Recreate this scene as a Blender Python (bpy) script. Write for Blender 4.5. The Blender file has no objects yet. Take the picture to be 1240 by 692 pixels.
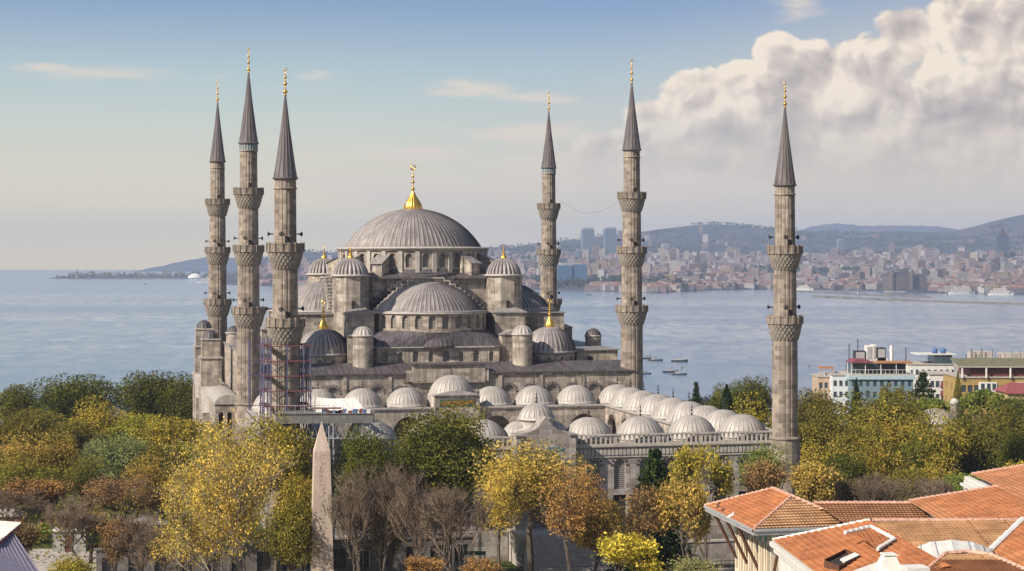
import bpy, bmesh, math, random
import numpy as np
from mathutils import Vector, Matrix
R = math.radians
PI = math.pi
random.seed(7)
rng = np.random.default_rng(11)
scene = bpy.context.scene
COL = scene.collection

# ------------------------------------------------------------------ camera
ZC = 36.0                      # eye height above the square
FPX = 2200.0                   # focal length in pixels of the 1240 px wide photograph
cam_d = bpy.data.cameras.new('camera')
cam = bpy.data.objects.new('camera', cam_d)
COL.objects.link(cam)
cam.location = (0, 0, ZC)
cam.rotation_euler = (R(90), 0, 0)
cam_d.sensor_width = 36
cam_d.lens = 36 * FPX / 1240
cam_d.shift_y = -30 / 1240
cam_d.clip_start = 1
cam_d.clip_end = 60000
scene.camera = cam

# ------------------------------------------------------------------ light
SUN_AZ = R(54)                 # to the left of straight behind the camera
SUN_EL = R(36)
to_sun = Vector((-math.sin(SUN_AZ) * math.cos(SUN_EL), -math.cos(SUN_AZ) * math.cos(SUN_EL), math.sin(SUN_EL)))
sd = bpy.data.lights.new('sun', 'SUN')
sd.energy = 5.0
sd.angle = R(0.5)
sd.color = (1.0, 0.90, 0.76)
sun = bpy.data.objects.new('sun', sd)
COL.objects.link(sun)
sun.rotation_euler = to_sun.to_track_quat('Z', 'Y').to_euler()

scene.view_settings.view_transform = 'Standard'
scene.view_settings.look = 'None'
scene.view_settings.exposure = 0.40
scene.view_settings.gamma = 1.0
scene.view_settings.use_curve_mapping = False

# ------------------------------------------------------------------ node helpers
def new_mat(name):
    m = bpy.data.materials.new(name)
    m.use_nodes = True
    m.node_tree.nodes.clear()
    return m

class N:
    """tiny node-graph writer"""
    def __init__(self, tree):
        self.t = tree
    def node(self, typ, **kw):
        n = self.t.nodes.new(typ)
        for k, v in kw.items():
            setattr(n, k, v)
        return n
    def put(self, sock, v):
        if hasattr(v, 'is_output'):
            self.t.links.new(v, sock)
        elif v is not None:
            sock.default_value = v
    def math(self, op, a, b=None, c=None, clamp=False):
        n = self.node('ShaderNodeMath', operation=op, use_clamp=clamp)
        self.put(n.inputs[0], a)
        if b is not None: self.put(n.inputs[1], b)
        if c is not None: self.put(n.inputs[2], c)
        return n.outputs[0]
    def vmath(self, op, a, b=None, out=0):
        n = self.node('ShaderNodeVectorMath', operation=op)
        self.put(n.inputs[0], a)
        if b is not None: self.put(n.inputs[1], b)
        return n.outputs[out]
    def mix(self, f, a, b, mode='MIX'):
        n = self.node('ShaderNodeMix', data_type='RGBA', blend_type=mode)
        self.put(n.inputs[0], f); self.put(n.inputs[6], a); self.put(n.inputs[7], b)
        return n.outputs[2]
    def noise(self, vec, scale, detail=4, rough=0.55, dist=0.0, col=False):
        n = self.node('ShaderNodeTexNoise')
        if vec is not None: self.put(n.inputs['Vector'], vec)
        n.inputs['Scale'].default_value = scale; n.inputs['Detail'].default_value = detail
        n.inputs['Roughness'].default_value = rough; n.inputs['Distortion'].default_value = dist
        return n.outputs['Color' if col else 'Fac']
    def ramp(self, f, stops, interp='LINEAR'):
        n = self.node('ShaderNodeValToRGB')
        n.color_ramp.interpolation = interp
        e = n.color_ramp.elements
        while len(e) < len(stops): e.new(0.5)
        for i, (p, c) in enumerate(stops):
            e[i].position = p; e[i].color = tuple(c) + (1,) if len(c) == 3 else c
        self.put(n.inputs[0], f)
        return n.outputs[0]
    def sstep(self, v, a, b, lo=0.0, hi=1.0):
        n = self.node('ShaderNodeMapRange', interpolation_type='SMOOTHSTEP')
        self.put(n.inputs[0], v)
        n.inputs[1].default_value = a; n.inputs[2].default_value = b
        n.inputs[3].default_value = lo; n.inputs[4].default_value = hi
        return n.outputs[0]
    def comb(self, x, y, z):
        n = self.node('ShaderNodeCombineXYZ')
        self.put(n.inputs[0], x); self.put(n.inputs[1], y); self.put(n.inputs[2], z)
        return n.outputs[0]
    def sep(self, v):
        n = self.node('ShaderNodeSeparateXYZ'); self.put(n.inputs[0], v)
        return n.outputs
    def bump(self, h, strength=0.3, dist=0.05):
        n = self.node('ShaderNodeBump')
        n.inputs['Strength'].default_value = strength; n.inputs['Distance'].default_value = dist
        self.put(n.inputs['Height'], h)
        return n.outputs[0]
    def principled(self, base, rough=0.8, metal=0.0, normal=None, spec=0.3, **kw):
        n = self.node('ShaderNodeBsdfPrincipled')
        self.put(n.inputs['Base Color'], base); self.put(n.inputs['Roughness'], rough)
        self.put(n.inputs['Metallic'], metal)
        n.inputs['Specular IOR Level'].default_value = spec
        if normal is not None: self.put(n.inputs['Normal'], normal)
        for k, v in kw.items(): self.put(n.inputs[k], v)
        return n.outputs[0]
    def out(self, s):
        n = self.node('ShaderNodeOutputMaterial')
        self.t.links.new(s, n.inputs['Surface'])

def srgb(r, g, b):
    f = lambda c: (c / 255 / 12.92) if c / 255 <= 0.04045 else (((c / 255) + 0.055) / 1.055) ** 2.4
    return (f(r), f(g), f(b), 1)

# ------------------------------------------------------------------ sky: Nishita with cloud layers anchored to compass directions
world = bpy.data.worlds.new('World')
scene.world = world
world.use_nodes = True
wt = world.node_tree
wt.nodes.clear()
g = N(wt)
sky = g.node('ShaderNodeTexSky', sky_type='NISHITA', sun_disc=False)
sky.sun_elevation = SUN_EL
sky.sun_rotation = math.atan2(to_sun.x, to_sun.y)
sky.air_density = 1.0; sky.dust_density = 1.2; sky.ozone_density = 1.0
SKY_STR = 0.085
nish = g.vmath('SCALE', sky.outputs[0]); nish.node.inputs['Scale'].default_value = SKY_STR
tc = g.node('ShaderNodeTexCoord')
dx, dy, dz = g.sep(tc.outputs['Generated'])
az = g.math('ARCTAN2', dx, dy)
cx = g.math('MULTIPLY', az, 22.0)                        # azimuth and elevation in units of 1/22 rad
cz = g.math('MULTIPLY', g.math('ARCSINE', dz), 22.0)
P = g.comb(cx, cz, 0.0)
# clear-air tint low above the sea
clear = g.ramp(g.math('MULTIPLY', cz, 1 / 4.0, clamp=True),
               [(0.00, (.92, .74, .34)), (0.12, (.80, .68, .38)), (0.28, (.62, .585, .42)),
                (0.42, srgb(186, 194, 182)[:3]), (0.57, srgb(162, 181, 184)[:3]), (0.76, srgb(122, 148, 176)[:3]), (1.0, srgb(94, 124, 164)[:3])])
# a little deeper blue to the right of the minarets
rightness = g.sstep(cx, -3.0, 4.0)
clear = g.mix(g.math('MULTIPLY', rightness, 0.25), clear, srgb(96, 134, 186))
veil = g.sstep(g.math('SUBTRACT', g.math('MULTIPLY', cx, 0.28), g.math('MULTIPLY', cz, 1.0)), -3.0, 0.3)
clear = g.mix(g.math('MULTIPLY', veil, g.math('MULTIPLY', rightness, 0.75)), clear, (.64, .54, .40, 1))
# thin streaks
wv = g.vmath('MULTIPLY', P, (0.55, 2.4, 1))
wn = g.noise(wv, 1.3, 7, 0.62, 0.4)
def blob(px, py, rx, ry):
    d = g.vmath('LENGTH', g.vmath('MULTIPLY', g.vmath('SUBTRACT', P, ((px - 620) / 100, (316 - py) / 100, 0)), (100 / rx, 100 / ry, 0)), out=1)
    return g.math('SUBTRACT', 1.0, d)
def maxall(l):
    r = l[0]
    for x in l[1:]: r = g.math('MAXIMUM', r, x)
    return r
streaks = maxall([blob(150, 96, 130, 13), blob(390, 92, 42, 11), blob(470, 186, 130, 17), blob(575, 110, 75, 14),
                  blob(640, 160, 130, 22), blob(960, 12, 45, 22), blob(700, 205, 160, 40), blob(520, 235, 190, 30), blob(-300, 120, 160, 16), blob(1180, 168, 120, 8), blob(640, 120, 80, 10), blob(820, 230, 200, 26), blob(420, 220, 120, 14), blob(60, 90, 60, 10)])
sden = g.sstep(g.math('ADD', g.math('MULTIPLY', streaks, 0.8), g.math('MULTIPLY', g.math('SUBTRACT', wn, 0.5), 2.1)), 0.05, 0.75)
skyc = g.mix(g.math('MULTIPLY', sden, 0.78), clear, srgb(212, 198, 180))
# cumulus bank
CUM = [(790, 140, 50, 26), (845, 122, 62, 38), (905, 106, 66, 46), (938, 74, 42, 34), (985, 92, 60, 42), (1045, 82, 62, 46), (1095, 56, 55, 44),
       (1160, 38, 62, 60), (1215, 40, 75, 80), (1275, 60, 90, 90), (1000, 150, 150, 66), (1140, 150, 150, 100), (880, 165, 130, 44), (1370, 100, 120, 90), (1480, 150, 130, 70), (1260, 190, 160, 60), (740, 180, 90, 30), (1060, 205, 200, 60), (860, 200, 160, 45), (1230, 120, 160, 90), (760, 205, 130, 36), (1180, 215, 190, 50), (940, 185, 150, 60)]
def puff(Pq):
    w = g.noise(Pq, 1.1, 4, 0.55, col=True)
    Pw = g.vmath('ADD', Pq, g.vmath('MULTIPLY', g.vmath('SUBTRACT', w, (0.5, 0.5, 0.5)), (0.75, 0.6, 0)))
    def vor(sc):
        n = g.node('ShaderNodeTexVoronoi', feature='SMOOTH_F1' if sc < 3 else 'F1'); g.put(n.inputs['Vector'], Pw)
        n.inputs['Scale'].default_value = sc
        if sc < 3: n.inputs['Smoothness'].default_value = 0.35
        return n.outputs['Distance']
    h = g.math('MULTIPLY', g.math('SUBTRACT', 0.7, vor(1.5)), 0.62)
    h = g.math('ADD', h, g.math('MULTIPLY', g.math('SUBTRACT', 0.6, vor(3.4)), 0.30))
    h = g.math('ADD', h, g.math('MULTIPLY', g.math('SUBTRACT', 0.5, vor(7.6)), 0.14))
    return g.math('ADD', h, g.math('MULTIPLY', g.noise(Pq, 6.0, 5, 0.6), 0.16))
env = maxall([blob(*b) for b in CUM])
h_a = puff(P)
h_b = puff(g.vmath('ADD', P, (-0.085, 0.10, 0.0)))
big_a = g.noise(P, 0.8, 2, 0.5); big_b = g.noise(g.vmath('ADD', P, (-0.35, 0.4, 0.0)), 0.8, 2, 0.5)
dens_f = g.math('ADD', g.math('ADD', env, 0.16), g.math('MULTIPLY', g.math('SUBTRACT', h_a, 0.42), 1.05))
sharp = g.sstep(cz, 1.2, 2.3, 0.55, 0.16)
den = g.math('DIVIDE', g.math('SUBTRACT', dens_f, 0.04), sharp, clamp=True)
den = g.math('MULTIPLY', g.math('MULTIPLY', den, den), g.math('SUBTRACT', 3.0, g.math('MULTIPLY', den, 2.0)))
den = g.math('MULTIPLY', den, g.sstep(cz, 0.45, 2.1))     # the base melts into the haze
rel = g.math('SUBTRACT', h_a, h_b)
rel2 = g.math('SUBTRACT', big_a, big_b)
top = g.math('SUBTRACT', 1.0, g.sstep(dens_f, 0.1, 1.0))
lit = g.math('ADD', g.math('ADD', g.math('MULTIPLY', rel, 1.9), g.math('MULTIPLY', rel2, 1.8)), g.math('ADD', g.math('MULTIPLY', top, 0.40), 0.50), clamp=True)
lit = g.math('MULTIPLY', lit, g.sstep(cz, 0.6, 2.0, 0.7, 1.0))
cloudc = g.ramp(lit, [(0.0, srgb(154, 146, 144)[:3]), (0.35, srgb(174, 164, 157)[:3]), (0.68, srgb(198, 186, 174)[:3]), (1.0, srgb(226, 213, 194)[:3])])
skyc = g.mix(den, skyc, cloudc)
low = g.math('SUBTRACT', 1.0, g.sstep(dz, 0.16, 0.32))
final = g.mix(low, nish, skyc)
below = g.sstep(dz, -0.05, 0.0)
final = g.mix(below, (0.25, 0.27, 0.3, 1), final)
bg = g.node('ShaderNodeBackground')
wt.links.new(final, bg.inputs[0])
bg.inputs[1].default_value = 1.0
wo = g.node('ShaderNodeOutputWorld')
wt.links.new(bg.outputs[0], wo.inputs[0])
world.cycles.sampling_method = 'MANUAL'
world.cycles.sample_map_resolution = 512
scene.cycles.max_bounces = 5
scene.cycles.diffuse_bounces = 2
scene.cycles.glossy_bounces = 2
scene.cycles.transmission_bounces = 2
scene.cycles.volume_bounces = 0
scene.cycles.transparent_max_bounces = 8
scene.cycles.use_denoising = True

# ------------------------------------------------------------------ tags
def tag(o, label=None, cat=None, group=None, kind=None):
    if label: o['label'] = label
    if cat: o['category'] = cat
    if group: o['group'] = group
    if kind: o['kind'] = kind
    return o

def thing(name, label, cat, loc=(0, 0, 0), rz=0.0, group=None):
    o = bpy.data.objects.new(name, None)
    o.empty_display_size = 0.5
    COL.objects.link(o)
    o.location = loc
    o.rotation_euler = (0, 0, rz)
    return tag(o, label, cat, group)

def dup(root, loc=None, rz=None, label=None, group=None, scale=None, color=None):
    r = root.copy(); COL.objects.link(r)
    if loc is not None: r.location = loc
    if rz is not None: r.rotation_euler = (0, 0, rz)
    if label: r['label'] = label
    if group: r['group'] = group
    if scale is not None: r.scale = scale
    for ch in list(root.children):
        c = ch.copy(); COL.objects.link(c); c.parent = r
        if color is not None and ch.name.startswith('crown'): c.color = color
        for gch in list(ch.children):
            d = gch.copy(); COL.objects.link(d); d.parent = c
    return r

def at(px, py, Y):
    """the world point that stands at distance Y on the ray through a pixel of the 1240 px photograph"""
    return Vector(((px - 620) / FPX * Y, Y, ZC - (py - 316) / FPX * Y))

# ------------------------------------------------------------------ mesh builder
class MB:
    def __init__(self):
        self.v = []; self.f = []; self.uv = []; self.mi = []; self.sm = []
    def face(self, pts, uv=None, m=0, smooth=False):
        i = len(self.v)
        pts = [tuple(p) for p in pts]
        self.v += pts
        self.f.append(tuple(range(i, i + len(pts))))
        if uv is None:
            a, b, c = Vector(pts[0]), Vector(pts[1]), Vector(pts[2])
            n = (b - a).cross(c - a)
            if len(pts) > 3: n = (Vector(pts[2]) - a).cross(Vector(pts[3]) - b)
            if n.length > 1e-12: n.normalize()
            if abs(n.z) > 0.85:
                uv = [(p[0], p[1]) for p in pts]
            else:
                t = Vector((-n.y, n.x, 0)); t = t.normalized() if t.length > 1e-6 else Vector((1, 0, 0))
                uv = [(p[0] * t.x + p[1] * t.y, p[2]) for p in pts]
        self.uv += uv
        self.mi.append(m); self.sm.append(smooth)
    def box(self, x0, x1, y0, y1, z0, z1, m=0, bottom=True, taper=0.0):
        t = taper
        a = [(x0, y0, z0), (x1, y0, z0), (x1, y1, z0), (x0, y1, z0)]
        b = [(x0 + t, y0 + t, z1), (x1 - t, y0 + t, z1), (x1 - t, y1 - t, z1), (x0 + t, y1 - t, z1)]
        for i in range(4):
            j = (i + 1) % 4
            self.face([a[i], a[j], b[j], b[i]], m=m)
        self.face(b, m=m)
        if bottom: self.face(a[::-1], m=m)
    def obox(self, c, ux, hx, hy, z0, z1, m=0):
        """box centred at c (x,y) with its x axis turned to ux"""
        ca, sa = math.cos(ux), math.sin(ux)
        q = [(c[0] + a * ca - b * sa, c[1] + a * sa + b * ca) for a, b in ((-hx, -hy), (hx, -hy), (hx, hy), (-hx, hy))]
        self.prism(q, z0, z1, m=m)
    def prism(self, poly, z0, z1, m=0, mtop=None):
        n = len(poly)
        for i in range(n):
            j = (i + 1) % n
            self.face([(*poly[i], z0), (*poly[j], z0), (*poly[j], z1), (*poly[i], z1)], m=m)
        self.face([(*p, z1) for p in poly], m=m if mtop is None else mtop)
        self.face([(*p, z0) for p in poly][::-1], m=m)
    def yprism(self, poly, y0, y1, m=0):
        """polygon in (x,z), counter-clockwise seen from -y, extruded along y"""
        n = len(poly)
        self.face([(p[0], y0, p[1]) for p in poly], m=m)
        self.face([(p[0], y1, p[1]) for p in poly][::-1], m=m)
        for i in range(n):
            j = (i + 1) % n
            self.face([(poly[j][0], y0, poly[j][1]), (poly[i][0], y0, poly[i][1]), (poly[i][0], y1, poly[i][1]), (poly[j][0], y1, poly[j][1])], m=m)
    def lathe(self, prof, c=(0, 0, 0), seg=32, a0=0.0, a1=2 * PI, m=0, smooth=True, rfn=None, sx=1.0, sy=1.0, cap=False):
        """prof: (r, z) list from bottom to top; rfn(k, j, r) may change the radius"""
        full = abs(a1 - a0 - 2 * PI) < 1e-6
        rm = max(p[0] for p in prof)
        rings = []
        for j, (r, z) in enumerate(prof):
            ring = []
            for k in range(seg + 1):
                a = a0 + (a1 - a0) * k / seg
                rr = rfn(k, j, r) if rfn else r
                ring.append((c[0] + rr * math.cos(a) * sx, c[1] + rr * math.sin(a) * sy, c[2] + z))
            rings.append(ring)
        base = len(self.v)
        n = seg + 1
        ln = 0.0
        lens = [0.0]
        for j in range(1, len(prof)):
            ln += math.hypot(prof[j][0] - prof[j - 1][0], prof[j][1] - prof[j - 1][1]); lens.append(ln)
        for ring in rings:
            self.v += ring
        for j in range(len(prof) - 1):
            for k in range(seg):
                self.f.append((base + j * n + k, base + j * n + k + 1, base + (j + 1) * n + k + 1, base + (j + 1) * n + k))
                u0 = (a0 + (a1 - a0) * k / seg) * rm; u1 = (a0 + (a1 - a0) * (k + 1) / seg) * rm
                self.uv += [(u0, c[2] + lens[j]), (u1, c[2] + lens[j]), (u1, c[2] + lens[j + 1]), (u0, c[2] + lens[j + 1])]
                self.mi.append(m); self.sm.append(smooth)
        if cap:
            self.face(rings[-1][:-1], m=m)
    def tube(self, pts, r, seg=6, m=0, r1=None, smooth=True):
        pts = [Vector(p) for p in pts]
        r1 = r if r1 is None else r1
        prev = None
        n = len(pts)
        for i, p in enumerate(pts):
            d = (pts[min(i + 1, n - 1)] - pts[max(i - 1, 0)])
            d = d.normalized() if d.length > 1e-9 else Vector((0, 0, 1))
            a = d.cross(Vector((0, 0, 1)) if abs(d.z) < 0.9 else Vector((1, 0, 0))).normalized()
            b = d.cross(a)
            rr = r + (r1 - r) * i / max(1, n - 1)
            ring = [p + (a * math.cos(2 * PI * k / seg) + b * math.sin(2 * PI * k / seg)) * rr for k in range(seg)]
            if prev:
                for k in range(seg):
                    j = (k + 1) % seg
                    self.face([prev[j], prev[k], ring[k], ring[j]], uv=[(0, 0), (0.1, 0), (0.1, 1), (0, 1)], m=m, smooth=smooth)
            else:
                self.face(ring, m=m)
            prev = ring
        self.face(prev[::-1], m=m)
    def build(self, name, mats, parent=None, loc=None, weld=False):
        me = bpy.data.meshes.new(name)
        me.from_pydata(self.v, [], self.f)
        uvl = me.uv_layers.new(name='UVMap')
        uvl.data.foreach_set('uv', [c for p in self.uv for c in p])
        if not isinstance(mats, (list, tuple)): mats = [mats]
        for mm in mats: me.materials.append(mm)
        me.polygons.foreach_set('material_index', self.mi)
        me.polygons.foreach_set('use_smooth', self.sm)
        me.update()
        o = bpy.data.objects.new(name, me)
        COL.objects.link(o)
        if parent is not None: o.parent = parent
        if loc is not None: o.location = loc
        return o

def mesh_np(name, verts, quads, mat, nper=4):
    """a mesh straight from numpy arrays"""
    me = bpy.data.meshes.new(name)
    nf = len(quads)
    me.vertices.add(len(verts)); me.vertices.foreach_set('co', verts.astype(np.float32).ravel())
    me.loops.add(nf * nper); me.loops.foreach_set('vertex_index', quads.astype(np.int32).ravel())
    me.polygons.add(nf)
    me.polygons.foreach_set('loop_start', np.arange(0, nf * nper, nper, dtype=np.int32))
    me.polygons.foreach_set('loop_total', np.full(nf, nper, dtype=np.int32))
    me.materials.append(mat)
    me.update(calc_edges=True)
    me.validate()
    return me

# ------------------------------------------------------------------ materials
def stone_mat(name, base, dark, brick=0.6, scale=(1.5, 0.58), streak=0.5, mortar=0.75, warm=None):
    m = new_mat(name); g = N(m.node_tree)
    uv = g.node('ShaderNodeUVMap').outputs[0]
    ob = g.node('ShaderNodeTexCoord').outputs['Object']
    br = g.node('ShaderNodeTexBrick')
    g.put(br.inputs['Vector'], uv)
    br.inputs['Scale'].default_value = 1.0
    br.inputs['Brick Width'].default_value = scale[0]; br.inputs['Row Height'].default_value = scale[1]
    br.inputs['Mortar Size'].default_value = 0.016; br.inputs['Mortar Smooth'].default_value = 0.4
    br.inputs['Color1'].default_value = (1, 1, 1, 1); br.inputs['Color2'].default_value = (0.44, 0.41, 0.39, 1)
    br.inputs['Mortar'].default_value = (mortar, mortar, mortar, 1)
    br.offset = 0.5
    w = g.noise(ob, 0.23, 6, 0.62, 0.3)
    base_c = g.mix(g.ramp(w, [(0.38, (0, 0, 0)), (0.66, (1, 1, 1))]), tuple(base) + (1,), tuple(warm or base) + (1,))
    c = g.mix(brick, base_c, g.mix(1.0, base_c, br.outputs['Color'], 'MULTIPLY'))
    # rain streaks and soot: noise stretched down the wall
    sv = g.vmath('MULTIPLY', ob, (1.6, 1.6, 0.16))
    s1 = g.noise(sv, 1.0, 6, 0.65)
    s2 = g.noise(ob, 0.55, 5, 0.6)
    d = g.math('MULTIPLY', g.ramp(s1, [(0.44, (0, 0, 0)), (0.70, (1, 1, 1))]), streak)
    c = g.mix(d, c, tuple(dark) + (1,))
    d2 = g.math('MULTIPLY', g.ramp(s2, [(0.52, (0, 0, 0)), (0.70, (1, 1, 1))]), streak * 0.8)
    c = g.mix(d2, c, tuple(x * 1.15 for x in dark) + (1,))
    fine = g.noise(ob, 5.0, 3, 0.6)
    c = g.mix(1.0, c, g.ramp(fine, [(0.25, (0.78, 0.77, 0.76)), (0.75, (1.12, 1.12, 1.12))]), 'MULTIPLY')
    bmp = g.bump(g.math('ADD', g.math('MULTIPLY', br.outputs['Fac'], -0.5), fine), 0.35, 0.05)
    g.out(g.principled(c, 0.88, 0, bmp, 0.2))
    return m

def lead_mat(name, base, pale, rowh=1.15, contrast=0.5):
    m = new_mat(name); g = N(m.node_tree)
    uv = g.node('ShaderNodeUVMap').outputs[0]
    ob = g.node('ShaderNodeTexCoord').outputs['Object']
    br = g.node('ShaderNodeTexBrick'); g.put(br.inputs['Vector'], uv)
    br.inputs['Scale'].default_value = 1.0; br.inputs['Brick Width'].default_value = 0.85; br.inputs['Row Height'].default_value = rowh
    br.inputs['Mortar Size'].default_value = 0.02; br.inputs['Mortar Smooth'].default_value = 0.3
    br.inputs['Color1'].default_value = (1, 1, 1, 1); br.inputs['Color2'].default_value = (0.72, 0.70, 0.70, 1)
    br.inputs['Mortar'].default_value = (0.6, 0.6, 0.6, 1)
    sv = g.vmath('MULTIPLY', uv, (2.2, 0.22, 1))
    s1 = g.noise(sv, 1.0, 6, 0.7)
    s2 = g.noise(ob, 0.4, 5, 0.6)
    c = g.mix(g.ramp(s1, [(0.32, (0, 0, 0)), (0.66, (1, 1, 1))]), tuple(base) + (1,), tuple(pale) + (1,))
    c = g.mix(contrast, c, g.mix(1.0, c, br.outputs['Color'], 'MULTIPLY'))
    c = g.mix(g.math('MULTIPLY', g.ramp(s2, [(0.5, (0, 0, 0)), (0.72, (1, 1, 1))]), 0.5), c, tuple(x * 0.6 for x in base) + (1,))
    bmp = g.bump(g.math('ADD', s1, g.math('MULTIPLY', br.outputs['Fac'], -0.6)), 0.3, 0.05)
    g.out(g.principled(c, 0.55, 0.12, bmp, 0.4))
    return m

def plain_mat(name, base, rough=0.75, metal=0.0, var=0.15, nscale=1.5, spec=0.3, streak=0.0):
    m = new_mat(name); g = N(m.node_tree)
    ob = g.node('ShaderNodeTexCoord').outputs['Object']
    n = g.noise(ob, nscale, 5, 0.6)
    lo = tuple(x * (1 - var) for x in base) + (1,); hi = tuple(min(1, x * (1 + var)) for x in base) + (1,)
    c = g.mix(g.ramp(n, [(0.3, (0, 0, 0)), (0.7, (1, 1, 1))]), lo, hi)
    if streak:
        s = g.noise(g.vmath('MULTIPLY', ob, (2.0, 2.0, 0.2)), 1.0, 5, 0.6)
        c = g.mix(g.math('MULTIPLY', g.ramp(s, [(0.45, (0, 0, 0)), (0.7, (1, 1, 1))]), streak), c, tuple(x * 0.5 for x in base) + (1,))
    g.out(g.principled(c, rough, metal, g.bump(n, 0.2, 0.02), spec))
    return m

M = {}
M['stone'] = stone_mat('ashlar limestone', (0.56, 0.485, 0.40), (0.10, 0.088, 0.08), streak=0.8, brick=0.85, warm=(0.46, 0.415, 0.37))
M['stone_grey'] = stone_mat('grey ashlar', (0.47, 0.43, 0.40), (0.14, 0.13, 0.125), streak=0.55, brick=0.85, warm=(0.42, 0.38, 0.35))
M['minaret'] = stone_mat('minaret stone', (0.47, 0.395, 0.325), (0.11, 0.093, 0.08), brick=0.9, scale=(1.0, 0.6), streak=0.55, warm=(0.29, 0.25, 0.215))
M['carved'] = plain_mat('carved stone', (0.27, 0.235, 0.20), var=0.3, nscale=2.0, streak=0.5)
M['trim'] = plain_mat('pale stone trim', (0.42, 0.38, 0.34), var=0.22, nscale=1.2, streak=0.3)
M['lead'] = lead_mat('lead sheet', (0.17, 0.152, 0.15), (0.44, 0.40, 0.38))
M['seam'] = plain_mat('painted rib shade', (0.07, 0.06, 0.062), 0.7, 0, 0.4, 0.8)  # shade beside the dome ribs, put into the sheet colour
M['seam_pale'] = plain_mat('pale painted rib shade', (0.19, 0.17, 0.155), 0.7, 0, 0.4, 0.8)  # the same painted rib shade for the pale domes
M['lead_dark'] = lead_mat('dark lead sheet', (0.045, 0.038, 0.045), (0.17, 0.15, 0.155), contrast=0.7)
M['lead_pale'] = lead_mat('pale weathered lead', (0.33, 0.30, 0.28), (0.54, 0.50, 0.455), contrast=0.55)
M['lead_spire'] = lead_mat('spire lead', (0.085, 0.075, 0.08), (0.20, 0.175, 0.175), rowh=2.6, contrast=0.9)
M['gold'] = plain_mat('gilded copper', (0.72, 0.42, 0.08), 0.32, 0.85, 0.12, 3.0)
M['iron'] = plain_mat('dark iron', (0.05, 0.045, 0.045), 0.6, 0.3)
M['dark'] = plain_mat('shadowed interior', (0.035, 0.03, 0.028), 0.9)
M['tile_band'] = plain_mat('blue tile band', (0.10, 0.17, 0.20), 0.5, 0, 0.5, 6)
M['white'] = plain_mat('white paint', (0.72, 0.70, 0.66), 0.7, 0, 0.1, streak=0.15)
M['cream'] = plain_mat('cream render', (0.62, 0.53, 0.40), 0.85, 0, 0.14, 1.2, streak=0.25)
M['whitewash'] = plain_mat('whitewashed wall', (0.66, 0.63, 0.58), 0.85, 0, 0.12, 1.0, streak=0.3)
M['wood'] = plain_mat('brown wood', (0.11, 0.05, 0.028), 0.7, 0, 0.3, 3)
M['glass'] = plain_mat('window glass', (0.05, 0.07, 0.09), 0.15, 0, 0.4, 2, 0.6)
M['metal_white'] = plain_mat('pale sheet metal', (0.66, 0.63, 0.58), 0.55, 0.05, 0.12, 2.0, 0.5)
M['metal_violet'] = plain_mat('violet grey sheet metal', (0.24, 0.21, 0.27), 0.45, 0.3, 0.12, 2.0, 0.5)
M['gutter'] = plain_mat('zinc gutter', (0.42, 0.42, 0.43), 0.5, 0.3, 0.15, 2)
M['red_paint'] = plain_mat('red paint', (0.17, 0.06, 0.06), 0.6)
M['blue_paint'] = plain_mat('blue paint', (0.08, 0.08, 0.15), 0.5)
M['concrete'] = plain_mat('concrete', (0.32, 0.31, 0.30), 0.85, 0, 0.2, 1.2, streak=0.2)
M['tree_shade_wall'] = stone_mat('wall with painted tree shade', (0.22, 0.20, 0.185), (0.09, 0.085, 0.08), streak=0.6)  # stone darkened to stand in for the shade of trees
M['asphalt'] = plain_mat('asphalt', (0.07, 0.068, 0.066), 0.9, 0, 0.25, 0.8)
M['granite'] = stone_mat('pink granite', (0.58, 0.47, 0.38), (0.33, 0.26, 0.21), brick=0.0, streak=0.5, warm=(0.54, 0.43, 0.36))
M['bark'] = plain_mat('bark', (0.10, 0.08, 0.062), 0.95, 0, 0.4, 4)
M['bark_pale'] = plain_mat('pale bark', (0.24, 0.20, 0.16), 0.95, 0, 0.45, 3)
M['twig'] = plain_mat('bare twigs', (0.18, 0.13, 0.09), 0.95, 0, 0.3, 4)

# pierced window screens: pale lattice over dark glass
def lattice_mat():
    m = new_mat('pierced window screen'); g = N(m.node_tree)
    uv = g.node('ShaderNodeUVMap').outputs[0]
    br = g.node('ShaderNodeTexBrick'); g.put(br.inputs['Vector'], uv)
    br.inputs['Scale'].default_value = 1.0; br.inputs['Brick Width'].default_value = 0.26; br.inputs['Row Height'].default_value = 0.24
    br.inputs['Mortar Size'].default_value = 0.045
    br.inputs['Color1'].default_value = (0.05, 0.045, 0.045, 1); br.inputs['Color2'].default_value = (0.09, 0.08, 0.08, 1)
    br.inputs['Mortar'].default_value = (0.30, 0.27, 0.24, 1)
    g.out(g.principled(br.outputs['Color'], 0.7))
    return m
M['lattice'] = lattice_mat()

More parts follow.
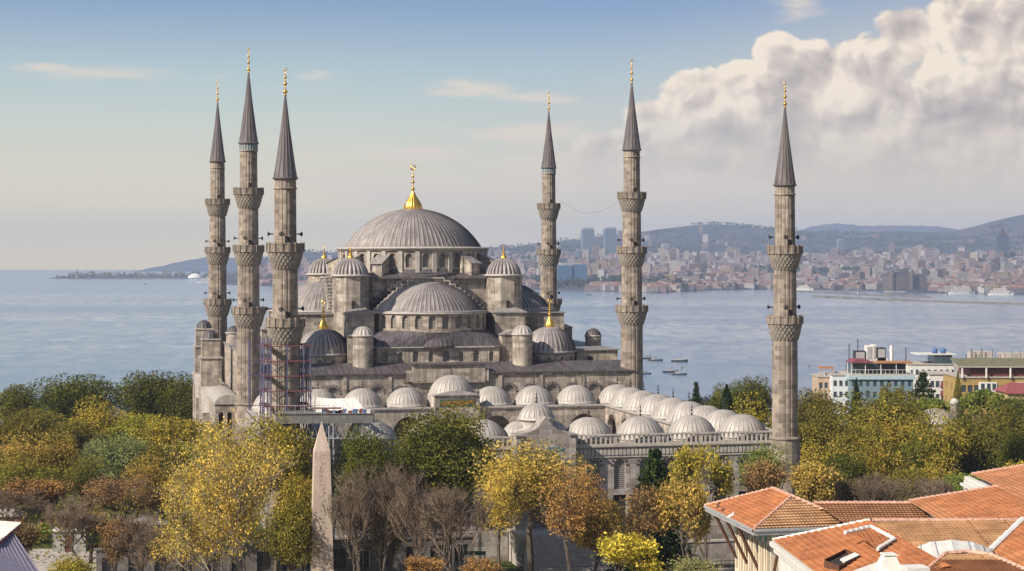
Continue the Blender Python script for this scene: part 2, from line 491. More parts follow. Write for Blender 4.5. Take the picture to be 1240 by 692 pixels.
def leaf_mat():
    m = new_mat('autumn leaves'); g = N(m.node_tree)
    oi = g.node('ShaderNodeObjectInfo')
    gr = g.node('ShaderNodeNewGeometry').outputs['Random Per Island']
    ob = g.node('ShaderNodeTexCoord').outputs['Object']
    big = g.noise(ob, 0.35, 3, 0.6)
    k = g.math('ADD', g.math('MULTIPLY', gr, 1.0), g.math('ADD', g.math('MULTIPLY', big, 2.0), -0.46))
    c = g.vmath('SCALE', oi.outputs['Color']); g.put(c.node.inputs['Scale'], k)
    # some leaves have turned further than others
    turned = g.vmath('MULTIPLY', c, (1.12, 0.97, 0.72))
    c = g.mix(g.sstep(g.math('ADD', g.math('MULTIPLY', gr, 0.35), big), 0.55, 0.95), c, turned)
    d = g.node('ShaderNodeBsdfDiffuse'); g.put(d.inputs[0], c)
    t = g.node('ShaderNodeBsdfTranslucent'); g.put(t.inputs[0], c)
    mx = g.node('ShaderNodeMixShader'); mx.inputs[0].default_value = 0.28
    m.node_tree.links.new(d.outputs[0], mx.inputs[1]); m.node_tree.links.new(t.outputs[0], mx.inputs[2])
    g.out(mx.outputs[0])
    return m
M['leaf'] = leaf_mat()

def tile_mat(name, a, b, mortar, bw=0.28, rh=0.40):
    m = new_mat(name); g = N(m.node_tree)
    uv = g.node('ShaderNodeUVMap').outputs[0]
    ob = g.node('ShaderNodeTexCoord').outputs['Object']
    br = g.node('ShaderNodeTexBrick'); g.put(br.inputs['Vector'], uv)
    br.offset = 0.0
    br.inputs['Scale'].default_value = 1.0; br.inputs['Brick Width'].default_value = bw; br.inputs['Row Height'].default_value = rh
    br.inputs['Mortar Size'].default_value = 0.018
    br.inputs['Color1'].default_value = a + (1,); br.inputs['Color2'].default_value = b + (1,); br.inputs['Mortar'].default_value = mortar + (1,)
    n = g.noise(ob, 0.7, 5, 0.65)
    c = g.mix(1.0, br.outputs['Color'], g.ramp(n, [(0.3, (0.62, 0.58, 0.56)), (0.7, (1.15, 1.12, 1.1))]), 'MULTIPLY')
    n2 = g.noise(ob, 2.3, 4, 0.6)
    c = g.mix(g.ramp(n2, [(0.62, (0, 0, 0)), (0.72, (0.7, 0.7, 0.7))]), c, (0.16, 0.07, 0.045, 1))
    g.out(g.principled(c, 0.8, 0, None, 0.25))
    return m
M['tile'] = tile_mat('terracotta roof tiles', (0.43, 0.13, 0.032), (0.31, 0.085, 0.022), (0.52, 0.32, 0.19))
M['tile_worn'] = tile_mat('worn roof tiles', (0.58, 0.38, 0.22), (0.46, 0.28, 0.15), (0.22, 0.10, 0.05), 2.4, 0.4)  # dark course lines paint the shade under each tile lip
M['ridge_tile'] = plain_mat('mortared ridge tiles', (0.55, 0.33, 0.25), 0.85, 0, 0.4, 6)

# ------------------------------------------------------------------ sea, land, haze
SEA = -30.0
def sea_material():
    m = new_mat('sea water'); g = N(m.node_tree)
    ob = g.node('ShaderNodeTexCoord').outputs['Object']
    a = g.noise(g.vmath('MULTIPLY', ob, (1.0, 0.45, 1)), 0.09, 8, 0.62, 0.3)
    b = g.noise(g.vmath('MULTIPLY', ob, (0.25, 0.06, 1)), 0.012, 5, 0.6, 0.5)
    slick = g.noise(g.vmath('MULTIPLY', ob, (0.00035, 0.0022, 1)), 1.0, 6, 0.65, 0.8)
    sl = g.ramp(slick, [(0.38, (0, 0, 0)), (0.62, (1, 1, 1))])
    h = g.math('ADD', g.math('MULTIPLY', a, 1.0), g.math('MULTIPLY', b, 1.2))
    bn = g.node('ShaderNodeBump'); bn.inputs['Distance'].default_value = 2.6
    g.put(bn.inputs['Height'], h); g.put(bn.inputs['Strength'], g.math('ADD', g.math('MULTIPLY', sl, 0.12), 0.09))
    rip = g.noise(g.vmath('MULTIPLY', ob, (1.0, 0.28, 1)), 0.085, 8, 0.72, 0.2)
    near = g.sstep(g.sep(ob)[1], 900.0, 1700.0)
    pale = g.math('MULTIPLY', g.ramp(rip, [(0.40, (0, 0, 0)), (0.58, (1, 1, 1))]), g.math('ADD', g.math('MULTIPLY', near, 0.72), 0.28))
    pale = g.math('MULTIPLY', pale, g.math('SUBTRACT', 1.0, g.math('MULTIPLY', sl, 0.7)))
    base = g.mix(pale, (0.04, 0.115, 0.23, 1), (0.46, 0.47, 0.45, 1))  # pale ripples paint the silvery sky glint into the water colour
    g.out(g.principled(base, 0.16, 0, bn.outputs[0], 0.5, IOR=1.33))
    return m
M['sea'] = sea_material()

mb = MB()
xs = [-16000, -6000, -2500, -900, 0, 900, 2500, 6000, 16000]; ys = [560, 1200, 2500, 5000, 9000, 13200]
for i in range(len(xs) - 1):
    for j in range(len(ys) - 1):
        mb.face([(xs[i], ys[j], SEA), (xs[i + 1], ys[j], SEA), (xs[i + 1], ys[j + 1], SEA), (xs[i], ys[j + 1], SEA)])
tag(mb.build('sea', M['sea']), kind='structure')

def ground_material():
    m = new_mat('ground'); g = N(m.node_tree)
    ob = g.node('ShaderNodeTexCoord').outputs['Object']
    n = g.noise(ob, 0.05, 6, 0.6, 0.4)
    c = g.ramp(n, [(0.36, (0.19, 0.175, 0.155)), (0.47, (0.12, 0.10, 0.07)), (0.55, (0.06, 0.085, 0.02)), (0.7, (0.05, 0.06, 0.02))])
    f = g.noise(ob, 2.0, 5, 0.7)
    c = g.mix(1.0, c, g.ramp(f, [(0.2, (0.6, 0.6, 0.6)), (0.8, (1.3, 1.3, 1.3))]), 'MULTIPLY')
    g.out(g.principled(c, 0.95, 0, g.bump(f, 0.4, 0.1), 0.1))
    return m
M['ground'] = ground_material()

def ground_z(x, y):
    t = min(1, max(0, (y - 330) / 330.0)); t = t * t * (3 - 2 * t)
    return -33.0 * t
mb = MB()
gx = list(range(-420, 421, 40)); gy = [-60, 0, 60, 100, 140, 180, 230, 280, 330] + list(range(350, 760, 20))
for i in range(len(gx) - 1):
    for j in range(len(gy) - 1):
        q = [(gx[i], gy[j]), (gx[i + 1], gy[j]), (gx[i + 1], gy[j + 1]), (gx[i], gy[j + 1])]
        mb.face([(x, y, ground_z(x, y)) for x, y in q], uv=q, smooth=True)
tag(mb.build('ground', M['ground']), kind='structure')

# far shore -----------------------------------------------------------------
def lerp_tab(tab, x):
    if x <= tab[0][0]: return tab[0][1]
    for (a, va), (b, vb) in zip(tab, tab[1:]):
        if x <= b: return va + (vb - va) * (x - a) / (b - a)
    return tab[-1][1]
COAST = [(270, 345), (300, 346), (400, 348), (640, 351), (700, 352), (760, 354.5), (800, 355), (850, 352), (930, 351), (1000, 351.5), (1060, 353), (1120, 355), (1240, 357), (1500, 358)]
RIDGE = [(270, 318), (420, 314), (500, 311), (560, 307), (600, 303), (640, 297), (680, 292), (720, 287), (760, 283), (800, 278), (840, 273), (860, 271.5), (890, 273), (930, 277), (980, 280),
         (1040, 283), (1080, 280), (1120, 281), (1150, 281), (1180, 275), (1200, 269), (1240, 260), (1300, 254), (1400, 262), (1500, 270)]
DROP = ZC - SEA
def hnoise(x, y, s=1.0):
    return (math.sin(x * 0.0031 * s + 1.3) * math.cos(y * 0.0027 * s + .4) + 0.5 * math.sin(x * 0.0083 * s + y * 0.0051 * s) + 0.3 * math.sin(x * 0.017 * s - y * 0.013 * s + 2))
def coast_y(a): return DROP * FPX / (lerp_tab(COAST, a) - 316)
def land_h(a, Y):
    """ground height above the sea at bearing a (photo pixels) and distance Y"""
    c = coast_y(a); X = (a - 620) / FPX * Y
    t = min(1, max(0, (Y - c) / 3300)); base = 3 + 92 * t ** 1.15
    ry = (316 - lerp_tab(RIDGE, a)) * 8800 / FPX + DROP
    b = math.exp(-((Y - 8800) / 1150) ** 2)
    lf = min(1, max(0, (a - 272) / 70)); base *= lf; ry *= lf
    if Y > 8800: b = max(b, 0.55)
    h = base + max(0, ry - base) * b
    edge = min(1, max(0, (Y - c) / 400))
    return max(1.5, h + hnoise(X, Y) * 9 * edge * (1 - b * 0.85))
mb = MB()
cols = list(range(272, 1500, 12)); rows = [0, .004, .012, .03, .06, .1, .15, .2, .26, .32, .38, .44, .5, .56, .62, .68, .74, .8, .85, .9, .95, 1.0]
grid = []
for a in cols:
    c = coast_y(a); line = []
    for t in rows:
        Y = c + (9600 - c) * t
        line.append(((a - 620) / FPX * Y, Y, SEA + (land_h(a, Y) if t > 0 else -1.0)))
    grid.append(line)
for i in range(len(cols) - 1):
    for j in range(len(rows) - 1):
        q = [grid[i][j], grid[i + 1][j], grid[i + 1][j + 1], grid[i][j + 1]]
        mb.face(q, uv=[(p[0], p[1]) for p in q], smooth=True)
def land_material():
    m = new_mat('far land'); g = N(m.node_tree)
    ob = g.node('ShaderNodeTexCoord').outputs['Object']
    n = g.noise(ob, 0.004, 7, 0.65, 0.3)
    c = g.ramp(n, [(0.35, (0.03, 0.04, 0.055)), (0.5, (0.045, 0.055, 0.065)), (0.62, (0.10, 0.085, 0.075)), (0.72, (0.045, 0.045, 0.035))])  # bluish tones put part of the distance haze into the land colour
    g.out(g.principled(c, 0.95, 0, None, 0.1))
    return m
M['land'] = land_material()
tag(mb.build('far_shore_terrain', M['land']), kind='structure')

def ridge_mesh(name, tab, Yr, depth, mat, zb=None):
    mb = MB(); zb = SEA - 1
    a0, a1 = tab[0][0], tab[-1][0]; step = 6; prev = None
    k = int((a1 - a0) / step)
    for i in range(k + 1):
        a = a0 + step * i
        top = at(a, lerp_tab(tab, a) + 0.5 * math.sin(a * 0.37) + 0.4 * math.sin(a * 0.11), Yr)
        X = top.x
        pr = []
        for t in (-1, -.8, -.6, -.4, -.2, 0, .3, .7, 1):
            s = math.cos(t * PI / 2) ** 1.2 if abs(t) < 1 else 0
            pr.append((X + (1 - s) * 60 * math.sin(a + t * 9), Yr + t * depth, zb + (top.z - zb) * s))
        if prev:
            for j in range(len(pr) - 1):
                mb.face([prev[j], pr[j], pr[j + 1], prev[j + 1]], smooth=True)
        prev = pr
    return tag(mb.build(name, mat), kind='structure')
ridge_mesh('far_hills', [(930, 316), (950, 290), (965, 280), (985, 273.5), (1010, 271), (1035, 272.5), (1060, 274), (1100, 273), (1140, 275), (1165, 279), (1200, 284), (1300, 300), (1330, 316)], 12400, 1400, M['land'])
ridge_mesh('island_hill', [(190, 324.5), (205, 322), (225, 316.5), (245, 312), (258, 311), (280, 312.5), (310, 316), (350, 320), (390, 324)], 12000, 900, M['land'])
# the low wooded point out in the sea
PEN = [(62, 337), (75, 335.5), (90, 334.6), (130, 334.5), (180, 334.3), (250, 334), (330, 334.4), (352, 337)]
mb = MB(); prev = None
for i in range(59):
    a = 62 + i * 5
    h = (at(a, lerp_tab(PEN, a), 6800).z - SEA) if True else 0
    X = (a - 620) / FPX * 6800
    pr = [(X, 6800 - 110, SEA - .5), (X, 6800 - 90, SEA + max(0.5, h * .5)), (X, 6800, SEA + max(1, h)), (X, 6950, SEA + max(1, h)), (X, 7060, SEA - .5)]
    if prev:
        for j in range(4): mb.face([prev[j], pr[j], pr[j + 1], prev[j + 1]], smooth=True)
    prev = pr
tag(mb.build('wooded_point_terrain', M['land']), kind='structure')

# air ------------------------------------------------------------------------
mb = MB(); mb.box(-17000, 17000, -400, 13900, SEA - 4, 330)
hm = bpy.data.materials.new('haze'); hm.use_nodes = True; hm.node_tree.nodes.clear(); g = N(hm.node_tree)
vol = g.node('ShaderNodeVolumePrincipled')
vol.inputs['Color'].default_value = (0.55, 0.67, 0.97, 1)
vol.inputs['Density'].default_value = 0.00009
vol.inputs['Anisotropy'].default_value = 0.0
oo = g.node('ShaderNodeOutputMaterial'); hm.node_tree.links.new(vol.outputs[0], oo.inputs['Volume'])
hz = mb.build('haze', hm); tag(hz, kind='stuff')

# ------------------------------------------------------------------ the mosque (local frame: x along the front, y away from the camera)
MO = Vector((-17.0, 311.9, 0)); PSI = 0.223
cps, sps = math.cos(PSI), math.sin(PSI)
def mw(u, v, z=0): return Vector((MO.x + u * cps - v * sps, MO.y + u * sps + v * cps, z))

def dome_prof(r, z0, h, n=14, p=1.0):
    """cap profile: a circle arc through (r, z0) and (0, z0 + h)"""
    if h >= r:
        return [(r * math.cos(t * PI / 2 / n), z0 + h * math.sin(t * PI / 2 / n)) for t in range(n + 1)]
    Rr = (r * r + h * h) / (2 * h); zc = z0 + h - Rr; a0 = math.asin((z0 - zc) / Rr)
    return [(Rr * math.cos(a0 + (PI / 2 - a0) * t / n), zc + Rr * math.sin(a0 + (PI / 2 - a0) * t / n)) for t in range(n + 1)]

def ribbed(n, depth, sharp=True):
    """n standing seams: every 4th column stands proud"""
    def f(k, j, r):
        ph = k % 4
        if sharp: return r + (depth if ph == 0 else 0) * min(1, r / 1.0)
        return r * (1 - depth * (1 if ph == 0 else 0.25 if ph in (1, 3) else 0))
    return f

def dome(name, c, r, z0, h, parent, mat, ribs, seam=0.07, fluted=False, a0=0, a1=2 * PI, lip=0.25, n=14):
    mb = MB()
    prof = [(r + lip, z0 - 0.28), (r + lip, z0 - 0.08), (r + 0.02, z0 + 0.05)] + dome_prof(r, z0 + 0.06, h - 0.06, n)[0:]
    f = ribbed(ribs, seam, not fluted)
    def rf(k, j, rr):
        if j < 2: return rr
        return f(k, j, rr)
    sg_ = max(8, int(ribs * 4 * (a1 - a0) / (2 * PI)))
    mb.lathe(prof, (c[0], c[1], 0), seg=sg_, a0=a0, a1=a1, rfn=rf)
    mb.mi = [1 if (i % sg_) % 4 == 3 and 2 <= i // sg_ < len(prof) - 4 else 0 for i in range(len(mb.mi))]   # painted shade: one side of each seam gets a darker face
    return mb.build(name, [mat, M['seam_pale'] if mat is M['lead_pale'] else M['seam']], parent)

def finial(c, z, h, parent, mat, w=1.0, bell=0.0, crescent=True, seg=10):
    mb = MB(); p = []
    def bead(z0, r, hh): return [(r * 0.35, z0), (r * 0.9, z0 + hh * .25), (r, z0 + hh * .5), (r * 0.9, z0 + hh * .75), (r * 0.35, z0 + hh)]
    zz = 0
    if bell:
        n = 18
        bp = [(bell, 0), (bell * 1.02, h * .04), (bell * .93, h * .12), (bell * .70, h * .2), (bell * .42, h * .29), (bell * .25, h * .36), (bell * .18, h * .4)]
        mb.lathe(bp, (c[0], c[1], z), seg=n * 4, rfn=lambda k, j, r: r * (1 - 0.10 * (1 if k % 4 == 0 else 0)))
        zz = h * .39
    k = (h * 0.86 - zz)
    p = [(0.30 * w, zz), (0.13 * w, zz + k * .05)]
    for fr, rr, hh in ((.08, .38, .16), (.30, .17, .07), (.42, .33, .14), (.60, .15, .06), (.70, .25, .12), (.86, .12, .08)):
        p += [(r, zz + k * fr + q) for r, q in [(a, b) for a, b in bead(0, rr * w, hh * k)]]
    p += [(0.05 * w, zz + k * 0.98), (0.04 * w, h * .9), (0.0, h * .9)]
    mb.lathe(p, (c[0], c[1], z), seg=seg)
    if crescent:
        rc = h * 0.055; cz = z + h * 0.945
        pts = [(c[0] + rc * math.cos(a), c[1], cz + rc * math.sin(a)) for a in [R(110) + R(320) * t / 10 for t in range(11)]]
        mb.tube(pts, rc * 0.32, 5)
    return mb.build('finial', mat, parent)

def arch_pts(w, zs, zp, n=8, point=0.12):
    """outline of an arched opening, from the left springing over the top to the right one (s, z)"""
    r = w / 2
    return [(-r * math.cos(PI * k / n), zp + r * (1 + point) * math.sin(PI * k / n)) for k in range(n + 1)]

def arched_wall(mb, fn, s0, s1, z0, z1, wins, depth=0.35, m=0, rect=False, ds=1.5):
    """a wall strip with real openings; wins: (centre s, width, sill z, springing z, rect?); fn(s, z, d) -> point"""
    cur = s0
    def fill(a, b, za, zb):
        if b - a < 1e-4 or zb - za < 1e-4: return
        k = max(1, int(math.ceil((b - a) / ds)))
        for i in range(k):
            x0 = a + (b - a) * i / k; x1 = a + (b - a) * (i + 1) / k
            mb.face([fn(x0, za, 0), fn(x1, za, 0), fn(x1, zb, 0), fn(x0, zb, 0)], uv=[(x0, za), (x1, za), (x1, zb), (x0, zb)], m=m)
    for w in wins:
        sc, ww, zs, zp = w[:4]; isr = len(w) > 4 and w[4]
        fill(cur, sc - ww / 2, z0, z1)
        fill(sc - ww / 2, sc + ww / 2, z0, zs)
        pts = [(sc - ww / 2, zp), (sc + ww / 2, zp)] if isr else [(sc + a, b) for a, b in arch_pts(ww, zs, zp)]
        for (a, b), (c, d) in zip(pts, pts[1:]):
            mb.face([fn(a, b, 0), fn(c, d, 0), fn(c, z1, 0), fn(a, z1, 0)], uv=[(a, b), (c, d), (c, z1), (a, z1)], m=m)
        loop = [(sc - ww / 2, zs)] + pts + [(sc + ww / 2, zs)]
        for i in range(len(loop)):
            a, b = loop[i]; c, d = loop[(i + 1) % len(loop)]
            mb.face([fn(c, d, 0), fn(a, b, 0), fn(a, b, depth), fn(c, d, depth)], uv=[(0, b), (0.1, b), (.1, b + .3), (0, b + .3)], m=m)
        cur = sc + ww / 2
    fill(cur, s1, z0, z1)

def pane(fn, w, parent, mat, d=0.3, name='window', grow=0.03):
    sc, ww, zs, zp = w[:4]; isr = len(w) > 4 and w[4]
    pts = [(-ww / 2 - grow, zp + grow), (ww / 2 + grow, zp + grow)] if isr else [(a * (1 + grow), b + grow) for a, b in arch_pts(ww, zs, zp)]
    loop = [(-ww / 2 - grow, zs - grow), (ww / 2 + grow, zs - grow)] + pts[::-1]
    mb = MB()
    mb.face([fn(sc + a, b, d) for a, b in loop], uv=[(a, b) for a, b in loop])
    return mb.build(name, mat, parent)

def cyl(cx_, cy_, r, a_of_s=None, start=-PI / 2):
    """wall mapping round a cylinder; s measured in metres counter-clockwise from angle start"""
    return lambda s, z, d: (cx_ + (r - d) * math.cos(start + s / r), cy_ + (r - d) * math.sin(start + s / r), z)
def flat(x0, y0, ang):
    """wall mapping on a plane whose outside is to the right of its direction"""
    ca, sa = math.cos(ang), math.sin(ang)
    return lambda s, z, d: (x0 + s * ca - d * sa, y0 + s * sa + d * ca, z)

def voussoirs(mb, fn, w, ring=0.45, m=0, proud=0.05, n=13):
    """radiating wedge stones round an arched head, every second one built proud"""
    sc, ww, zs, zp = w[:4]; r0 = ww / 2 + 0.03
    for i in range(0, n, 2):
        a0 = PI * i / n; a1 = PI * (i + 1) / n
        q = [(sc - r0 * math.cos(a0), zp + r0 * 1.12 * math.sin(a0)), (sc - r0 * math.cos(a1), zp + r0 * 1.12 * math.sin(a1)),
             (sc - (r0 + ring) * math.cos(a1), zp + (r0 * 1.12 + ring) * math.sin(a1)), (sc - (r0 + ring) * math.cos(a0), zp + (r0 * 1.12 + ring) * math.sin(a0))]
        f = [fn(a, b, -proud) for a, b in q]; bck = [fn(a, b, 0.01) for a, b in q]
        mb.face(f[::-1], m=m)
        for j in range(4):
            k = (j + 1) % 4
            mb.face([f[j], f[k], bck[k], bck[j]], m=m)

def arched_window(fn, w, parent, mat, d, smat, ring, n):
    o = pane(fn, w, parent, mat, d)
    vb = MB(); voussoirs(vb, fn, w, ring, n=n)
    vb.build('arch_stones', smat, o)
H = thing('mosque', 'huge grey stone mosque with cascading lead domes seen between six minarets', 'mosque', MO, PSI)
S, LD, LDD, LP = M['stone'], M['lead'], M['lead_dark'], M['lead_pale']

# --- main drum and dome
mb = MB(); fn = cyl(0, 0, 12.6, start=-PI / 2 - 0.11)
circ = 2 * PI * 12.6; sp = circ / 28
dw = [(sp * (i + .5), 1.15, 34.9, 36.55) for i in range(28)]
arched_wall(mb, fn, 0, circ, 33.2, 37.75, dw, 0.45, ds=1.0)
mb.build('drum', S, H)
for i, w in enumerate(dw): pane(fn, w, H, M['lattice'], 0.4)
mb = MB()
for i in range(28):                                  # shallow piers between the drum windows
    a = -PI / 2 - 0.11 + sp * i / 12.6
    mb.obox((12.68 * math.cos(a), 12.68 * math.sin(a)), a, 0.14, 0.36, 33.3, 37.6)
mb.lathe([(12.55, 37.6), (12.95, 37.72), (13.0, 37.95), (13.15, 38.0), (13.15, 38.14), (12.0, 38.3)], seg=96)
mb.build('cornice', M['trim'], H)
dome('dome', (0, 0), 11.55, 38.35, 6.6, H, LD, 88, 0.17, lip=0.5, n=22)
finial((0, 0), 44.75, 7.7, H, M['gold'], 0.9, bell=1.6, seg=14)
mb = MB()
for q in range(4):
    for dlt in (-13, 13):
        a = R(45 + 90 * q + dlt); ca, sa = math.cos(a), math.sin(a)
        def pt(r, t, z): return (r * ca - t * sa, r * sa + t * ca, z)
        hw = 0.95
        mb = MB()
        for sgn in (-1, 1):
            f = [pt(12.6, sgn * hw, 33.2), pt(15.6, sgn * hw, 33.2), pt(15.6, sgn * hw, 35.6), pt(12.6, sgn * hw, 37.0)]
            mb.face(f if sgn < 0 else f[::-1])
        mb.face([pt(15.6, -hw, 33.2), pt(15.6, hw, 33.2), pt(15.6, hw, 35.6), pt(15.6, -hw, 35.6)])
        mb.face([pt(12.4, -hw - .2, 37.15), pt(15.9, -hw - .2, 35.62), pt(15.9, hw + .2, 35.62), pt(12.4, hw + .2, 37.15)], m=1)
        mb.face([pt(15.9, -hw - .2, 35.62), pt(15.9, -hw - .2, 35.45), pt(15.9, hw + .2, 35.45), pt(15.9, hw + .2, 35.62)], m=1)
        mb.build('buttress', [S, LD], H)

# --- square stage under the drum, with the four great stepped arches
mb = MB(); mb.box(-13.6, 13.6, -13.4, 13.4, 18, 33.0)
mb.build('wall', S, H)
mb = MB()
rim = [(-14.3, -14.3), (14.3, -14.3), (14.3, 14.3), (-14.3, 14.3)]
mb.prism(rim, 33.0, 33.22, m=0)
for i in range(4):
    a, b = rim[i], rim[(i + 1) % 4]
    mb.face([(*a, 33.22), (*b, 33.22), (b[0] * .87, b[1] * .87, 34.0), (a[0] * .87, a[1] * .87, 34.0)])
mb.lathe([(12.9, 33.9), (12.62, 34.6)], seg=64)
mb.face([(-12.5, -12.5, 34.0), (12.5, -12.5, 34.0), (12.5, 12.5, 34.0), (-12.5, 12.5, 34.0)])
mb.build('roof', LDD, H)

def quarter(q):
    """turn a point of the front quarter into quarter q"""
    a = q * PI / 2
    ca, sa = round(math.cos(a)), round(math.sin(a))
    return lambda p: (p[0] * ca - p[1] * sa, p[0] * sa + p[1] * ca, p[2])
steps = [(2.45, 33.1), (3.4, 32.6), (4.3, 32.0), (5.15, 31.4), (5.9, 30.85), (6.6, 30.3), (7.25, 29.75), (7.85, 29.2), (8.45, 28.65), (9.05, 28.15)]
for q in range(4):
    T = quarter(q); raw = MB()
    # stepped arch slab with a pale coping on each step
    for sgn in (-1, 1):
        px0 = 0
        for i, (x, z) in enumerate(steps):
            a, b = sorted((sgn * px0, sgn * (x + .9)))
            raw.box(a, b, -14.5, -13.38, 26.5, min(32.98, z + .75), m=2, bottom=False) if x > 3 else None  # dark lead slab, also drawing the shadow band outside the steps
            a, b = sorted((sgn * px0, sgn * x))
            zt = z
            raw.box(a, b, -15.35, -13.4, 26.5, zt, m=0, bottom=False)
            raw.box(a - .08, b + .08, -15.75, -13.3, zt, zt + 0.22, m=1)
            if i: raw.box(min(sgn * (px0 - .03), sgn * (px0 + .2)), max(sgn * (px0 - .03), sgn * (px0 + .2)), -15.72, -15.3, zt, steps[i - 1][1] + .02, m=1)
            px0 = x
    raw.v = [T(p) for p in raw.v]
    raw.build('stepped_arch', [S, M['trim'], LDD], H)
    # semi-dome (a little more than a quarter sphere deep) over a window band
    cxy = T((0, -15.2, 0)); ang0 = -PI + q * PI / 2 - 0.05
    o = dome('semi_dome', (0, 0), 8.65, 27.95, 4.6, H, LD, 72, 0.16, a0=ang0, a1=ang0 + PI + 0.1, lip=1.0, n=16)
    o.location = (cxy[0], cxy[1], 0)
    mb = MB(); fnq = cyl(cxy[0], cxy[1], 9.45, start=ang0)
    L = 9.45 * (PI + 0.1); spc = L / 14
    wn = [(spc * (i + .5), 1.12, 25.2, 26.7) for i in range(14)]
    arched_wall(mb, fnq, 0, L, 24.6, 27.6, wn, 0.4, ds=0.8)
    mb.build('drum', S, H)
    mb = MB(); mb.lathe([(9.4, 27.45), (9.75, 27.52), (9.75, 27.66), (9.3, 27.75)], (cxy[0], cxy[1], 0), seg=48, a0=ang0, a1=ang0 + PI + .1)
    mb.build('cornice', M['trim'], H)
    for w in wn: pane(fnq, w, H, M['lattice'], 0.36)
    # polygonal stage of the three exedrae, its windows, and the roof that climbs to the window band
    if q in (0, 1, 3):
        poly = [(-11.6, -13.4), (-11.6, -21.0), (-9.8, -24.2), (9.8, -24.2), (11.6, -21.0), (11.6, -13.4)]
        mb = MB()
        for i, (a, b) in enumerate(zip(poly, poly[1:])):
            a2 = T((*a, 0)); b2 = T((*b, 0)); ln = math.hypot(b2[0] - a2[0], b2[1] - a2[1])
            f2 = flat(a2[0], a2[1], math.atan2(b2[1] - a2[1], b2[0] - a2[0]))
            nwin = max(1, int(ln / 2.2)); st = ln / nwin
            ww = [(st * (k + .5), 1.0 if k % 2 == 0 else 0.75, 20.0, 21.15) for k in range(nwin)]
            arched_wall(mb, f2, 0, ln, 18.3, 22.35, ww, 0.4)
            for w in ww: pane(f2, w, H, M['lattice'], 0.36)
        mb.build('wall', S, H)
        mb = MB(); n = 24
        lowp, highp = [], []
        segs = [math.hypot(b[0] - a[0], b[1] - a[1]) for a, b in zip(poly, poly[1:])]; tot = sum(segs)
        for k in range(n + 1):
            s = tot * k / n; i = 0
            while i < len(segs) - 1 and s > segs[i]: s -= segs[i]; i += 1
            t = s / segs[i]; a, b = poly[i], poly[i + 1]
            lowp.append(((a[0] + (b[0] - a[0]) * t) * 1.03, a[1] + (b[1] - a[1]) * t - .35, 22.4))
            aa = -PI + PI * k / n
            highp.append((9.4 * math.cos(aa), -15.2 + 9.4 * math.sin(aa) if k not in (0, n) else -13.4, 24.9))
        for k in range(n):
            l0, l1, h0, h1 = lowp[k], lowp[k + 1], highp[k], highp[k + 1]
            mid = lambda l, h: tuple((l[i] + h[i]) / 2 + (0.35 if i == 2 else 0) for i in range(3))
            mb.face([l0, l1, mid(l1, h1), mid(l0, h0)]); mb.face([mid(l0, h0), mid(l1, h1), h1, h0])
            mb.face([(l0[0], l0[1], 22.2), (l1[0], l1[1], 22.2), l1, l0], m=1)
        mb.v = [T(p) for p in mb.v]
        mb.build('roof', [LDD, M['trim']], H)
        for (ex, ey, er, eh) in ((0, -20.9, 4.4, 2.9), (-7.7, -19.3, 3.7, 2.4), (7.7, -19.3, 3.7, 2.4)):
            e = T((ex, ey, 0))
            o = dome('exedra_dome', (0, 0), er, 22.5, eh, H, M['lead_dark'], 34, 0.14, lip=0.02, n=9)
            o.location = (e[0], e[1], 0)

# --- corner weight towers with fluted caps
for (u, v) in ((-12.7, -14.2), (12.8, -14.2), (-13.6, 14.0), (13.0, 14.0)):
    mb = MB(); mb.lathe([(3.05, 19), (3.05, 33.45)], (u, v, 0), seg=8, smooth=False, a0=PI / 8, a1=2 * PI + PI / 8)
    mb.box(u - .22, u + .22, v - 3.2, v - 2.7, 28.0, 29.5, m=1)
    mb.build('tower', [S, M['dark']], H)
    mb = MB(); mb.lathe([(2.9, 33.35), (3.3, 33.5), (3.3, 33.68), (2.8, 33.8)], (u, v, 0), seg=24); mb.build('cornice', M['trim'], H)
    dome('tower_cap', (u, v), 2.95, 33.7, 2.75, H, LD, 24, 0.12, fluted=True, lip=0.15, n=9)
    finial((u, v), 36.4, 2.1, H, M['gold'], 0.75, bell=0.5)

# --- lower body
mb = MB()
mb.box(-30.6, 30.6, -24.9, 28.6, 0, 18.3)
mb.box(-24.5, -13.7, -10.6, 10.6, 18.3, 24.7); mb.box(13.7, 24.5, -10.6, 10.6, 18.3, 24.7)
mb.build('wall', S, H)
for a, b in ((-25.0, -13.65), (13.65, 25.0)):
    mb = MB(); mb.box(a, b, -11.0, 11.0, 24.7, 24.9)
    mb.build('roof', LD, H)
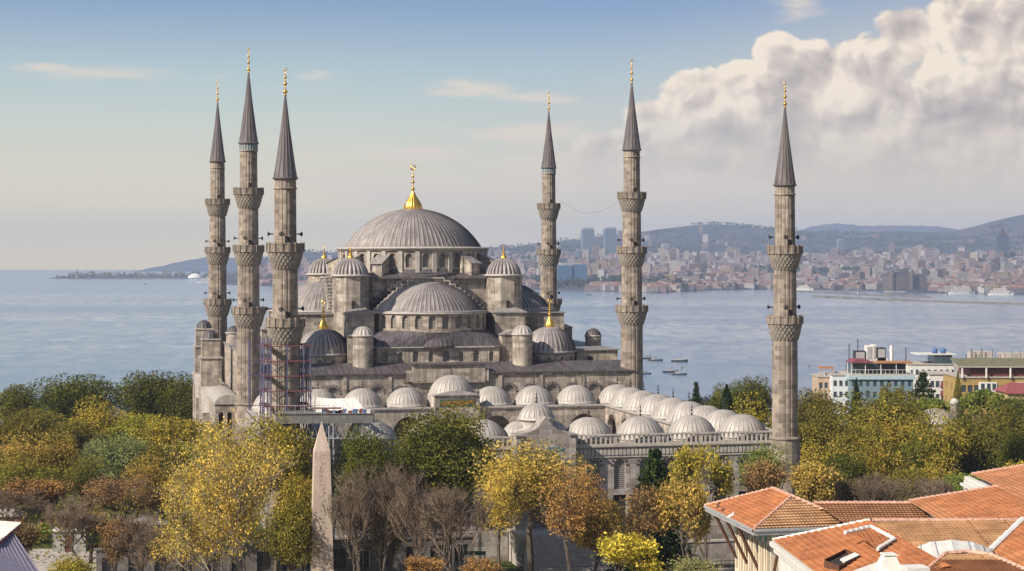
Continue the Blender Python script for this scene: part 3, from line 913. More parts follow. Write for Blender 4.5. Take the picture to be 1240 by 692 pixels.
# shoulders in front of the towers, with sloped lead tops
for sg in (-1, 1):
    mb = MB()
    u0, u1 = (-14.3, -9.6) if sg < 0 else (10.2, 15.2)
    mb.box(u0, u1, -19.6, -13.6, 18.3, 27.5)
    mb.box(u0 - .25, u1 + .25, -19.9, -13.6, 27.5, 27.72, m=1)
    mb.face([(u0 - .25, -19.9, 27.72), (u1 + .25, -19.9, 27.72), (u1 - 1.2, -16.3, 28.5), (u0 + 1.2, -16.3, 28.5)], m=1)
    mb.box(sg * 12.4 - 2.0, sg * 12.4 + 2.0, -23.4, -19.6, 18.3, 24.1)
    mb.yprism([(sg * 12.4 - 2.2, 24.1), (sg * 12.4 + 2.2, 24.1), (sg * 12.4, 24.9)], -23.6, -19.6, m=1)
    # shoulders running out to the side semi-domes
    a, b = (14.0, 23.0) if sg > 0 else (-23.0, -14.0)
    mb.box(a, b, -14.6, -10.7, 18.3, 27.3)
    mb.box(a - .2, b + .2, -14.9, -10.65, 27.3, 27.5, m=1)
    mb.build('buttress', [S, LD], H)
    # little round turrets with melon caps
    for (u, v, r, z0, z1, name) in ((-12.2 if sg < 0 else 13.4, -25.2, 1.62, 17.6, 24.2, 't'), (29.3 * sg, -10.0, 1.35, 18, 23.2, 's'), (29.3 * sg, 16.0, 1.35, 18, 23.2, 's')):
        mb = MB(); mb.lathe([(r, z0), (r, z1)], (u, v, 0), seg=20); mb.lathe([(r, z1 - .1), (r + .2, z1), (r + .2, z1 + .12), (r, z1 + .2)], (u, v, 0), seg=20, m=1)
        mb.build('turret', [S, M['trim']], H)
        dome('turret_cap', (u, v), r + .02, z1 + .18, r * 0.85, H, LP if name == 't' else LDD, 14, 0.10, fluted=True, lip=0.08, n=7)
# corner domes on window drums
for u, v in ((-17.8, -20.0), (19.2, -20.0), (-18.6, 18.6), (18.6, 18.6)):
    r = 4.1
    mb = MB(); f3 = cyl(u, v, r); L = 2 * PI * r; st = L / 12
    ww = [(st * (k + .5), 0.72, 19.2, 20.1) for k in range(12)]
    arched_wall(mb, f3, 0, L, 18.2, 21.2, ww, 0.3, ds=0.7)
    mb.build('drum', S, H)
    if v < 0:
        for w in ww: arched_window(f3, w, H, M['lattice'], 0.26, M['trim'], 0.3, 9)
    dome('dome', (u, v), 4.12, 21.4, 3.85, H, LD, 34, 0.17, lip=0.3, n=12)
    finial((u, v), 25.15, 4.6, H, M['gold'], 0.95, bell=0.75)
# raised galleries at both flanks
for sg in (-1, 1):
    mb = MB()
    a, b = sorted((sg * 23.6, sg * 30.6))
    mb.box(a, b, -20.5, 22, 18.3, 21.3); mb.box(a - .25, b + .25, -20.8, 22.3, 21.3, 21.5, m=1)
    mb.face([(a - .25, -20.8, 21.5), (b + .25, -20.8, 21.5), (b - 1, 22, 22.1), (a + 1, 22, 22.1)], m=1)
    a, b = sorted((sg * 22.0, sg * 26.4))
    mb.box(a, b, -7.0, 7.0, 21.3, 24.6)
    mb.yprism([(a - .3, 24.6), (b + .3, 24.6), ((a + b) / 2, 25.5)], -7.3, 7.3, m=1)
    mb.box(sg * 25.9 - .3, sg * 25.9 + .3, -20.62, -20.4, 19.0, 20.4, m=2)
    mb.build('gallery', [S, LD, M['dark']], H)
# sloping front roof
mb = MB()
mb.face([(-30.9, -29.5, 18.55), (30.9, -29.5, 18.55), (30.4, -24.1, 19.9), (-30.4, -24.1, 19.9)])
mb.face([(-30.9, -29.5, 18.35), (30.9, -29.5, 18.35), (30.9, -29.5, 18.55), (-30.9, -29.5, 18.55)])
mb.face([(30.9, -29.5, 18.35), (30.9, -24, 18.35), (30.4, -24.1, 19.9), (30.9, -29.5, 18.55)])
for i in range(76):
    x = -30.4 + i * 0.81
    mb.tube([(x, -29.5, 18.58), (x, -24.2, 19.92)], 0.045, 4)
mb.build('roof', LDD, H)
mb = MB()
ff = flat(-30.6, -29.1, 0)
lun = [(30.6 + u, 1.9 if k % 2 else 1.5, 15.3, 15.4) for k, u in enumerate((-27.8, -24.6, -20.6, -17.4, -13.8, -10.6, -7.0, 10.4, 13.6, 17.4, 20.6, 24.2, 27.4))]
arched_wall(mb, ff, 0, 61.2, 0, 18.4, lun, 0.35, ds=6)
mb.face([(30.6, -29.1, 0), (30.6, -24.9, 0), (30.6, -24.9, 18.4), (30.6, -29.1, 18.4)]); mb.face([(-30.6, -24.9, 0), (-30.6, -29.1, 0), (-30.6, -29.1, 18.4), (-30.6, -24.9, 18.4)])
for x in (-22.6, -15.6, -8.6, 8.9, 15.5, 22.3):
    mb.box(x - .3, x + .3, -29.28, -29.1, 13, 18.2)
mb.build('front_wall', S, H)
for w in lun: arched_window(ff, w, H, M['lattice'], 0.3, M['lead_dark'], 0.42, 17)
mb = MB(); mb.box(-5.0, 6.4, -29.7, -28.6, 17.0, 19.75); mb.box(-5.3, 6.7, -30.0, -28.3, 19.75, 19.95, m=1)
mb.box(-6.0, -5.0, -29.6, -28.8, 17.2, 18.9); mb.box(6.4, 7.0, -29.6, -28.8, 17.2, 18.9)
mb.build('raised_parapet', [S, LDD], H)

# stepped buttress towers on the left flank, each with a little dark dome, and the side gallery
for (v, zt) in ((22, 24.6), (2, 23.6)):
    mb = MB(); u = -34.2
    mb.box(u - 1.9, u + 1.9, v - 2, v + 2, 0, zt - 9); mb.box(u - 2.1, u + 2.1, v - 2.2, v + 2.2, zt - 9, zt - 8.6, m=1)
    mb.box(u - 1.7, u + 1.7, v - 1.8, v + 1.8, zt - 8.6, zt - 4); mb.box(u - 1.9, u + 1.9, v - 2.0, v + 2.0, zt - 4, zt - 3.7, m=1)
    mb.box(u - 1.5, u + 1.5, v - 1.6, v + 1.6, zt - 3.7, zt - .9); mb.box(u - 1.65, u + 1.65, v - 1.75, v + 1.75, zt - .9, zt - .7, m=1)
    for zz in (zt - 8.6,):
        mb.face([(u - 1.9, v - 2, zz), (u - 1.9, v - 8, zz - 4), (u + 1.9, v - 8, zz - 4), (u + 1.9, v - 2, zz)][::-1], m=1)
        mb.box(u - 1.8, u + 1.8, v - 8, v - 2, 0, zz - 4.1)
        for sgn in (-1, 1):
            f = [(u + sgn * 1.8, v - 8, zz - 4.1), (u + sgn * 1.8, v - 2, zz - 4.1), (u + sgn * 1.8, v - 2, zz - .1)]
            mb.face(f if sgn > 0 else f[::-1])
    mb.build('buttress', [S, M['trim']], H)
    dome('turret_cap', (u, v), 1.35, zt - .62, 1.4, H, LDD, 12, 0.1, fluted=True, lip=0.06, n=7)
mb = MB(); f4 = flat(-34.9, -22.0, 0)
ww = [(0.9 + 1.3 * k, 0.75, 8.5, 12.0) for k in range(3)]
arched_wall(mb, f4, 0, 4.3, 0, 13.3, ww, 0.4)
mb.face([(-34.9, 24, 0), (-34.9, -22, 0), (-34.9, -22, 13.3), (-34.9, 24, 13.3)])
mb.box(-35.1, -30.6, -21.6, 24, 13.3, 13.6)
mb.build('side_gallery', S, H)
for w in ww: pane(f4, w, H, M['dark'], 0.36)
mb = MB()
for k in range(12):
    a, b = PI * k / 12, PI * (k + 1) / 12
    p0 = (-32.8 + 2.2 * math.cos(a), 13.6 + 1.5 * math.sin(a)); p1 = (-32.8 + 2.2 * math.cos(b), 13.6 + 1.5 * math.sin(b))
    mb.face([(p0[0], -21.9, p0[1]), (p0[0], 24, p0[1]), (p1[0], 24, p1[1]), (p1[0], -21.9, p1[1])], smooth=True)
    mb.face([(-32.8, -21.9, 13.6), (p0[0], -21.9, p0[1]), (p1[0], -21.9, p1[1])])
mb.build('gallery_roof', LP, H)

# ------------------------------------------------------------------ the domed forecourt
CY = thing('mosque_courtyard', 'walled forecourt ringed by small pale lead domes, before the great mosque', 'courtyard', mw(0, -61), PSI)
CG = M['stone_grey']
V0, V1, U0, U1 = -93.6 + 61, -29.6 + 61, -30.9, 30.9      # its own frame: y = v + 61
# outer front wall with two rows of windows
mb = MB(); ff = flat(U0, V0, 0); n = 19; st = (U1 - U0) / n
up = [(st * (k + .5), 1.45, 8.0, 10.85) for k in range(n) if not 8 <= k <= 10]
lo = [(st * (k + .5), 1.7, 4.0, 7.3, True) for k in range(n) if not 8 <= k <= 10]
arched_wall(mb, ff, 0, U1 - U0, 7.6, 13.3, up, 0.35, ds=4)
arched_wall(mb, ff, 0, U1 - U0, 0, 7.6, lo, 0.35, ds=4)
for u in (U0, U1):
    q = [(u, V0, 0), (u, V1, 0), (u, V1, 13.3), (u, V0, 13.3)]
    mb.face(q if u > 0 else q[::-1])
    q2 = [(u - (0.9 if u > 0 else -.9), V0, 0), (u - (0.9 if u > 0 else -.9), V1, 0), (u - (0.9 if u > 0 else -.9), V1, 13.3), (u - (0.9 if u > 0 else -.9), V0, 13.3)]
    mb.face(q2 if u < 0 else q2[::-1])
mb.build('wall', CG, CY)
for w in up: arched_window(ff, w, CY, M['lattice'], 0.3, M['lead_dark'], 0.42, 13)
for w in lo: pane(ff, w, CY, M['dark'], 0.3, name='window')
# string course, corbel frieze and balustrade
mb = MB()
mb.box(U0 - .15, U1 + .15, V0 - .28, V0 + .5, 13.2, 13.42)
mb.box(U0, U1, V0 - .12, V0 + .0, 11.9, 12.05)
for i in range(124):
    x = U0 + .25 + i * .5
    mb.yprism([(x - .16, 12.2), (x + .16, 12.2), (x + .2, 12.75), (x, 13.0), (x - .2, 12.75)], V0 - .13, V0 + .0)
mb.build('frieze', M['trim'], CY)
def balustrade(mb, x0, y0, x1, y1, z0, z1, st=0.62):
    L = math.hypot(x1 - x0, y1 - y0); a = math.atan2(y1 - y0, x1 - x0); k = int(L / st)
    cxm, cym = (x0 + x1) / 2, (y0 + y1) / 2
    mb.obox((cxm, cym), a, L / 2, 0.2, z1 - .2, z1); mb.obox((cxm, cym), a, L / 2, 0.2, z0, z0 + .16)
    for i in range(k + 1):
        t = (i + .5) / (k + 1); w = 0.24 if i % 9 == 0 else 0.11
        mb.obox((x0 + (x1 - x0) * t, y0 + (y1 - y0) * t), a, w, 0.13, z0 + .16, z1 - .2)
mb = MB(); balustrade(mb, U0, V0 + .1, -3.4, V0 + .1, 13.42, 14.75); balustrade(mb, 3.4, V0 + .1, U1, V0 + .1, 13.42, 14.75)
balustrade(mb, U1 - .1, V0 + .4, U1 - .1, V1 - 1, 13.42, 14.6)
mb.build('balustrade', M['trim'], CY)
# roof slabs of the four wings, parapet kerbs, and the arcades facing the court
bay = 6.75; wd = 6.9
iu0, iu1, iv0, iv1 = U0 + wd, U1 - wd, V0 + wd, V1 - wd
mb = MB()
for q in ((U0 + .2, U1 - .2, V0 + .2, iv0), (U0 + .2, U1 - .2, iv1, V1), (U0 + .2, iu0, iv0, iv1), (iu1, U1 - .2, iv0, iv1)):
    mb.box(*q, 13.3, 13.55)
for q in ((iu0 - .5, iu1 + .5, iv0 - .5, iv0 + .3), (iu0 - .5, iu1 + .5, iv1 - .3, iv1 + .5)):
    mb.box(*q, 13.55, 13.8)
mb.box(iu0 - .5, iu0 + .3, iv0 + .3, iv1 - .3, 13.55, 13.8); mb.box(iu1 - .3, iu1 + .5, iv0 + .3, iv1 - .3, 13.55, 13.8)
mb.build('roof', LP, CY)
mb = MB()
def arcade(x0, y0, ang, L, nb):
    f = flat(x0, y0, ang); st = L / nb
    ww = [(st * (k + .5), st * 0.72, 3.2, 9.6) for k in range(nb)]
    arched_wall(mb, f, 0, L, 3.2, 13.3, ww, 0.8, ds=5)
    for w in ww:
        vbb = MB(); voussoirs(vbb, f, w, 0.55, n=15)
        vbb.build('arch_stones', M['carved'], CY)
arcade(iu0, iv1, 0, iu1 - iu0, 7)
arcade(iu1, iv1, -PI / 2, iv1 - iv0, 7)
arcade(iu1, iv0, PI, iu1 - iu0, 7)
arcade(iu0, iv0, PI / 2, iv1 - iv0, 7)
mb.build('arcade', M['stone'], CY)
mb = MB(); mb.box(iu0, iu1, iv0, iv1, 2.9, 3.2); mb.build('court_paving', M['trim'], CY)
# the domes
spots = []
for k in range(9):
    u = -26.9 + 6.725 * k
    spots.append((u, V0 + 3.5, 'f'))
    spots.append((u, V1 - 3.5, 'b'))
m_ = 6
for k in range(1, 8):
    v = V0 + 3.5 + (V1 - 7.0 - V0) * k / 8.0
    spots.append((-26.9, v, 's')); spots.append((26.9, v, 's'))
for (u, v, kd) in spots:
    mid = abs(u) < 0.5
    if mid and kd == 'f': continue
    z0 = 14.1; r = 3.05; h = 2.5
    if mid: u = 0.4; z0 = 15.55; r = 3.5; h = 2.9
    mb = MB(); mb.lathe([(r + .25, 13.5), (r + .25, z0 - .25), (r + .05, z0)], (u, v, 0), seg=8 if not mid else 12, smooth=False, a0=PI / 8, a1=PI / 8 + 2 * PI)
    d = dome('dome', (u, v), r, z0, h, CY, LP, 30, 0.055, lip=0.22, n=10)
    mb.build('dome_base', M['trim'], d)
    finial((u, v), z0 + h - .1, 1.7, d, M['iron'], 0.5, crescent=False, seg=6)
# raised entrance bay facing the court, with an inscription panel
mb = MB(); y = iv1
mb.box(-3.0, 3.9, y - .9, y + .2, 3.2, 15.6)
mb.yprism([(-3.3, 15.6), (4.2, 15.6), (0.45, 16.5)], y - 1.2, y + .3, m=1)
mb.build('inner_portal', [M['stone'], LP], CY)
mb = MB(); mb.box(-2.3, 3.2, y - .98, y - .9, 13.9, 15.0)
ip = mb.build('inscription_panel', plain_mat('green inscription', (0.05, 0.10, 0.055), 0.5, 0, 0.4, 3), CY)
mb = MB(); rr = random.Random(3)
x = -2.1
while x < 3.0:                                   # gilded script strokes
    for j in range(3):
        zz = 14.1 + rr.random() * .6
        pts = [(x + .05 * i, y - 1.0, zz + .13 * math.sin(i * 1.3 + j * 2 + x * 3)) for i in range(6)]
        mb.tube(pts, 0.03, 4)
    mb.tube([(x + .12, y - 1.0, 14.1), (x + .14, y - 1.0, 14.8)], 0.025, 4)
    x += .26
mb.build('lettering', M['gold'], ip)
# the outer gate block with an ogee gable, its ribbed dome and the steps before it
mb = MB(); y0 = V0 - 1.8
gate = [(-3.0, 0), (-1.5, 0), (-1.5, 7.6), (0, 9.3), (1.5, 7.6), (1.5, 0), (3.0, 0), (3.0, 15.2), (2.3, 15.3), (1.5, 15.6), (.8, 16.15), (.35, 16.75), (0, 17.2), (-.35, 16.75), (-.8, 16.15), (-1.5, 15.6), (-2.3, 15.3), (-3.0, 15.2)]
left = [(-3.0, 0), (-1.5, 0), (-1.5, 7.6), (0, 9.3), (0, 17.2), (-.35, 16.75), (-.8, 16.15), (-1.5, 15.6), (-2.3, 15.3), (-3.0, 15.2)]
right = [(-a, b) for a, b in left][::-1]
mb.yprism(left, y0, V0 + .9); mb.yprism(right, y0, V0 + .9)
for sgn in (-1, 1):
    mb.box(sgn * 3.35 - .35, sgn * 3.35 + .35, y0 - .15, V0 + .9, 0, 14.9); mb.box(sgn * 3.35 - .5, sgn * 3.35 + .5, y0 - .3, V0 + 1, 14.9, 15.1)
mb.build('gate', CG, CY)
mb = MB(); mb.box(-1.45, 1.45, V0 + .2, V0 + .3, 0, 9.2); mb.build('gate_door', M['dark'], CY)
mb = MB(); mb.box(.1, 2.2, y0 - .06, y0 + .0, 13.0, 13.55); mb.build('inscription_panel', M['tile_band'], CY)
gy = V0 + 3.2
mb = MB(); mb.lathe([(2.9, 13.5), (2.9, 15.3), (2.1, 15.6), (2.1, 16.6), (2.3, 16.65)], (0, gy, 0), seg=16); mb.build('dome_base', M['trim'], CY)
d = dome('dome', (0, gy), 2.15, 16.75, 1.75, CY, LP, 20, 0.06, fluted=False, lip=0.2, n=9)
finial((0, gy), 18.4, 1.7, d, M['iron'], 0.5, crescent=False, seg=6)
for sgn in (-1, 1):
    dome('dome', (sgn * 2.0, gy + .6), 2.2, 14.0, 2.3, CY, LP, 20, 0.06, lip=0.1, n=8)
mb = MB()
for i in range(20):
    mb.box(-3.5 - i * .12, 7.5 + i * .12, y0 - 4.8 - i * .42, y0 - 4.4 - i * .42 + .4 * 0, 0, 3.6 - i * .18)
mb.box(-4.5, 8.5, y0 - 4.4, V0 - .3, 0, 3.7)
mb.build('steps', M['trim'], CY)
mb = MB()
mb.box(U0, -4.6, V0 - 1.5, V0 - .2, 0, 3.5); mb.box(8.6, U1, V0 - 1.5, V0 - .2, 0, 3.5)
mb.box(U0, U1, V0 - .18, V0 - .02, 3.5, 3.75)
mb.build('podium', CG, CY)

# ------------------------------------------------------------------ minarets
def make_minaret(spec):
    """spec: radii and heights; built round the local z axis"""
    t = thing('minaret', 'x', 'minaret')
    zb, balc, zc, zt, zf, ring = spec['base'], spec['balc'], spec['cone'], spec['tip'], spec['fin'], spec['ring']
    rs = spec['r']                      # shaft radius of each section from the bottom
    levels = [ring] + [b for b in balc] + [zc]
    mb = MB()
    mb.lathe([(rs[0] + .28, zb), (rs[0] + .28, ring - .25)], seg=16, smooth=False)
    mb.lathe([(rs[0] + .28, ring - .25), (rs[0] + .42, ring - .15), (rs[0] + .42, ring + .02), (rs[0], ring + .2)], seg=32)
    mb.build('base', M['minaret'], t)
    lo = ring
    for i, r in enumerate(rs):
        hi = (balc[i] - 1.0) if i < len(balc) else zc
        mb = MB()
        n = 16
        mb.lathe([(r, lo + .1), (r - .06, hi)], seg=n * 4, smooth=False, rfn=lambda k, j, rr: rr - (0.07 if k % 4 == 0 else 0))
        if i == len(rs) - 1:
            mb.lathe([(r - .05, hi - 1.25), (r + .06, hi - 1.2), (r + .06, hi - 1.05), (r - .05, hi - 1.0)], seg=32)
        mb.box(-.28, .28, -r - .03, -r + .3, lo + .3, lo + 1.7, m=1) if i else None
        mb.build('shaft', [M['minaret'], M['dark']], t)
        lo = balc[i] - .9 if i < len(balc) else hi
    for i, b in enumerate(balc):
        r = rs[i]; ro = spec['ro'][i]; hc = spec['hc']
        mb = MB(); seg = 88
        # honeycomb corbelling: rings of small niches, each stage further out
        prof = []; k = 5
        zlo = b - 1.05 - hc
        for j in range(k):
            r0 = r + (ro - .1 - r) * (j / k) ** 0.8; r1 = r + (ro - .1 - r) * ((j + 1) / k) ** 0.8
            za = zlo + hc * j / k; zb2 = zlo + hc * (j + 1) / k
            prof += [(r0 + .02, za), (r1, zb2 - .06), (r1, zb2)]
        def cf(kk, j, rr, k=k):
            st = j // 3
            ph = (kk + 2 * (st % 2)) % 4
            if ph == 0 and j % 3 == 0: return rr - .15
            if ph == 0: return rr - .08
            return rr + (0.03 if ph == 2 else 0)
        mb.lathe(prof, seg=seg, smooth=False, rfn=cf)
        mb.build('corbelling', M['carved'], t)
        mb = MB()
        mb.lathe([(ro - .12, b - 1.05), (ro + .06, b - 1.0), (ro + .06, b - .9), (ro, b - .88), (ro, b - .14), (ro + .07, b - .1), (ro + .07, b), (ro - .14, b), (ro - .14, b - .9), (r - .1, b - .9)], seg=16, smooth=False)
        for q in range(16):
            a = 2 * PI * q / 16
            mb.obox(((ro) * math.cos(a), (ro) * math.sin(a)), a, .11, .13, b - 1.0, b + .1)
        for q in range(16):
            a = 2 * PI * (q + .5) / 16; rr = ro * math.cos(PI / 16) + .005
            for w in (-.28, 0, .28):
                mb.obox((rr * math.cos(a) - w * math.sin(a), rr * math.sin(a) + w * math.cos(a)), a, .03, .045, b - .82, b - .2, m=1)
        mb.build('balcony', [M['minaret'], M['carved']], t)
    # loudspeaker horns strapped round the shaft
    for i, b in enumerate(balc):
        if i not in spec['horns']: continue
        rr = rs[i + 1]
        for a in spec.get('ha', (0.15, 2.9, 4.3)):
            mb = MB(); mb.lathe([(.05, 0), (.08, .35), (.16, .55), (.30, .68), (.30, .70), (.0, .5)], seg=10)
            mb.box(-.05, .05, -.05, .05, -.35, 0)
            o = mb.build('loudspeaker', M['iron'], t)
            o.rotation_euler = (0, PI / 2, a)
            o.location = (rr * math.cos(a) * 1.02, rr * math.sin(a) * 1.02, b + 1.1)
    rc = spec['rc']
    if spec.get('band'):
        mb = MB(); mb.lathe([(rs[-1] + .02, zc - 1.2), (rs[-1] + .02, zc - .1)], seg=32)
        for q in range(20):
            a = 2 * PI * q / 20
            mb.obox(((rs[-1] + .03) * math.cos(a), (rs[-1] + .03) * math.sin(a)), a, .03, .07, zc - 1.1, zc - .2, m=1)
        mb.build('tile_band', [M['tile_band'], M['trim']], t)
    mb = MB()
    mb.lathe([(rc - .1, zc - .12), (rc + .18, zc - .02), (rc + .18, zc + .08), (rc + .02, zc + .2), (rc * .84, zc + (zt - zc) * .16), (rc * .36, zc + (zt - zc) * .62), (rc * .07, zt), (0, zt)],
             seg=64, smooth=False, rfn=lambda k, j, rr: rr + ((.05 if k % 4 == 0 else 0) if j > 2 and rr > .2 else 0))
    mb.build('spire', M['lead_spire'], t)
    f = finial((0, 0), zt - .15, zf - zt + .15, t, M['gold'], 0.72, seg=8)
    return t
hall = dict(base=0, ring=14.2, balc=[28.9, 38.35, 47.1], cone=53.9, tip=64.9, fin=68.6, r=[1.82, 1.68, 1.52, 1.36], ro=[2.55, 2.33, 2.25], hc=2.05, rc=1.42, horns=(0, 1))
court = dict(base=0, ring=13.9, balc=[29.1, 37.85], cone=45.4, tip=55.3, fin=58.4, r=[1.62, 1.45, 1.28], ro=[2.2, 2.12], hc=1.95, rc=1.30, horns=(0, 1))
PL = {'C': (301, 278.1), 'D': (263.5, 332.0), 'E': (765, 291.9), 'F': (664.5, 345.8), 'A': (950.5, 227.3), 'B': (345.5, 213.6)}
mh = make_minaret(dict(hall, band=True)); mh2 = make_minaret(hall); mc = make_minaret(court)
def put_minaret(src, key, label, first, zs=1.0, ws=1.0):
    px, Y = PL[key]; X = (px - 620) / FPX * Y
    o = src if first else dup(src)
    o.location = (X, Y, 0); o.rotation_euler = (0, 0, PSI + 0.1); o['label'] = label; o['group'] = 'minarets round the great mosque'
    o.scale = (ws, ws, zs)
    return o
put_minaret(mh, 'C', 'tallest three-balcony minaret in the left cluster, middle of that cluster of three', True)
put_minaret(mh, 'F', 'three-balcony minaret directly right of the great dome, rising behind the hall', False, 0.995, 0.95)
put_minaret(mh2, 'D', 'leftmost slim three-balcony minaret, its foot against the open sea', True, 1.003, 0.97)
put_minaret(mh2, 'E', 'three-balcony minaret at the right front corner of the prayer hall', False, 0.997, 1.0)
put_minaret(mc, 'A', 'lone two-balcony minaret at the far right corner of the forecourt', True)
put_minaret(mc, 'B', 'two-balcony minaret wrapped in scaffolding at the left forecourt corner', False, 1.005, 1.03)
# lights hang on a wire between two of them
pa = at(680, 243, 341); pb = at(750, 243, 297)
mb = MB()
pts = [pa.lerp(pb, t / 16) + Vector((0, 0, -2.2 * (1 - (2 * t / 16 - 1) ** 2))) for t in range(17)]
mb.tube(pts, 0.015, 4)
tag(mb.build('hanging_wire', M['iron']), 'thin wire sagging between the two right-hand hall minarets', 'wire')

# ------------------------------------------------------------------ trees
def leaf_quads(cen, nrm, size, flat=0.6):
    """one small diamond-ish quad per centre, loosely facing nrm"""
    n = len(cen)
    d = nrm * flat + rng.normal(size=(n, 3)) * (1 - flat * 0.45)
    d /= np.linalg.norm(d, axis=1)[:, None] + 1e-9
    t = np.cross(d, rng.normal(size=(n, 3))); t /= np.linalg.norm(t, axis=1)[:, None] + 1e-9
    b = np.cross(d, t)
    s = (size * rng.uniform(0.6, 1.35, n))[:, None]
    w = s * 0.62
    v = np.stack([cen - t * s, cen - b * w, cen + t * s, cen + b * w], 1).reshape(-1, 3)
    q = np.arange(4 * n).reshape(-1, 4)
    return v, q

def unit(n):
    v = rng.normal(size=(n, 3)); return v / np.linalg.norm(v, axis=1)[:, None]

class Sk:
    """recursive limbs; collects tubes and remembers the tips"""
    def __init__(self, seed): self.r = random.Random(seed); self.segs = []; self.tips = []
    def limb(self, p, d, L, rad, depth, maxd, spread=0.6, up=0.25, bend=0.25, kids=(2, 4), ratio=0.68):
        r = self.r; n = 4; pts = [p.copy()]; q = p.copy(); dd = d.copy()
        for i in range(n):
            dd = (dd + Vector((r.gauss(0, bend), r.gauss(0, bend), r.gauss(0, bend) + up * .35)) * .35).normalized()
            q = q + dd * (L / n); pts.append(q.copy())
        r1 = rad * 0.62
        self.segs.append((pts, rad, r1, depth))
        if depth >= maxd:
            self.tips.append((q, dd)); self.tips.append((pts[2], dd)); return
        if depth >= maxd - 1: self.tips.append((q, dd))
        for k in range(r.randint(*kids)):
            t = r.uniform(0.35, 1.0) if k else 1.0
            j = min(n, max(1, int(t * n + .5)))
            ax = Vector((r.gauss(0, 1), r.gauss(0, 1), r.gauss(0, .6))).normalized()
            nd = (dd + ax * spread + Vector((0, 0, up * .5))).normalized()
            self.limb(pts[j], nd, L * ratio * r.uniform(.8, 1.15), r1 * r.uniform(.75, .95) * (1 if j == n else .85), depth + 1, maxd, spread, up, bend, kids, ratio)

def tubes_mesh(name, segs, mat, parent, minr=0.0):
    mb = MB()
    for pts, r0, r1, dp in segs:
        mb.tube(pts, max(r0, minr), 7 if dp < 2 else (4 if dp < 4 else 3), r1=max(r1, minr * .7))
    return mb.build(name, mat, parent)

def crown_mesh(name, v, q, parent):
    me = mesh_np(name, v, q, M['leaf'])
    o = bpy.data.objects.new(name, me); COL.objects.link(o); o.parent = parent
    return o

def make_broadleaf(seed, H=12.0, W=9.0, n=9000, size=0.17, trunk=0.22, lobes=44, gap=0.12, tall=1.0, squash=1.0, bark='bark'):
    """dense crown: leaf shells round many sub-clumps set on an uneven ellipsoid"""
    r = random.Random(seed)
    n = int(n * 1.45); size *= .82
    t = thing('broadleaf_tree', 'x', 'tree')
    hb = H * trunk; ch = H - hb; cz = hb + ch * .52
    cen = []; rad = []
    for i in range(lobes):
        d = Vector((r.gauss(0, 1), r.gauss(0, 1), r.gauss(0, 1))).normalized()
        k = r.uniform(.45, .93) if i > lobes * .25 else r.uniform(0, .5)
        if d.z < -.2: k *= .8
        rr = r.choice((r.uniform(.08, .14), r.uniform(.14, .2), r.uniform(.2, .27))) * W
        hw = (W / 2 - rr * .55)
        cen.append((d.x * k * hw * 1.05, d.y * k * hw * 1.05, cz + d.z * k * (ch / 2 - rr * .5)))
        rad.append(rr)
    cen = np.array(cen); rad = np.array(rad)
    wt_ = rad ** 2; wt_ /= wt_.sum()
    idx = rng.choice(lobes, n, p=wt_)
    u = unit(n)
    rr = rad[idx] * (0.55 + 0.5 * rng.random(n) ** .6)
    pos = cen[idx] + u * rr[:, None] * np.array([1, 1, .85])
    # thin out by a coarse random field, so light comes through
    f = np.sin(pos[:, 0] * 2.1 + seed) * np.sin(pos[:, 1] * 1.9 + 2 * seed) * np.sin(pos[:, 2] * 2.3)
    keep = rng.random(n) > gap * (1 + 2.2 * (f > .25))
    pos = pos[keep]; u = u[keep]
    v, q = leaf_quads(pos, u, np.full(len(pos), size))
    crown_mesh('crown', v, q, t)
    sk = Sk(seed)
    L0 = hb + ch * .2
    sk.limb(Vector((0, 0, 0)), Vector((0, 0, 1)), L0, W * .032, 0, 3, .65, .15, .2, (3, 4), min(.7, (ch * .26 / L0) ** .75))
    tubes_mesh('trunk', sk.segs, M[bark], t)
    return t

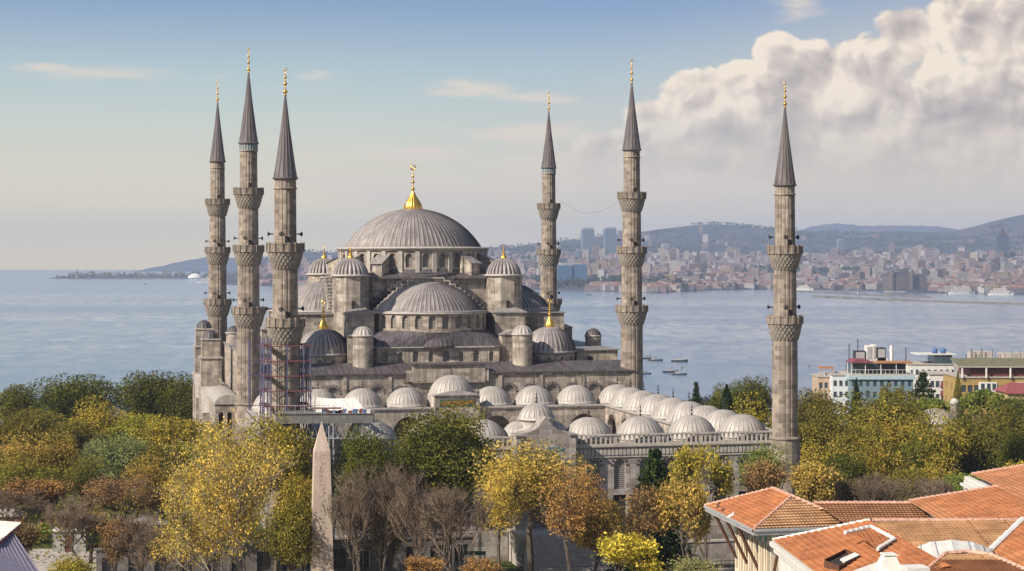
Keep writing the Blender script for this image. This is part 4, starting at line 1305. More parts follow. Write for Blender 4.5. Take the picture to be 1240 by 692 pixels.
def make_sparse(seed, H=12.0, W=10.0, n=4500, size=0.17, maxd=5, bark='bark', leaf_r=0.55, spread=.62, trunk=.25, twigs=True, up=.25, name='broadleaf_tree'):
    """open crown: limbs everywhere in view, leaves only round the tips"""
    t = thing(name, 'x', 'tree')
    sk = Sk(seed)
    sk.limb(Vector((0, 0, 0)), Vector((0, 0, 1)), H * trunk, W * .026, 0, maxd, spread, up, .3, (3, 4), .78)
    P = np.array([p for s in sk.segs for p in s[0]])
    ext = np.percentile(np.abs(P[:, :2]), 95) * 1.1; top = np.percentile(P[:, 2], 99.5)
    sx, sz = W / 2 / ext, H / top
    def f(p):
        x, y, z = p[0] * sx, p[1] * sx, p[2] * sz
        rr_ = math.hypot(x, y); k = (W / 2 * math.tanh(rr_ / (W / 2) * .85) / .78 / rr_) if rr_ > W * .25 else 1.0
        z = z if z < H * .75 else H * .75 + H * .27 * math.tanh((z - H * .75) / (H * .27))
        return Vector((x * min(1, k), y * min(1, k), z))
    segs = [([f(p) for p in pts], a, b, d) for pts, a, b, d in sk.segs]
    if n:
        tp = np.array([f(p) for p, d in sk.tips])
        idx = rng.integers(0, len(tp), n)
        pos = tp[idx] + rng.normal(size=(n, 3)) * leaf_r * .55
        v, q = leaf_quads(pos, unit(n), np.full(n, size), .1)
        crown_mesh('crown', v, q, t)
        tubes_mesh('trunk', segs, M[bark], t, 0.02)
    else:
        big = [s for s in segs if s[3] < 3]; small = [s for s in segs if s[3] >= 3]
        tubes_mesh('trunk', big, M['bark'], t, .03)
        r = random.Random(seed); tw = MB()
        for pts, a, b, d in small: tw.tube(pts, max(a, .04), 3, r1=.028)
        for p, d in sk.tips:
            p = f(p)
            for k in range(2):
                dd = (Vector(d) + Vector((r.gauss(0, .6), r.gauss(0, .6), r.gauss(.3, .4)))).normalized()
                L = r.uniform(.4, 1.0); mid = p + dd * L * .5 + Vector((r.gauss(0, .1), r.gauss(0, .1), .06))
                tw.tube([p, mid, p + dd * L], .018, 3, r1=.008)
        tw.build('branches', M['twig'], t)
    return t

def make_conifer(seed, H=12.0, W=6.0, n=8000, kind='cone'):
    t = thing('conifer', 'x', 'tree')
    r = random.Random(seed); pos = []; nr = []
    if kind == 'cypress':
        k = rng.random(n); a = rng.uniform(0, 2 * PI, n)
        rad = W / 2 * np.clip(np.sin(PI * np.clip(k * .94 + .06, 0, 1) ** .75), 0, 1) * (0.75 + .3 * rng.random(n)) * (1 + .13 * np.sin(a * 5 + k * 9))
        pos = np.stack([rad * np.cos(a), rad * np.sin(a), H * (.05 + .95 * k)], 1)
        nr = np.stack([np.cos(a), np.sin(a), np.full(n, .4)], 1)
    elif kind == 'umbrella':
        cen = []; 
        for i in range(26):
            a = r.uniform(0, 2 * PI); k = r.random() ** .6
            cen.append((W / 2 * .85 * k * math.cos(a), W / 2 * .85 * k * math.sin(a), H * (.86 - .14 * k * k + r.uniform(-.04, .03)), W * r.uniform(.09, .15)))
        cen = np.array(cen); idx = rng.integers(0, 26, n); u = unit(n)
        pos = cen[idx, :3] + u * cen[idx, 3][:, None] * np.array([1, 1, .6]) * (0.6 + .4 * rng.random(n))[:, None]; nr = u
    else:
        layers = 15; P_ = []; Nn = []
        for i in range(layers):
            z = H * (.12 + .86 * i / layers); R_ = W / 2 * (1 - i / layers) ** .75 * (1.0 if kind == 'cone' else r.uniform(.7, 1.15))
            arms = 9
            m = int(n / layers * (1.5 - i / layers))
            a = rng.integers(0, arms, m) * 2 * PI / arms + i * 1.1 + rng.normal(0, .16, m)
            k = rng.random(m) ** .6
            jit = 1 + .22 * np.sin(np.round(a, 1) * 7 + i)
            P_.append(np.stack([R_ * k * jit * np.cos(a), R_ * k * jit * np.sin(a), z - k * R_ * (.28 if kind == 'cone' else .02) + rng.normal(0, H * .014, m)], 1))
            Nn.append(np.stack([np.cos(a) * .3, np.sin(a) * .3, np.ones(m)], 1))
        pos = np.concatenate(P_); nr = np.concatenate(Nn)
    v, q = leaf_quads(pos, nr, np.full(len(pos), .17 if kind != 'umbrella' else .2), .5)
    crown_mesh('crown', v, q, t)
    mb = MB(); mb.tube([(0, 0, 0), (.1, 0, H * .3), (0, .1, H * .6), (0, 0, H * (.95 if kind != 'umbrella' else .8))], W * .035 + .08, 7, r1=.05)
    if kind == 'umbrella':
        for k in range(7):
            a = 2 * PI * k / 7; mb.tube([(0, 0, H * .5), (W * .2 * math.cos(a), W * .2 * math.sin(a), H * .72), (W * .38 * math.cos(a), W * .38 * math.sin(a), H * .8)], .12, 5, r1=.05)
    mb.build('trunk', M['bark'], t)
    return t

# one of each kind: (builder, natural height, natural width)
PROTO = {}
def proto(key, t, H, W, name): t.name = name; PROTO[key] = [t, H, W, False]
proto('oak1', make_broadleaf(1, 13, 11, 17000, .17, .16, 60, .05), 13, 11, 'broadleaf_tree')
proto('tall1', make_broadleaf(61, 18, 11, 24000, .16, .34, 66, .05), 18, 11, 'broadleaf_tree')
proto('tall2', make_broadleaf(62, 17, 10, 12000, .165, .42, 44, .22), 17, 10, 'broadleaf_tree')
proto('tall3', make_broadleaf(63, 17, 9, 9000, .15, .40, 38, .38), 17, 9, 'broadleaf_tree')
proto('oak2', make_broadleaf(2, 12, 10, 14000, .17, .18, 46, .08), 12, 10, 'broadleaf_tree')
proto('round1', make_broadleaf(3, 11, 9, 12000, .16, .2, 34, .12), 11, 9, 'broadleaf_tree')
proto('round2', make_broadleaf(4, 12, 9.5, 12000, .17, .2, 52, .18), 12, 9.5, 'broadleaf_tree')
proto('loose1', make_broadleaf(5, 12, 10, 9000, .17, .22, 40, .35), 12, 10, 'broadleaf_tree')
proto('loose2', make_broadleaf(6, 11, 10, 8000, .16, .25, 28, .4), 11, 10, 'broadleaf_tree')
proto('willow', make_broadleaf(8, 12, 8, 13000, .15, .12, 70, .15), 12, 8, 'broadleaf_tree')
proto('open1', make_sparse(21, 11, 11, 6500, .15), 11, 11, 'broadleaf_tree')
proto('open2', make_sparse(22, 12, 10, 5000, .14), 12, 10, 'broadleaf_tree')
proto('open3', make_sparse(23, 11, 9, 8000, .14, leaf_r=.7), 11, 9, 'broadleaf_tree')
proto('bare1', make_sparse(31, 11, 9, 0, maxd=5), 11, 9, 'bare_tree')
proto('bare2', make_sparse(32, 10, 8, 0, maxd=5, spread=.5, up=.5), 10, 8, 'bare_tree')
proto('bare3', make_sparse(33, 9, 9, 0, maxd=5, spread=.8), 9, 9, 'bare_tree')
proto('cone', make_conifer(41, 12, 6.5, 11000), 12, 6.5, 'conifer')
proto('cedar', make_conifer(42, 13, 10, 8000, 'cedar'), 13, 10, 'cedar_tree')
proto('cypress', make_conifer(43, 12, 3.6, 7000, 'cypress'), 12, 3.6, 'cypress_tree')
proto('umbrella', make_conifer(44, 10, 11, 8000, 'umbrella'), 10, 11, 'umbrella_pine')
proto('poplar', make_broadleaf(9, 14, 4, 5000, .16, .1, 30, .3), 14, 4, 'poplar_tree')
proto('shrub1', make_broadleaf(10, 3.2, 5, 6000, .10, .05, 34, .15), 3.2, 5, 'shrub')
proto('shrub2', make_sparse(24, 5, 6, 5000, .11, maxd=4, leaf_r=.4, name='shrub'), 5, 6, 'shrub')
proto('plane', make_sparse(52, 16, 16, 19000, .095, maxd=6, bark='bark_pale', leaf_r=.62, spread=.55, trunk=.28), 16, 16, 'plane_tree')

HUE = {'dark': (.115, .13, .03), 'deep': (.035, .058, .018), 'olive': (.17, .16, .035), 'yolive': (.31, .26, .05), 'ygreen': (.27, .27, .05), 'yellow': (.56, .47, .07),
       'gold': (.54, .43, .10), 'goldb': (.36, .27, .075), 'orange': (.34, .20, .08), 'russet': (.25, .165, .08), 'brown': (.20, .14, .075), 'greygreen': (.19, .22, .10), 'bright': (.17, .225, .05), 'sage': (.24, .25, .11)}
def tree(key, px, top, Y, wpx, hue, label, group=None, zg=None, cat='tree', hmin=None, rot=None):
    pr = PROTO[key]; p = at(px, top, Y)
    zg = ground_z(p.x, Y) if zg is None else zg
    h = max(1.2, p.z - zg); w = wpx * (1.4 if key[:3] in ('oak', 'rou', 'tal', 'loo') else 1.2) * Y / FPX
    sz = h / pr[1]; sx = w / pr[2]
    if hmin: zg = p.z - hmin; sz = hmin / pr[1]
    o = pr[0] if not pr[3] else dup(pr[0])
    pr[3] = True
    o.location = (p.x, Y, zg); o.rotation_euler = (0, 0, rot if rot is not None else random.uniform(0, 6.28)); o.scale = (sx, sx * random.uniform(.9, 1.1), sz)
    o['label'] = label; o['category'] = cat
    if group: o['group'] = group
    elif 'group' in o: del o['group']
    c = HUE[hue]; jit = random.uniform(.88, 1.14)
    for ch in o.children:
        if ch.name.startswith('crown'): ch.color = (c[0] * jit, c[1] * jit * random.uniform(.95, 1.05), c[2] * jit, 1)
    return o

GL, GR, GB = 'trees of the park left of the mosque', 'trees of the garden right of the mosque', 'trees along the edge of the square'
T = [
 # left park, far edge against the sea
 ('oak2', 18, 461, 345, 62, 'dark', 'dark round-headed tree at the far left edge, its top just over the sea', GL),
 ('oak1', 95, 447, 340, 88, 'dark', 'broad dark olive tree rising over the sea, second crown from the left edge', GL),
 ('oak2', 180, 443, 338, 70, 'dark', 'left one of the two dark oaks standing against the sea beside the leftmost minaret', GL),
 ('oak1', 234, 446, 334, 66, 'dark', 'right one of the two dark oaks, close beside the foot of the leftmost minaret', GL),
 ('round1', 50, 487, 310, 60, 'olive', 'olive tree below the gap between the two far left dark crowns', GL),
 ('round2', 122, 480, 300, 64, 'yolive', 'yellow-olive tree directly beneath the broad dark crown by the sea', GL),
 ('round1', 168, 492, 290, 60, 'ygreen', 'yellow-green tree beneath the two dark oaks', GL),
 ('round1', 84, 500, 285, 50, 'olive', 'small olive tree in the middle of the left park', GL),
 ('round2', 8, 496, 280, 64, 'olive', 'olive-brown tree cut by the left edge, halfway down the park', GL),
 ('round1', 218, 494, 276, 84, 'yolive', 'big sunny yellow-green tree just left of the mosque side wall', GL),
 ('round2', 252, 514, 258, 60, 'ygreen', 'yellow-green tree between the sunny big one and the golden plane', GL),
 ('willow', 148, 516, 262, 76, 'greygreen', 'grey-green feathery tree in the centre of the left park', GL),
 ('willow', 118, 520, 268, 40, 'greygreen', 'narrow grey-green tree leaning on the feathery grey-green one', GL),
 ('round2', 62, 522, 262, 58, 'goldb', 'golden-brown round tree left of the feathery grey-green one', GL),
 ('round1', 196, 528, 256, 50, 'olive', 'olive tree right of the feathery grey-green one', GL),
 ('loose1', 18, 520, 258, 72, 'goldb', 'golden-brown loose tree at the left edge, above the orange one', GL),
 ('loose2', 100, 545, 248, 46, 'olive', 'dull olive tree in shade behind the orange-leaved one', GL),
 ('open3', 66, 582, 232, 100, 'orange', 'orange-leaved open tree left of the brown-twigged one, lower left', GL),
 ('open2', 150, 576, 234, 88, 'russet', 'red-brown thin-leaved tree right of the orange one, lower left', GL),
 ('bare1', 20, 590, 230, 70, None, 'bare grey-brown tree behind the sheet metal roof, lower left corner', GL),
 ('open2', 206, 588, 232, 70, 'brown', 'brown half-bare tree between the red-brown tree and the golden plane', GL),
 ('bare2', 236, 600, 224, 56, None, 'bare tree in the shade under the left side of the golden plane', GL),
 ('open3', 110, 622, 216, 84, 'goldb', 'low golden-brown tree in front of the orange one', GL),
 ('open2', 170, 640, 212, 70, 'russet', 'low russet tree beside the path, below the red-brown one', GL),
 ('shrub1', 86, 674, 150, 62, 'yolive', 'yellow-green shrub at the bottom edge, lower left', GL),
 ('open3', 132, 628, 190, 66, 'russet', 'russet tree leaning over the barred wall, lower left', GL),
 ('bare1', 176, 622, 188, 70, None, 'bare tree in front of the barred wall, left of the golden plane', GL),
 ('open2', 214, 640, 182, 70, 'goldb', 'golden-brown thin tree in front of the barred wall, under the plane', GL),
 ('open3', 40, 632, 190, 70, 'brown', 'brown-leaved low tree right behind the violet-grey roof edge', GL),
 ('bare2', 96, 604, 215, 60, None, 'bare tree between the orange and the red-brown tree, lower left', GL),
 ('round2', 30, 548, 242, 60, 'olive', 'shaded olive tree above the orange one at the far left', GL),
 ('round1', 240, 556, 232, 60, 'gold', 'golden round tree touching the left edge of the plane crown', GL),
 ('loose1', 176, 548, 246, 50, 'goldb', 'golden-brown tree below the feathery grey-green one', GL),
 # plane and its neighbours
 ('plane', 306, 512, 158, 214, 'gold', 'large open golden plane tree in front of the scaffolded minaret', GB),
 ('tall2', 334, 498, 204, 78, 'yolive', 'dense yellow-olive tree behind the golden plane, under the platform', GB),
 ('round1', 366, 560, 199, 50, 'yolive', 'yellow-green tree low behind the obelisk, left side', GB),
 ('round2', 268, 560, 205, 70, 'gold', 'golden round tree low behind the left half of the plane', GB),
 ('loose1', 470, 590, 200, 56, 'olive', 'thin olive tree behind the bare trees right of the obelisk', GB),
 ('oak2', 352, 600, 196, 70, 'olive', 'low olive tree behind the trunk of the golden plane', GB),
 ('round1', 720, 590, 198, 54, 'goldb', 'golden-brown tree right of the orange-brown one before the forecourt', GB),
 ('round1', 296, 520, 200, 46, 'gold', 'small golden tree behind the left shoulder of the plane', GB),
 ('tall1', 436, 517, 196, 62, 'dark', 'dark evergreen with a sunlit yellow crest, just right of the obelisk', GB),
 ('bare2', 424, 566, 190, 50, None, 'bare grey tree right beside the obelisk', GB),
 ('bare1', 462, 560, 192, 64, None, 'bare forked tree between the dark evergreen and the big oak', GB),
 ('bare2', 506, 568, 188, 60, None, 'tall bare grey tree in front of the left side of the big oak', GB),
 ('bare3', 556, 592, 182, 78, None, 'bowl-shaped bare tree in front of the big dark oak', GB),
 ('tall1', 543, 494, 203, 124, 'dark', 'big dark oak, sunlit on its left, in front of the forecourt domes', GB),
 ('tall3', 560, 486, 212, 74, 'olive', 'thin yellow-olive tree whose tip covers the green inscription', GB),
 ('tall2', 642, 530, 196, 112, 'goldb', 'golden tree in front of the forecourt gate', GB),
 ('tall3', 606, 556, 190, 56, 'gold', 'bright golden loose tree on the left flank of the one before the gate', GB),
 ('tall3', 694, 560, 188, 76, 'orange', 'orange-brown tree right of the golden one before the gate', GB),
 ('cone', 793, 536, 206, 84, 'deep', 'dark green fir in front of the forecourt windows', GB),
 ('open1', 856, 540, 200, 92, 'yolive', 'thin yellow-leaved tree with dark limbs right of the fir', GB),
 ('open3', 788, 588, 190, 78, 'russet', 'russet tree in front of the foot of the fir', GB),
 ('open3', 836, 585, 184, 84, 'goldb', 'golden-brown tree left of the kiosk roof', GB),
 ('tall2', 926, 532, 219, 48, 'bright', 'small bright green tree at the foot of the lone right minaret', GB),
 ('open3', 908, 560, 208, 76, 'russet', 'russet-gold tree behind the kiosk roof, left part', GB),
 ('open3', 968, 562, 216, 80, 'goldb', 'russet-gold tree behind the kiosk ridge, below the lone minaret', GB),
 ('bare3', 1030, 578, 220, 66, None, 'bare shrubby tree behind the long tiled roof, leftmost of three', GB),
 ('bare1', 1078, 574, 222, 70, None, 'bare shrubby tree behind the long tiled roof, middle one of three', GB),
 ('bare3', 1122, 580, 220, 60, None, 'bare shrubby tree behind the long tiled roof, rightmost of three', GB),
 ('open2', 1010, 572, 222, 60, 'olive', 'thin olive tree between russet crowns and the bare shrubs', GB),
 ('shrub2', 752, 652, 128, 100, 'yellow', 'bright yellow bush at the bottom edge, left of the kiosk', GB),
 ('shrub1', 846, 674, 128, 62, 'sage', 'sage green bush at the bottom edge beside the kiosk wall', GB),
 ('shrub2', 520, 676, 140, 56, 'orange', 'orange-leaved bush at the bottom edge under the bare trees, left one', GB),
 ('shrub2', 580, 678, 142, 66, 'orange', 'orange-leaved bush at the bottom edge under the big oak, right one', GB),
 # right garden
 ('oak2', 912, 450, 330, 44, 'dark', 'dark oak touching the left side of the lone minaret', GR),
 ('oak1', 885, 456, 325, 40, 'dark', 'dark olive tree left of the oak that touches the lone minaret', GR),
 ('cypress', 880, 466, 300, 26, 'deep', 'blackish cypress standing behind the last forecourt domes', GR),
 ('poplar', 868, 452, 335, 14, 'sage', 'left one of two slim grey poplars against the sea', GR),
 ('poplar', 879, 450, 335, 14, 'sage', 'right one of two slim grey poplars against the sea', GR),
 ('cedar', 843, 458, 320, 30, 'deep', 'small layered cedar at the water edge behind the side domes', GR),
 ('round1', 858, 470, 300, 40, 'dark', 'low dark tree behind the side domes of the forecourt', GR),
 ('round1', 838, 476, 310, 30, 'dark', 'small dark bushy tree at the foot of the layered cedar', GR),
 ('round2', 916, 476, 262, 58, 'yolive', 'yellow-olive tree between the domes and the lone minaret', GR),
 ('oak2', 986, 464, 300, 52, 'olive', 'olive tree right against the lone minaret, on its right', GR),
 ('round2', 992, 486, 262, 64, 'olive', 'broad olive-brown tree right of the lone minaret', GR),
 ('loose1', 984, 528, 246, 66, 'yolive', 'yellow-green tree low beside the lone minaret base', GR),
 ('oak1', 1072, 466, 285, 104, 'olive', 'great olive dome-shaped crown in front of the blue building', GR),
 ('round1', 1040, 500, 255, 54, 'olive', 'shaded olive tree left of the yellow crowns, middle right', GR),
 ('loose1', 1078, 490, 264, 78, 'yolive', 'bright yellow-green crown below the blue building', GR),
 ('loose1', 1062, 526, 248, 66, 'yolive', 'yellow-green crown under the brighter one, above the bare shrubs', GR),
 ('round1', 1022, 540, 240, 52, 'dark', 'dark green tree above the bare shrubs, right of the lone minaret', GR),
 ('loose1', 1138, 496, 256, 66, 'yolive', 'sunny yellow-green tree in front of the pale stone dome', GR),
 ('round2', 1112, 514, 256, 44, 'dark', 'dark narrow tree between two yellow-green crowns', GR),
 ('willow', 1186, 498, 262, 70, 'dark', 'dark feathery tree right of the sunny yellow-green one', GR),
 ('round2', 1170, 490, 262, 62, 'olive', 'olive tree in front of the umbrella pines', GR),
 ('round2', 1212, 482, 268, 66, 'olive', 'olive-brown tree below the yellow block, far right', GR),
 ('willow', 1230, 506, 256, 50, 'dark', 'dark feathery tree at the right edge', GR),
 ('loose2', 1238, 550, 232, 40, 'yellow', 'yellow tree cut by the right edge above the large tiled slope', GR),
 ('round1', 1164, 562, 226, 62, 'bright', 'bright green bush-like tree above the tiled slope notch', GR),
 ('round1', 1100, 556, 234, 44, 'olive', 'olive tree behind the bare shrubs', GR),
 ('loose1', 1128, 548, 238, 56, 'yolive', 'yellow-green tree behind the rightmost bare shrub', GR),
 ('cedar', 1118, 446, 330, 66, 'deep', 'dark layered cedar between the blue and the white building', GR),
 ('umbrella', 1196, 467, 322, 74, 'bright', 'right umbrella pine with a flat green head below the yellow block', GR),
 ('umbrella', 1134, 478, 312, 66, 'bright', 'left umbrella pine with a flat green head under the cedar', GR),
 ('cypress', 1037, 458, 350, 13, 'deep', 'slim cypress against the corner of the blue building', GR),
 ('cypress', 1160, 450, 360, 11, 'olive', 'ivy-clad slim tree against the left corner of the yellow block', GR),
 ('round1', 1238, 470, 300, 46, 'dark', 'dark tree at the right edge in front of the yellow block', GR),
 ('poplar', 1076, 448, 340, 22, 'olive', 'thin olive poplar in front of the blue building, left one', GR),
 ('poplar', 1092, 452, 338, 20, 'olive', 'thin olive poplar in front of the blue building, right one', GR),
]
for row in T:
    key, px, top, Y, w, hue, label, grp = row
    shr = key.startswith('shrub')
    tree(key, px, top, Y, w, hue or 'brown', label, grp, cat='shrub' if shr else 'tree', hmin=(PROTO[key][1] * w * Y / FPX / PROTO[key][2]) if shr else None)
# plain under-storey between the crowns that nobody could count
def undergrowth(name, quads_n, area, hues, label):
    pos = []
    while len(pos) < quads_n:
        x = random.uniform(*area[0]); y = random.uniform(*area[1]); px = 620 + FPX * x / y
        if area[2](x, y):
            b = 1.0 + 1.3 * max(0, hnoise(x * 40, y * 40)); pos.append((x, y, ground_z(x, y) + random.random() * b * 2.6))
    pos = np.array(pos); v, q = leaf_quads(pos, np.tile([0, 0, 1.0], (len(pos), 1)), np.full(len(pos), .22), .3)
    me = mesh_np(name, v, q, M['leaf']); o = bpy.data.objects.new(name, me); COL.objects.link(o); o.color = HUE[hues] + (1,)
    tag(o, label, None, None, 'stuff')
undergrowth('undergrowth', 45000, ((-120, -44), (215, 400), lambda x, y: x < -.19 * y + 2), 'olive', 'low scrub under the park trees')
undergrowth('undergrowth', 40000, ((40, 130), (215, 420), lambda x, y: x > .155 * y + 3), 'dark', 'low scrub under the garden trees')

# ------------------------------------------------------------------ the city on the far shore
def win_mat(name, base, floor=3.2, wcol=(0.06, 0.07, 0.08)):
    m = new_mat(name); g = N(m.node_tree)
    uv = g.node('ShaderNodeUVMap').outputs[0]
    oi = g.node('ShaderNodeObjectInfo')
    br = g.node('ShaderNodeTexBrick'); g.put(br.inputs['Vector'], uv); br.offset = 0
    br.inputs['Scale'].default_value = 1; br.inputs['Brick Width'].default_value = 3.0; br.inputs['Row Height'].default_value = floor
    br.inputs['Mortar Size'].default_value = 0.75; br.inputs['Mortar Smooth'].default_value = 0
    col = g.mix(1.0, oi.outputs['Color'], tuple(base) + (1,), 'MULTIPLY')
    for k in ('Color1', 'Color2'): br.inputs[k].default_value = tuple(wcol) + (1,)
    g.put(br.inputs['Mortar'], col)
    g.out(g.principled(br.outputs['Color'], 0.8))
    return m
M['flat_wall'] = win_mat('apartment wall', (.68, .65, .66))
def varied_wall():
    m = new_mat('mixed apartment walls'); g = N(m.node_tree)
    uv = g.node('ShaderNodeUVMap').outputs[0]
    r = g.node('ShaderNodeNewGeometry').outputs['Random Per Island']
    col = g.ramp(r, [(0, (.28, .24, .21)), (.2, (.18, .13, .11)), (.4, (.36, .32, .30)), (.55, (.21, .13, .11)), (.7, (.25, .19, .16)), (.85, (.40, .37, .36)), (1, (.13, .12, .13))], 'CONSTANT')
    br = g.node('ShaderNodeTexBrick'); g.put(br.inputs['Vector'], uv); br.offset = 0
    br.inputs['Scale'].default_value = 1; br.inputs['Brick Width'].default_value = 3.4; br.inputs['Row Height'].default_value = 3.2
    br.inputs['Mortar Size'].default_value = 0.8; br.inputs['Mortar Smooth'].default_value = 0
    for k in ('Color1', 'Color2'): br.inputs[k].default_value = (.07, .07, .08, 1)
    g.put(br.inputs['Mortar'], col)
    g.out(g.principled(br.outputs['Color'], 0.8))
    return m
M['mixed_wall'] = varied_wall()
M['far_roof'] = plain_mat('far tiled roofs', (0.21, 0.115, 0.09), 0.9, 0, 0.5, 0.02)
M['flat_roof'] = plain_mat('far flat roofs', (0.24, 0.22, 0.22), 0.9, 0, 0.4, 0.02)
WALLS = [('cream', (.56, .48, .38)), ('white', (.66, .63, .58)), ('pinkish', (.52, .38, .33)), ('grey', (.38, .37, .37)), ('tan', (.44, .33, .24)), ('ochre', (.50, .36, .18)), ('brown', (.26, .17, .13))]

def house(mb, w, d, h, hip, x=0, y=0, z=0, a=0, m=0, mr=1, mf=2):
    """walls plus either a hipped tile roof or a flat one with a stair head"""
    ca, sa = math.cos(a), math.sin(a)
    def q(px_, py_, pz): return (x + px_ * ca - py_ * sa, y + px_ * sa + py_ * ca, z + pz)
    base = len(mb.v)
    c = [(-w / 2, -d / 2), (w / 2, -d / 2), (w / 2, d / 2), (-w / 2, d / 2)]
    # welded ring so that the whole box counts as one island for its colour
    vs = [q(*p, 0) for p in c] + [q(*p, h) for p in c]
    mb.v += vs
    off = 0
    for i in range(4):
        j = (i + 1) % 4
        L = w if i % 2 == 0 else d
        mb.f.append((base + i, base + j, base + 4 + j, base + 4 + i)); mb.uv += [(0, 0), (L, 0), (L, h), (0, h)]; mb.mi.append(m); mb.sm.append(False)
    if hip:
        e = .4; rh = min(w, d) * .22; s = min(w, d) / 2
        b = [q(-w / 2 - e, -d / 2 - e, h), q(w / 2 + e, -d / 2 - e, h), q(w / 2 + e, d / 2 + e, h), q(-w / 2 - e, d / 2 + e, h)]
        r0, r1 = (q(-w / 2 + s, 0, h + rh), q(w / 2 - s, 0, h + rh)) if w >= d else (q(0, -d / 2 + s, h + rh), q(0, d / 2 - s, h + rh))
        if w >= d: fs = [[b[0], b[1], r1, r0], [b[1], b[2], r1], [b[2], b[3], r0, r1], [b[3], b[0], r0]]
        else: fs = [[b[0], b[1], r0], [b[1], b[2], r1, r0], [b[2], b[3], r1], [b[3], b[0], r0, r1]]
        for f in fs: mb.face(f, m=mr)
    else:
        mb.face([q(*p, h) for p in c], m=mf)
        if w > 6:
            k = MB(); k.box(-w * .15, w * .2, -d * .2, d * .2, h, h + 2.2)
            for f in k.f: mb.face([q(*k.v[i]) for i in f], m=mf)

rr = random.Random(99)
cands = []
tries = 0
while len(cands) < 5200 and tries < 90000:
    tries += 1
    a = rr.uniform(296, 1470); c = coast_y(a)
    t = rr.random() ** 1.25
    Y = c + 25 + t * 4300
    if a < 420 and t > .5: continue
    if 1068 < a < 1132 and Y < c + 260: continue
    if 672 < a < 716 and Y < c + 700: continue
    Xw = (a - 620) / FPX * Y
    wood = hnoise(Xw * 1.3 + 900, Y * 1.3 + 300)
    if t > .03 and wood > .62: continue
    hillfade = max(0, (Y - c - 2100) / 1300)
    if rr.random() < min(.97, hillfade * 1.6): continue
    w = rr.uniform(12, 26); d = rr.uniform(12, 20); h = rr.choice((8, 11, 12, 14, 15, 17, 18, 20)) * rr.uniform(.9, 1.1)
    if t > .1 and rr.random() < .10: h = rr.uniform(26, 42)
    if rr.random() < .06: w = rr.uniform(35, 70); h = rr.uniform(8, 12)
    if t < .03: h *= .62; w *= 1.3
    if t > .45: w *= 1.15; h *= 1.15
    score = (w * h) / (Y * Y)
    vis = 1 if 300 < a < 1250 else 0
    cands.append((vis * score, a, Y, Xw, w, d, h, rr.uniform(-.5, .5), rr.random() < .52 and h < 20))
cands.sort(key=lambda q: -q[0])
GC = 'houses and flats of the city across the water'
for i, (sc, a, Y, Xw, w, d, h, an, hip) in enumerate(cands[:290]):
    wi = rr.randrange(len(WALLS)); nm, colr = WALLS[wi]
    mb = MB(); house(mb, w, d, h + 3, hip, a=an)
    nmk = 'apartment_block' if h > 16 else 'house'
    o = mb.build(nmk, [M['flat_wall'], M['far_roof'], M['flat_roof']], None, (Xw, Y, SEA + land_h(a, Y) - 3))
    j = rr.uniform(.55, 1.05); o.color = tuple(x * j for x in colr) + (1,)
    tt = (Y - coast_y(a)) / 4300
    row = 'on the far waterfront' if tt < .04 else ('in the far lower streets' if tt < .2 else 'on the far slope')
    bear = 'left of the blue glass slab' if a < 668 else 'round the blue glass slab' if a < 745 else 'between the two right minarets' if a < 935 else 'between the lone minaret and the station palace' if a < 1068 else 'behind the station palace' if a < 1135 else 'right of the station palace'
    tag(o, '%s %s %s, %s' % (('red-roofed ' if hip else 'flat-roofed ') + nm, 'block' if h > 16 else 'house', row, bear), 'building', GC)
mb = MB()
for (sc, a, Y, Xw, w, d, h, an, hip) in cands[290:]:
    house(mb, w, d, h + 3, hip, Xw, Y, SEA + land_h(a, Y) - 3, an)
tag(mb.build('distant_city', [M['mixed_wall'], M['far_roof'], M['flat_roof']]), 'dense mass of small houses and flats on the far shore', None, None, 'stuff')
# dark tree masses among the far houses
pos = []
while len(pos) < 2600:
    a = rr.uniform(300, 1400); c = coast_y(a); Y = c + 15 + rr.random() * 4600; Xw = (a - 620) / FPX * Y
    if hnoise(Xw * 1.3 + 900, Y * 1.3 + 300) > .45 or rr.random() < .22: pos.append((Xw, Y, SEA + land_h(a, Y)))
cc, rs_ = [], []
for p in pos:
    for k in range(9):
        cc.append((p[0] + rr.gauss(0, 11), p[1] + rr.gauss(0, 11), p[2] + rr.uniform(2, 12)))
def clumps(name, cc, size, hue, label):
    cc = np.array(cc); v, q = leaf_quads(cc, np.tile([0, -.5, 1.0], (len(cc), 1)), np.full(len(cc), size), .4)
    me = mesh_np(name, v, q, M['leaf']); o = bpy.data.objects.new(name, me); COL.objects.link(o); o.color = HUE[hue] + (1,)
    return tag(o, label, None, None, 'stuff')
clumps('distant_woods', cc, 5.5, 'deep', 'dark patches of trees between the houses of the far shore')
cc = []
for i in range(5200):
    a = rr.uniform(72, 350); h = at(a, lerp_tab(PEN, a), 6800).z - SEA; X = (a - 620) / FPX * 6800
    hh = 14 + 9 * math.sin(a * .35) + 6 * math.sin(a * .9 + 1); hh *= min(1, (a - 66) / 30)
    cc.append((X + rr.uniform(-6, 6), 6800 + rr.uniform(-100, 60), SEA + rr.random() * max(3, hh)))
clumps('point_woods', cc, 4.5, 'dark', 'low dark trees along the wooded point in the sea')

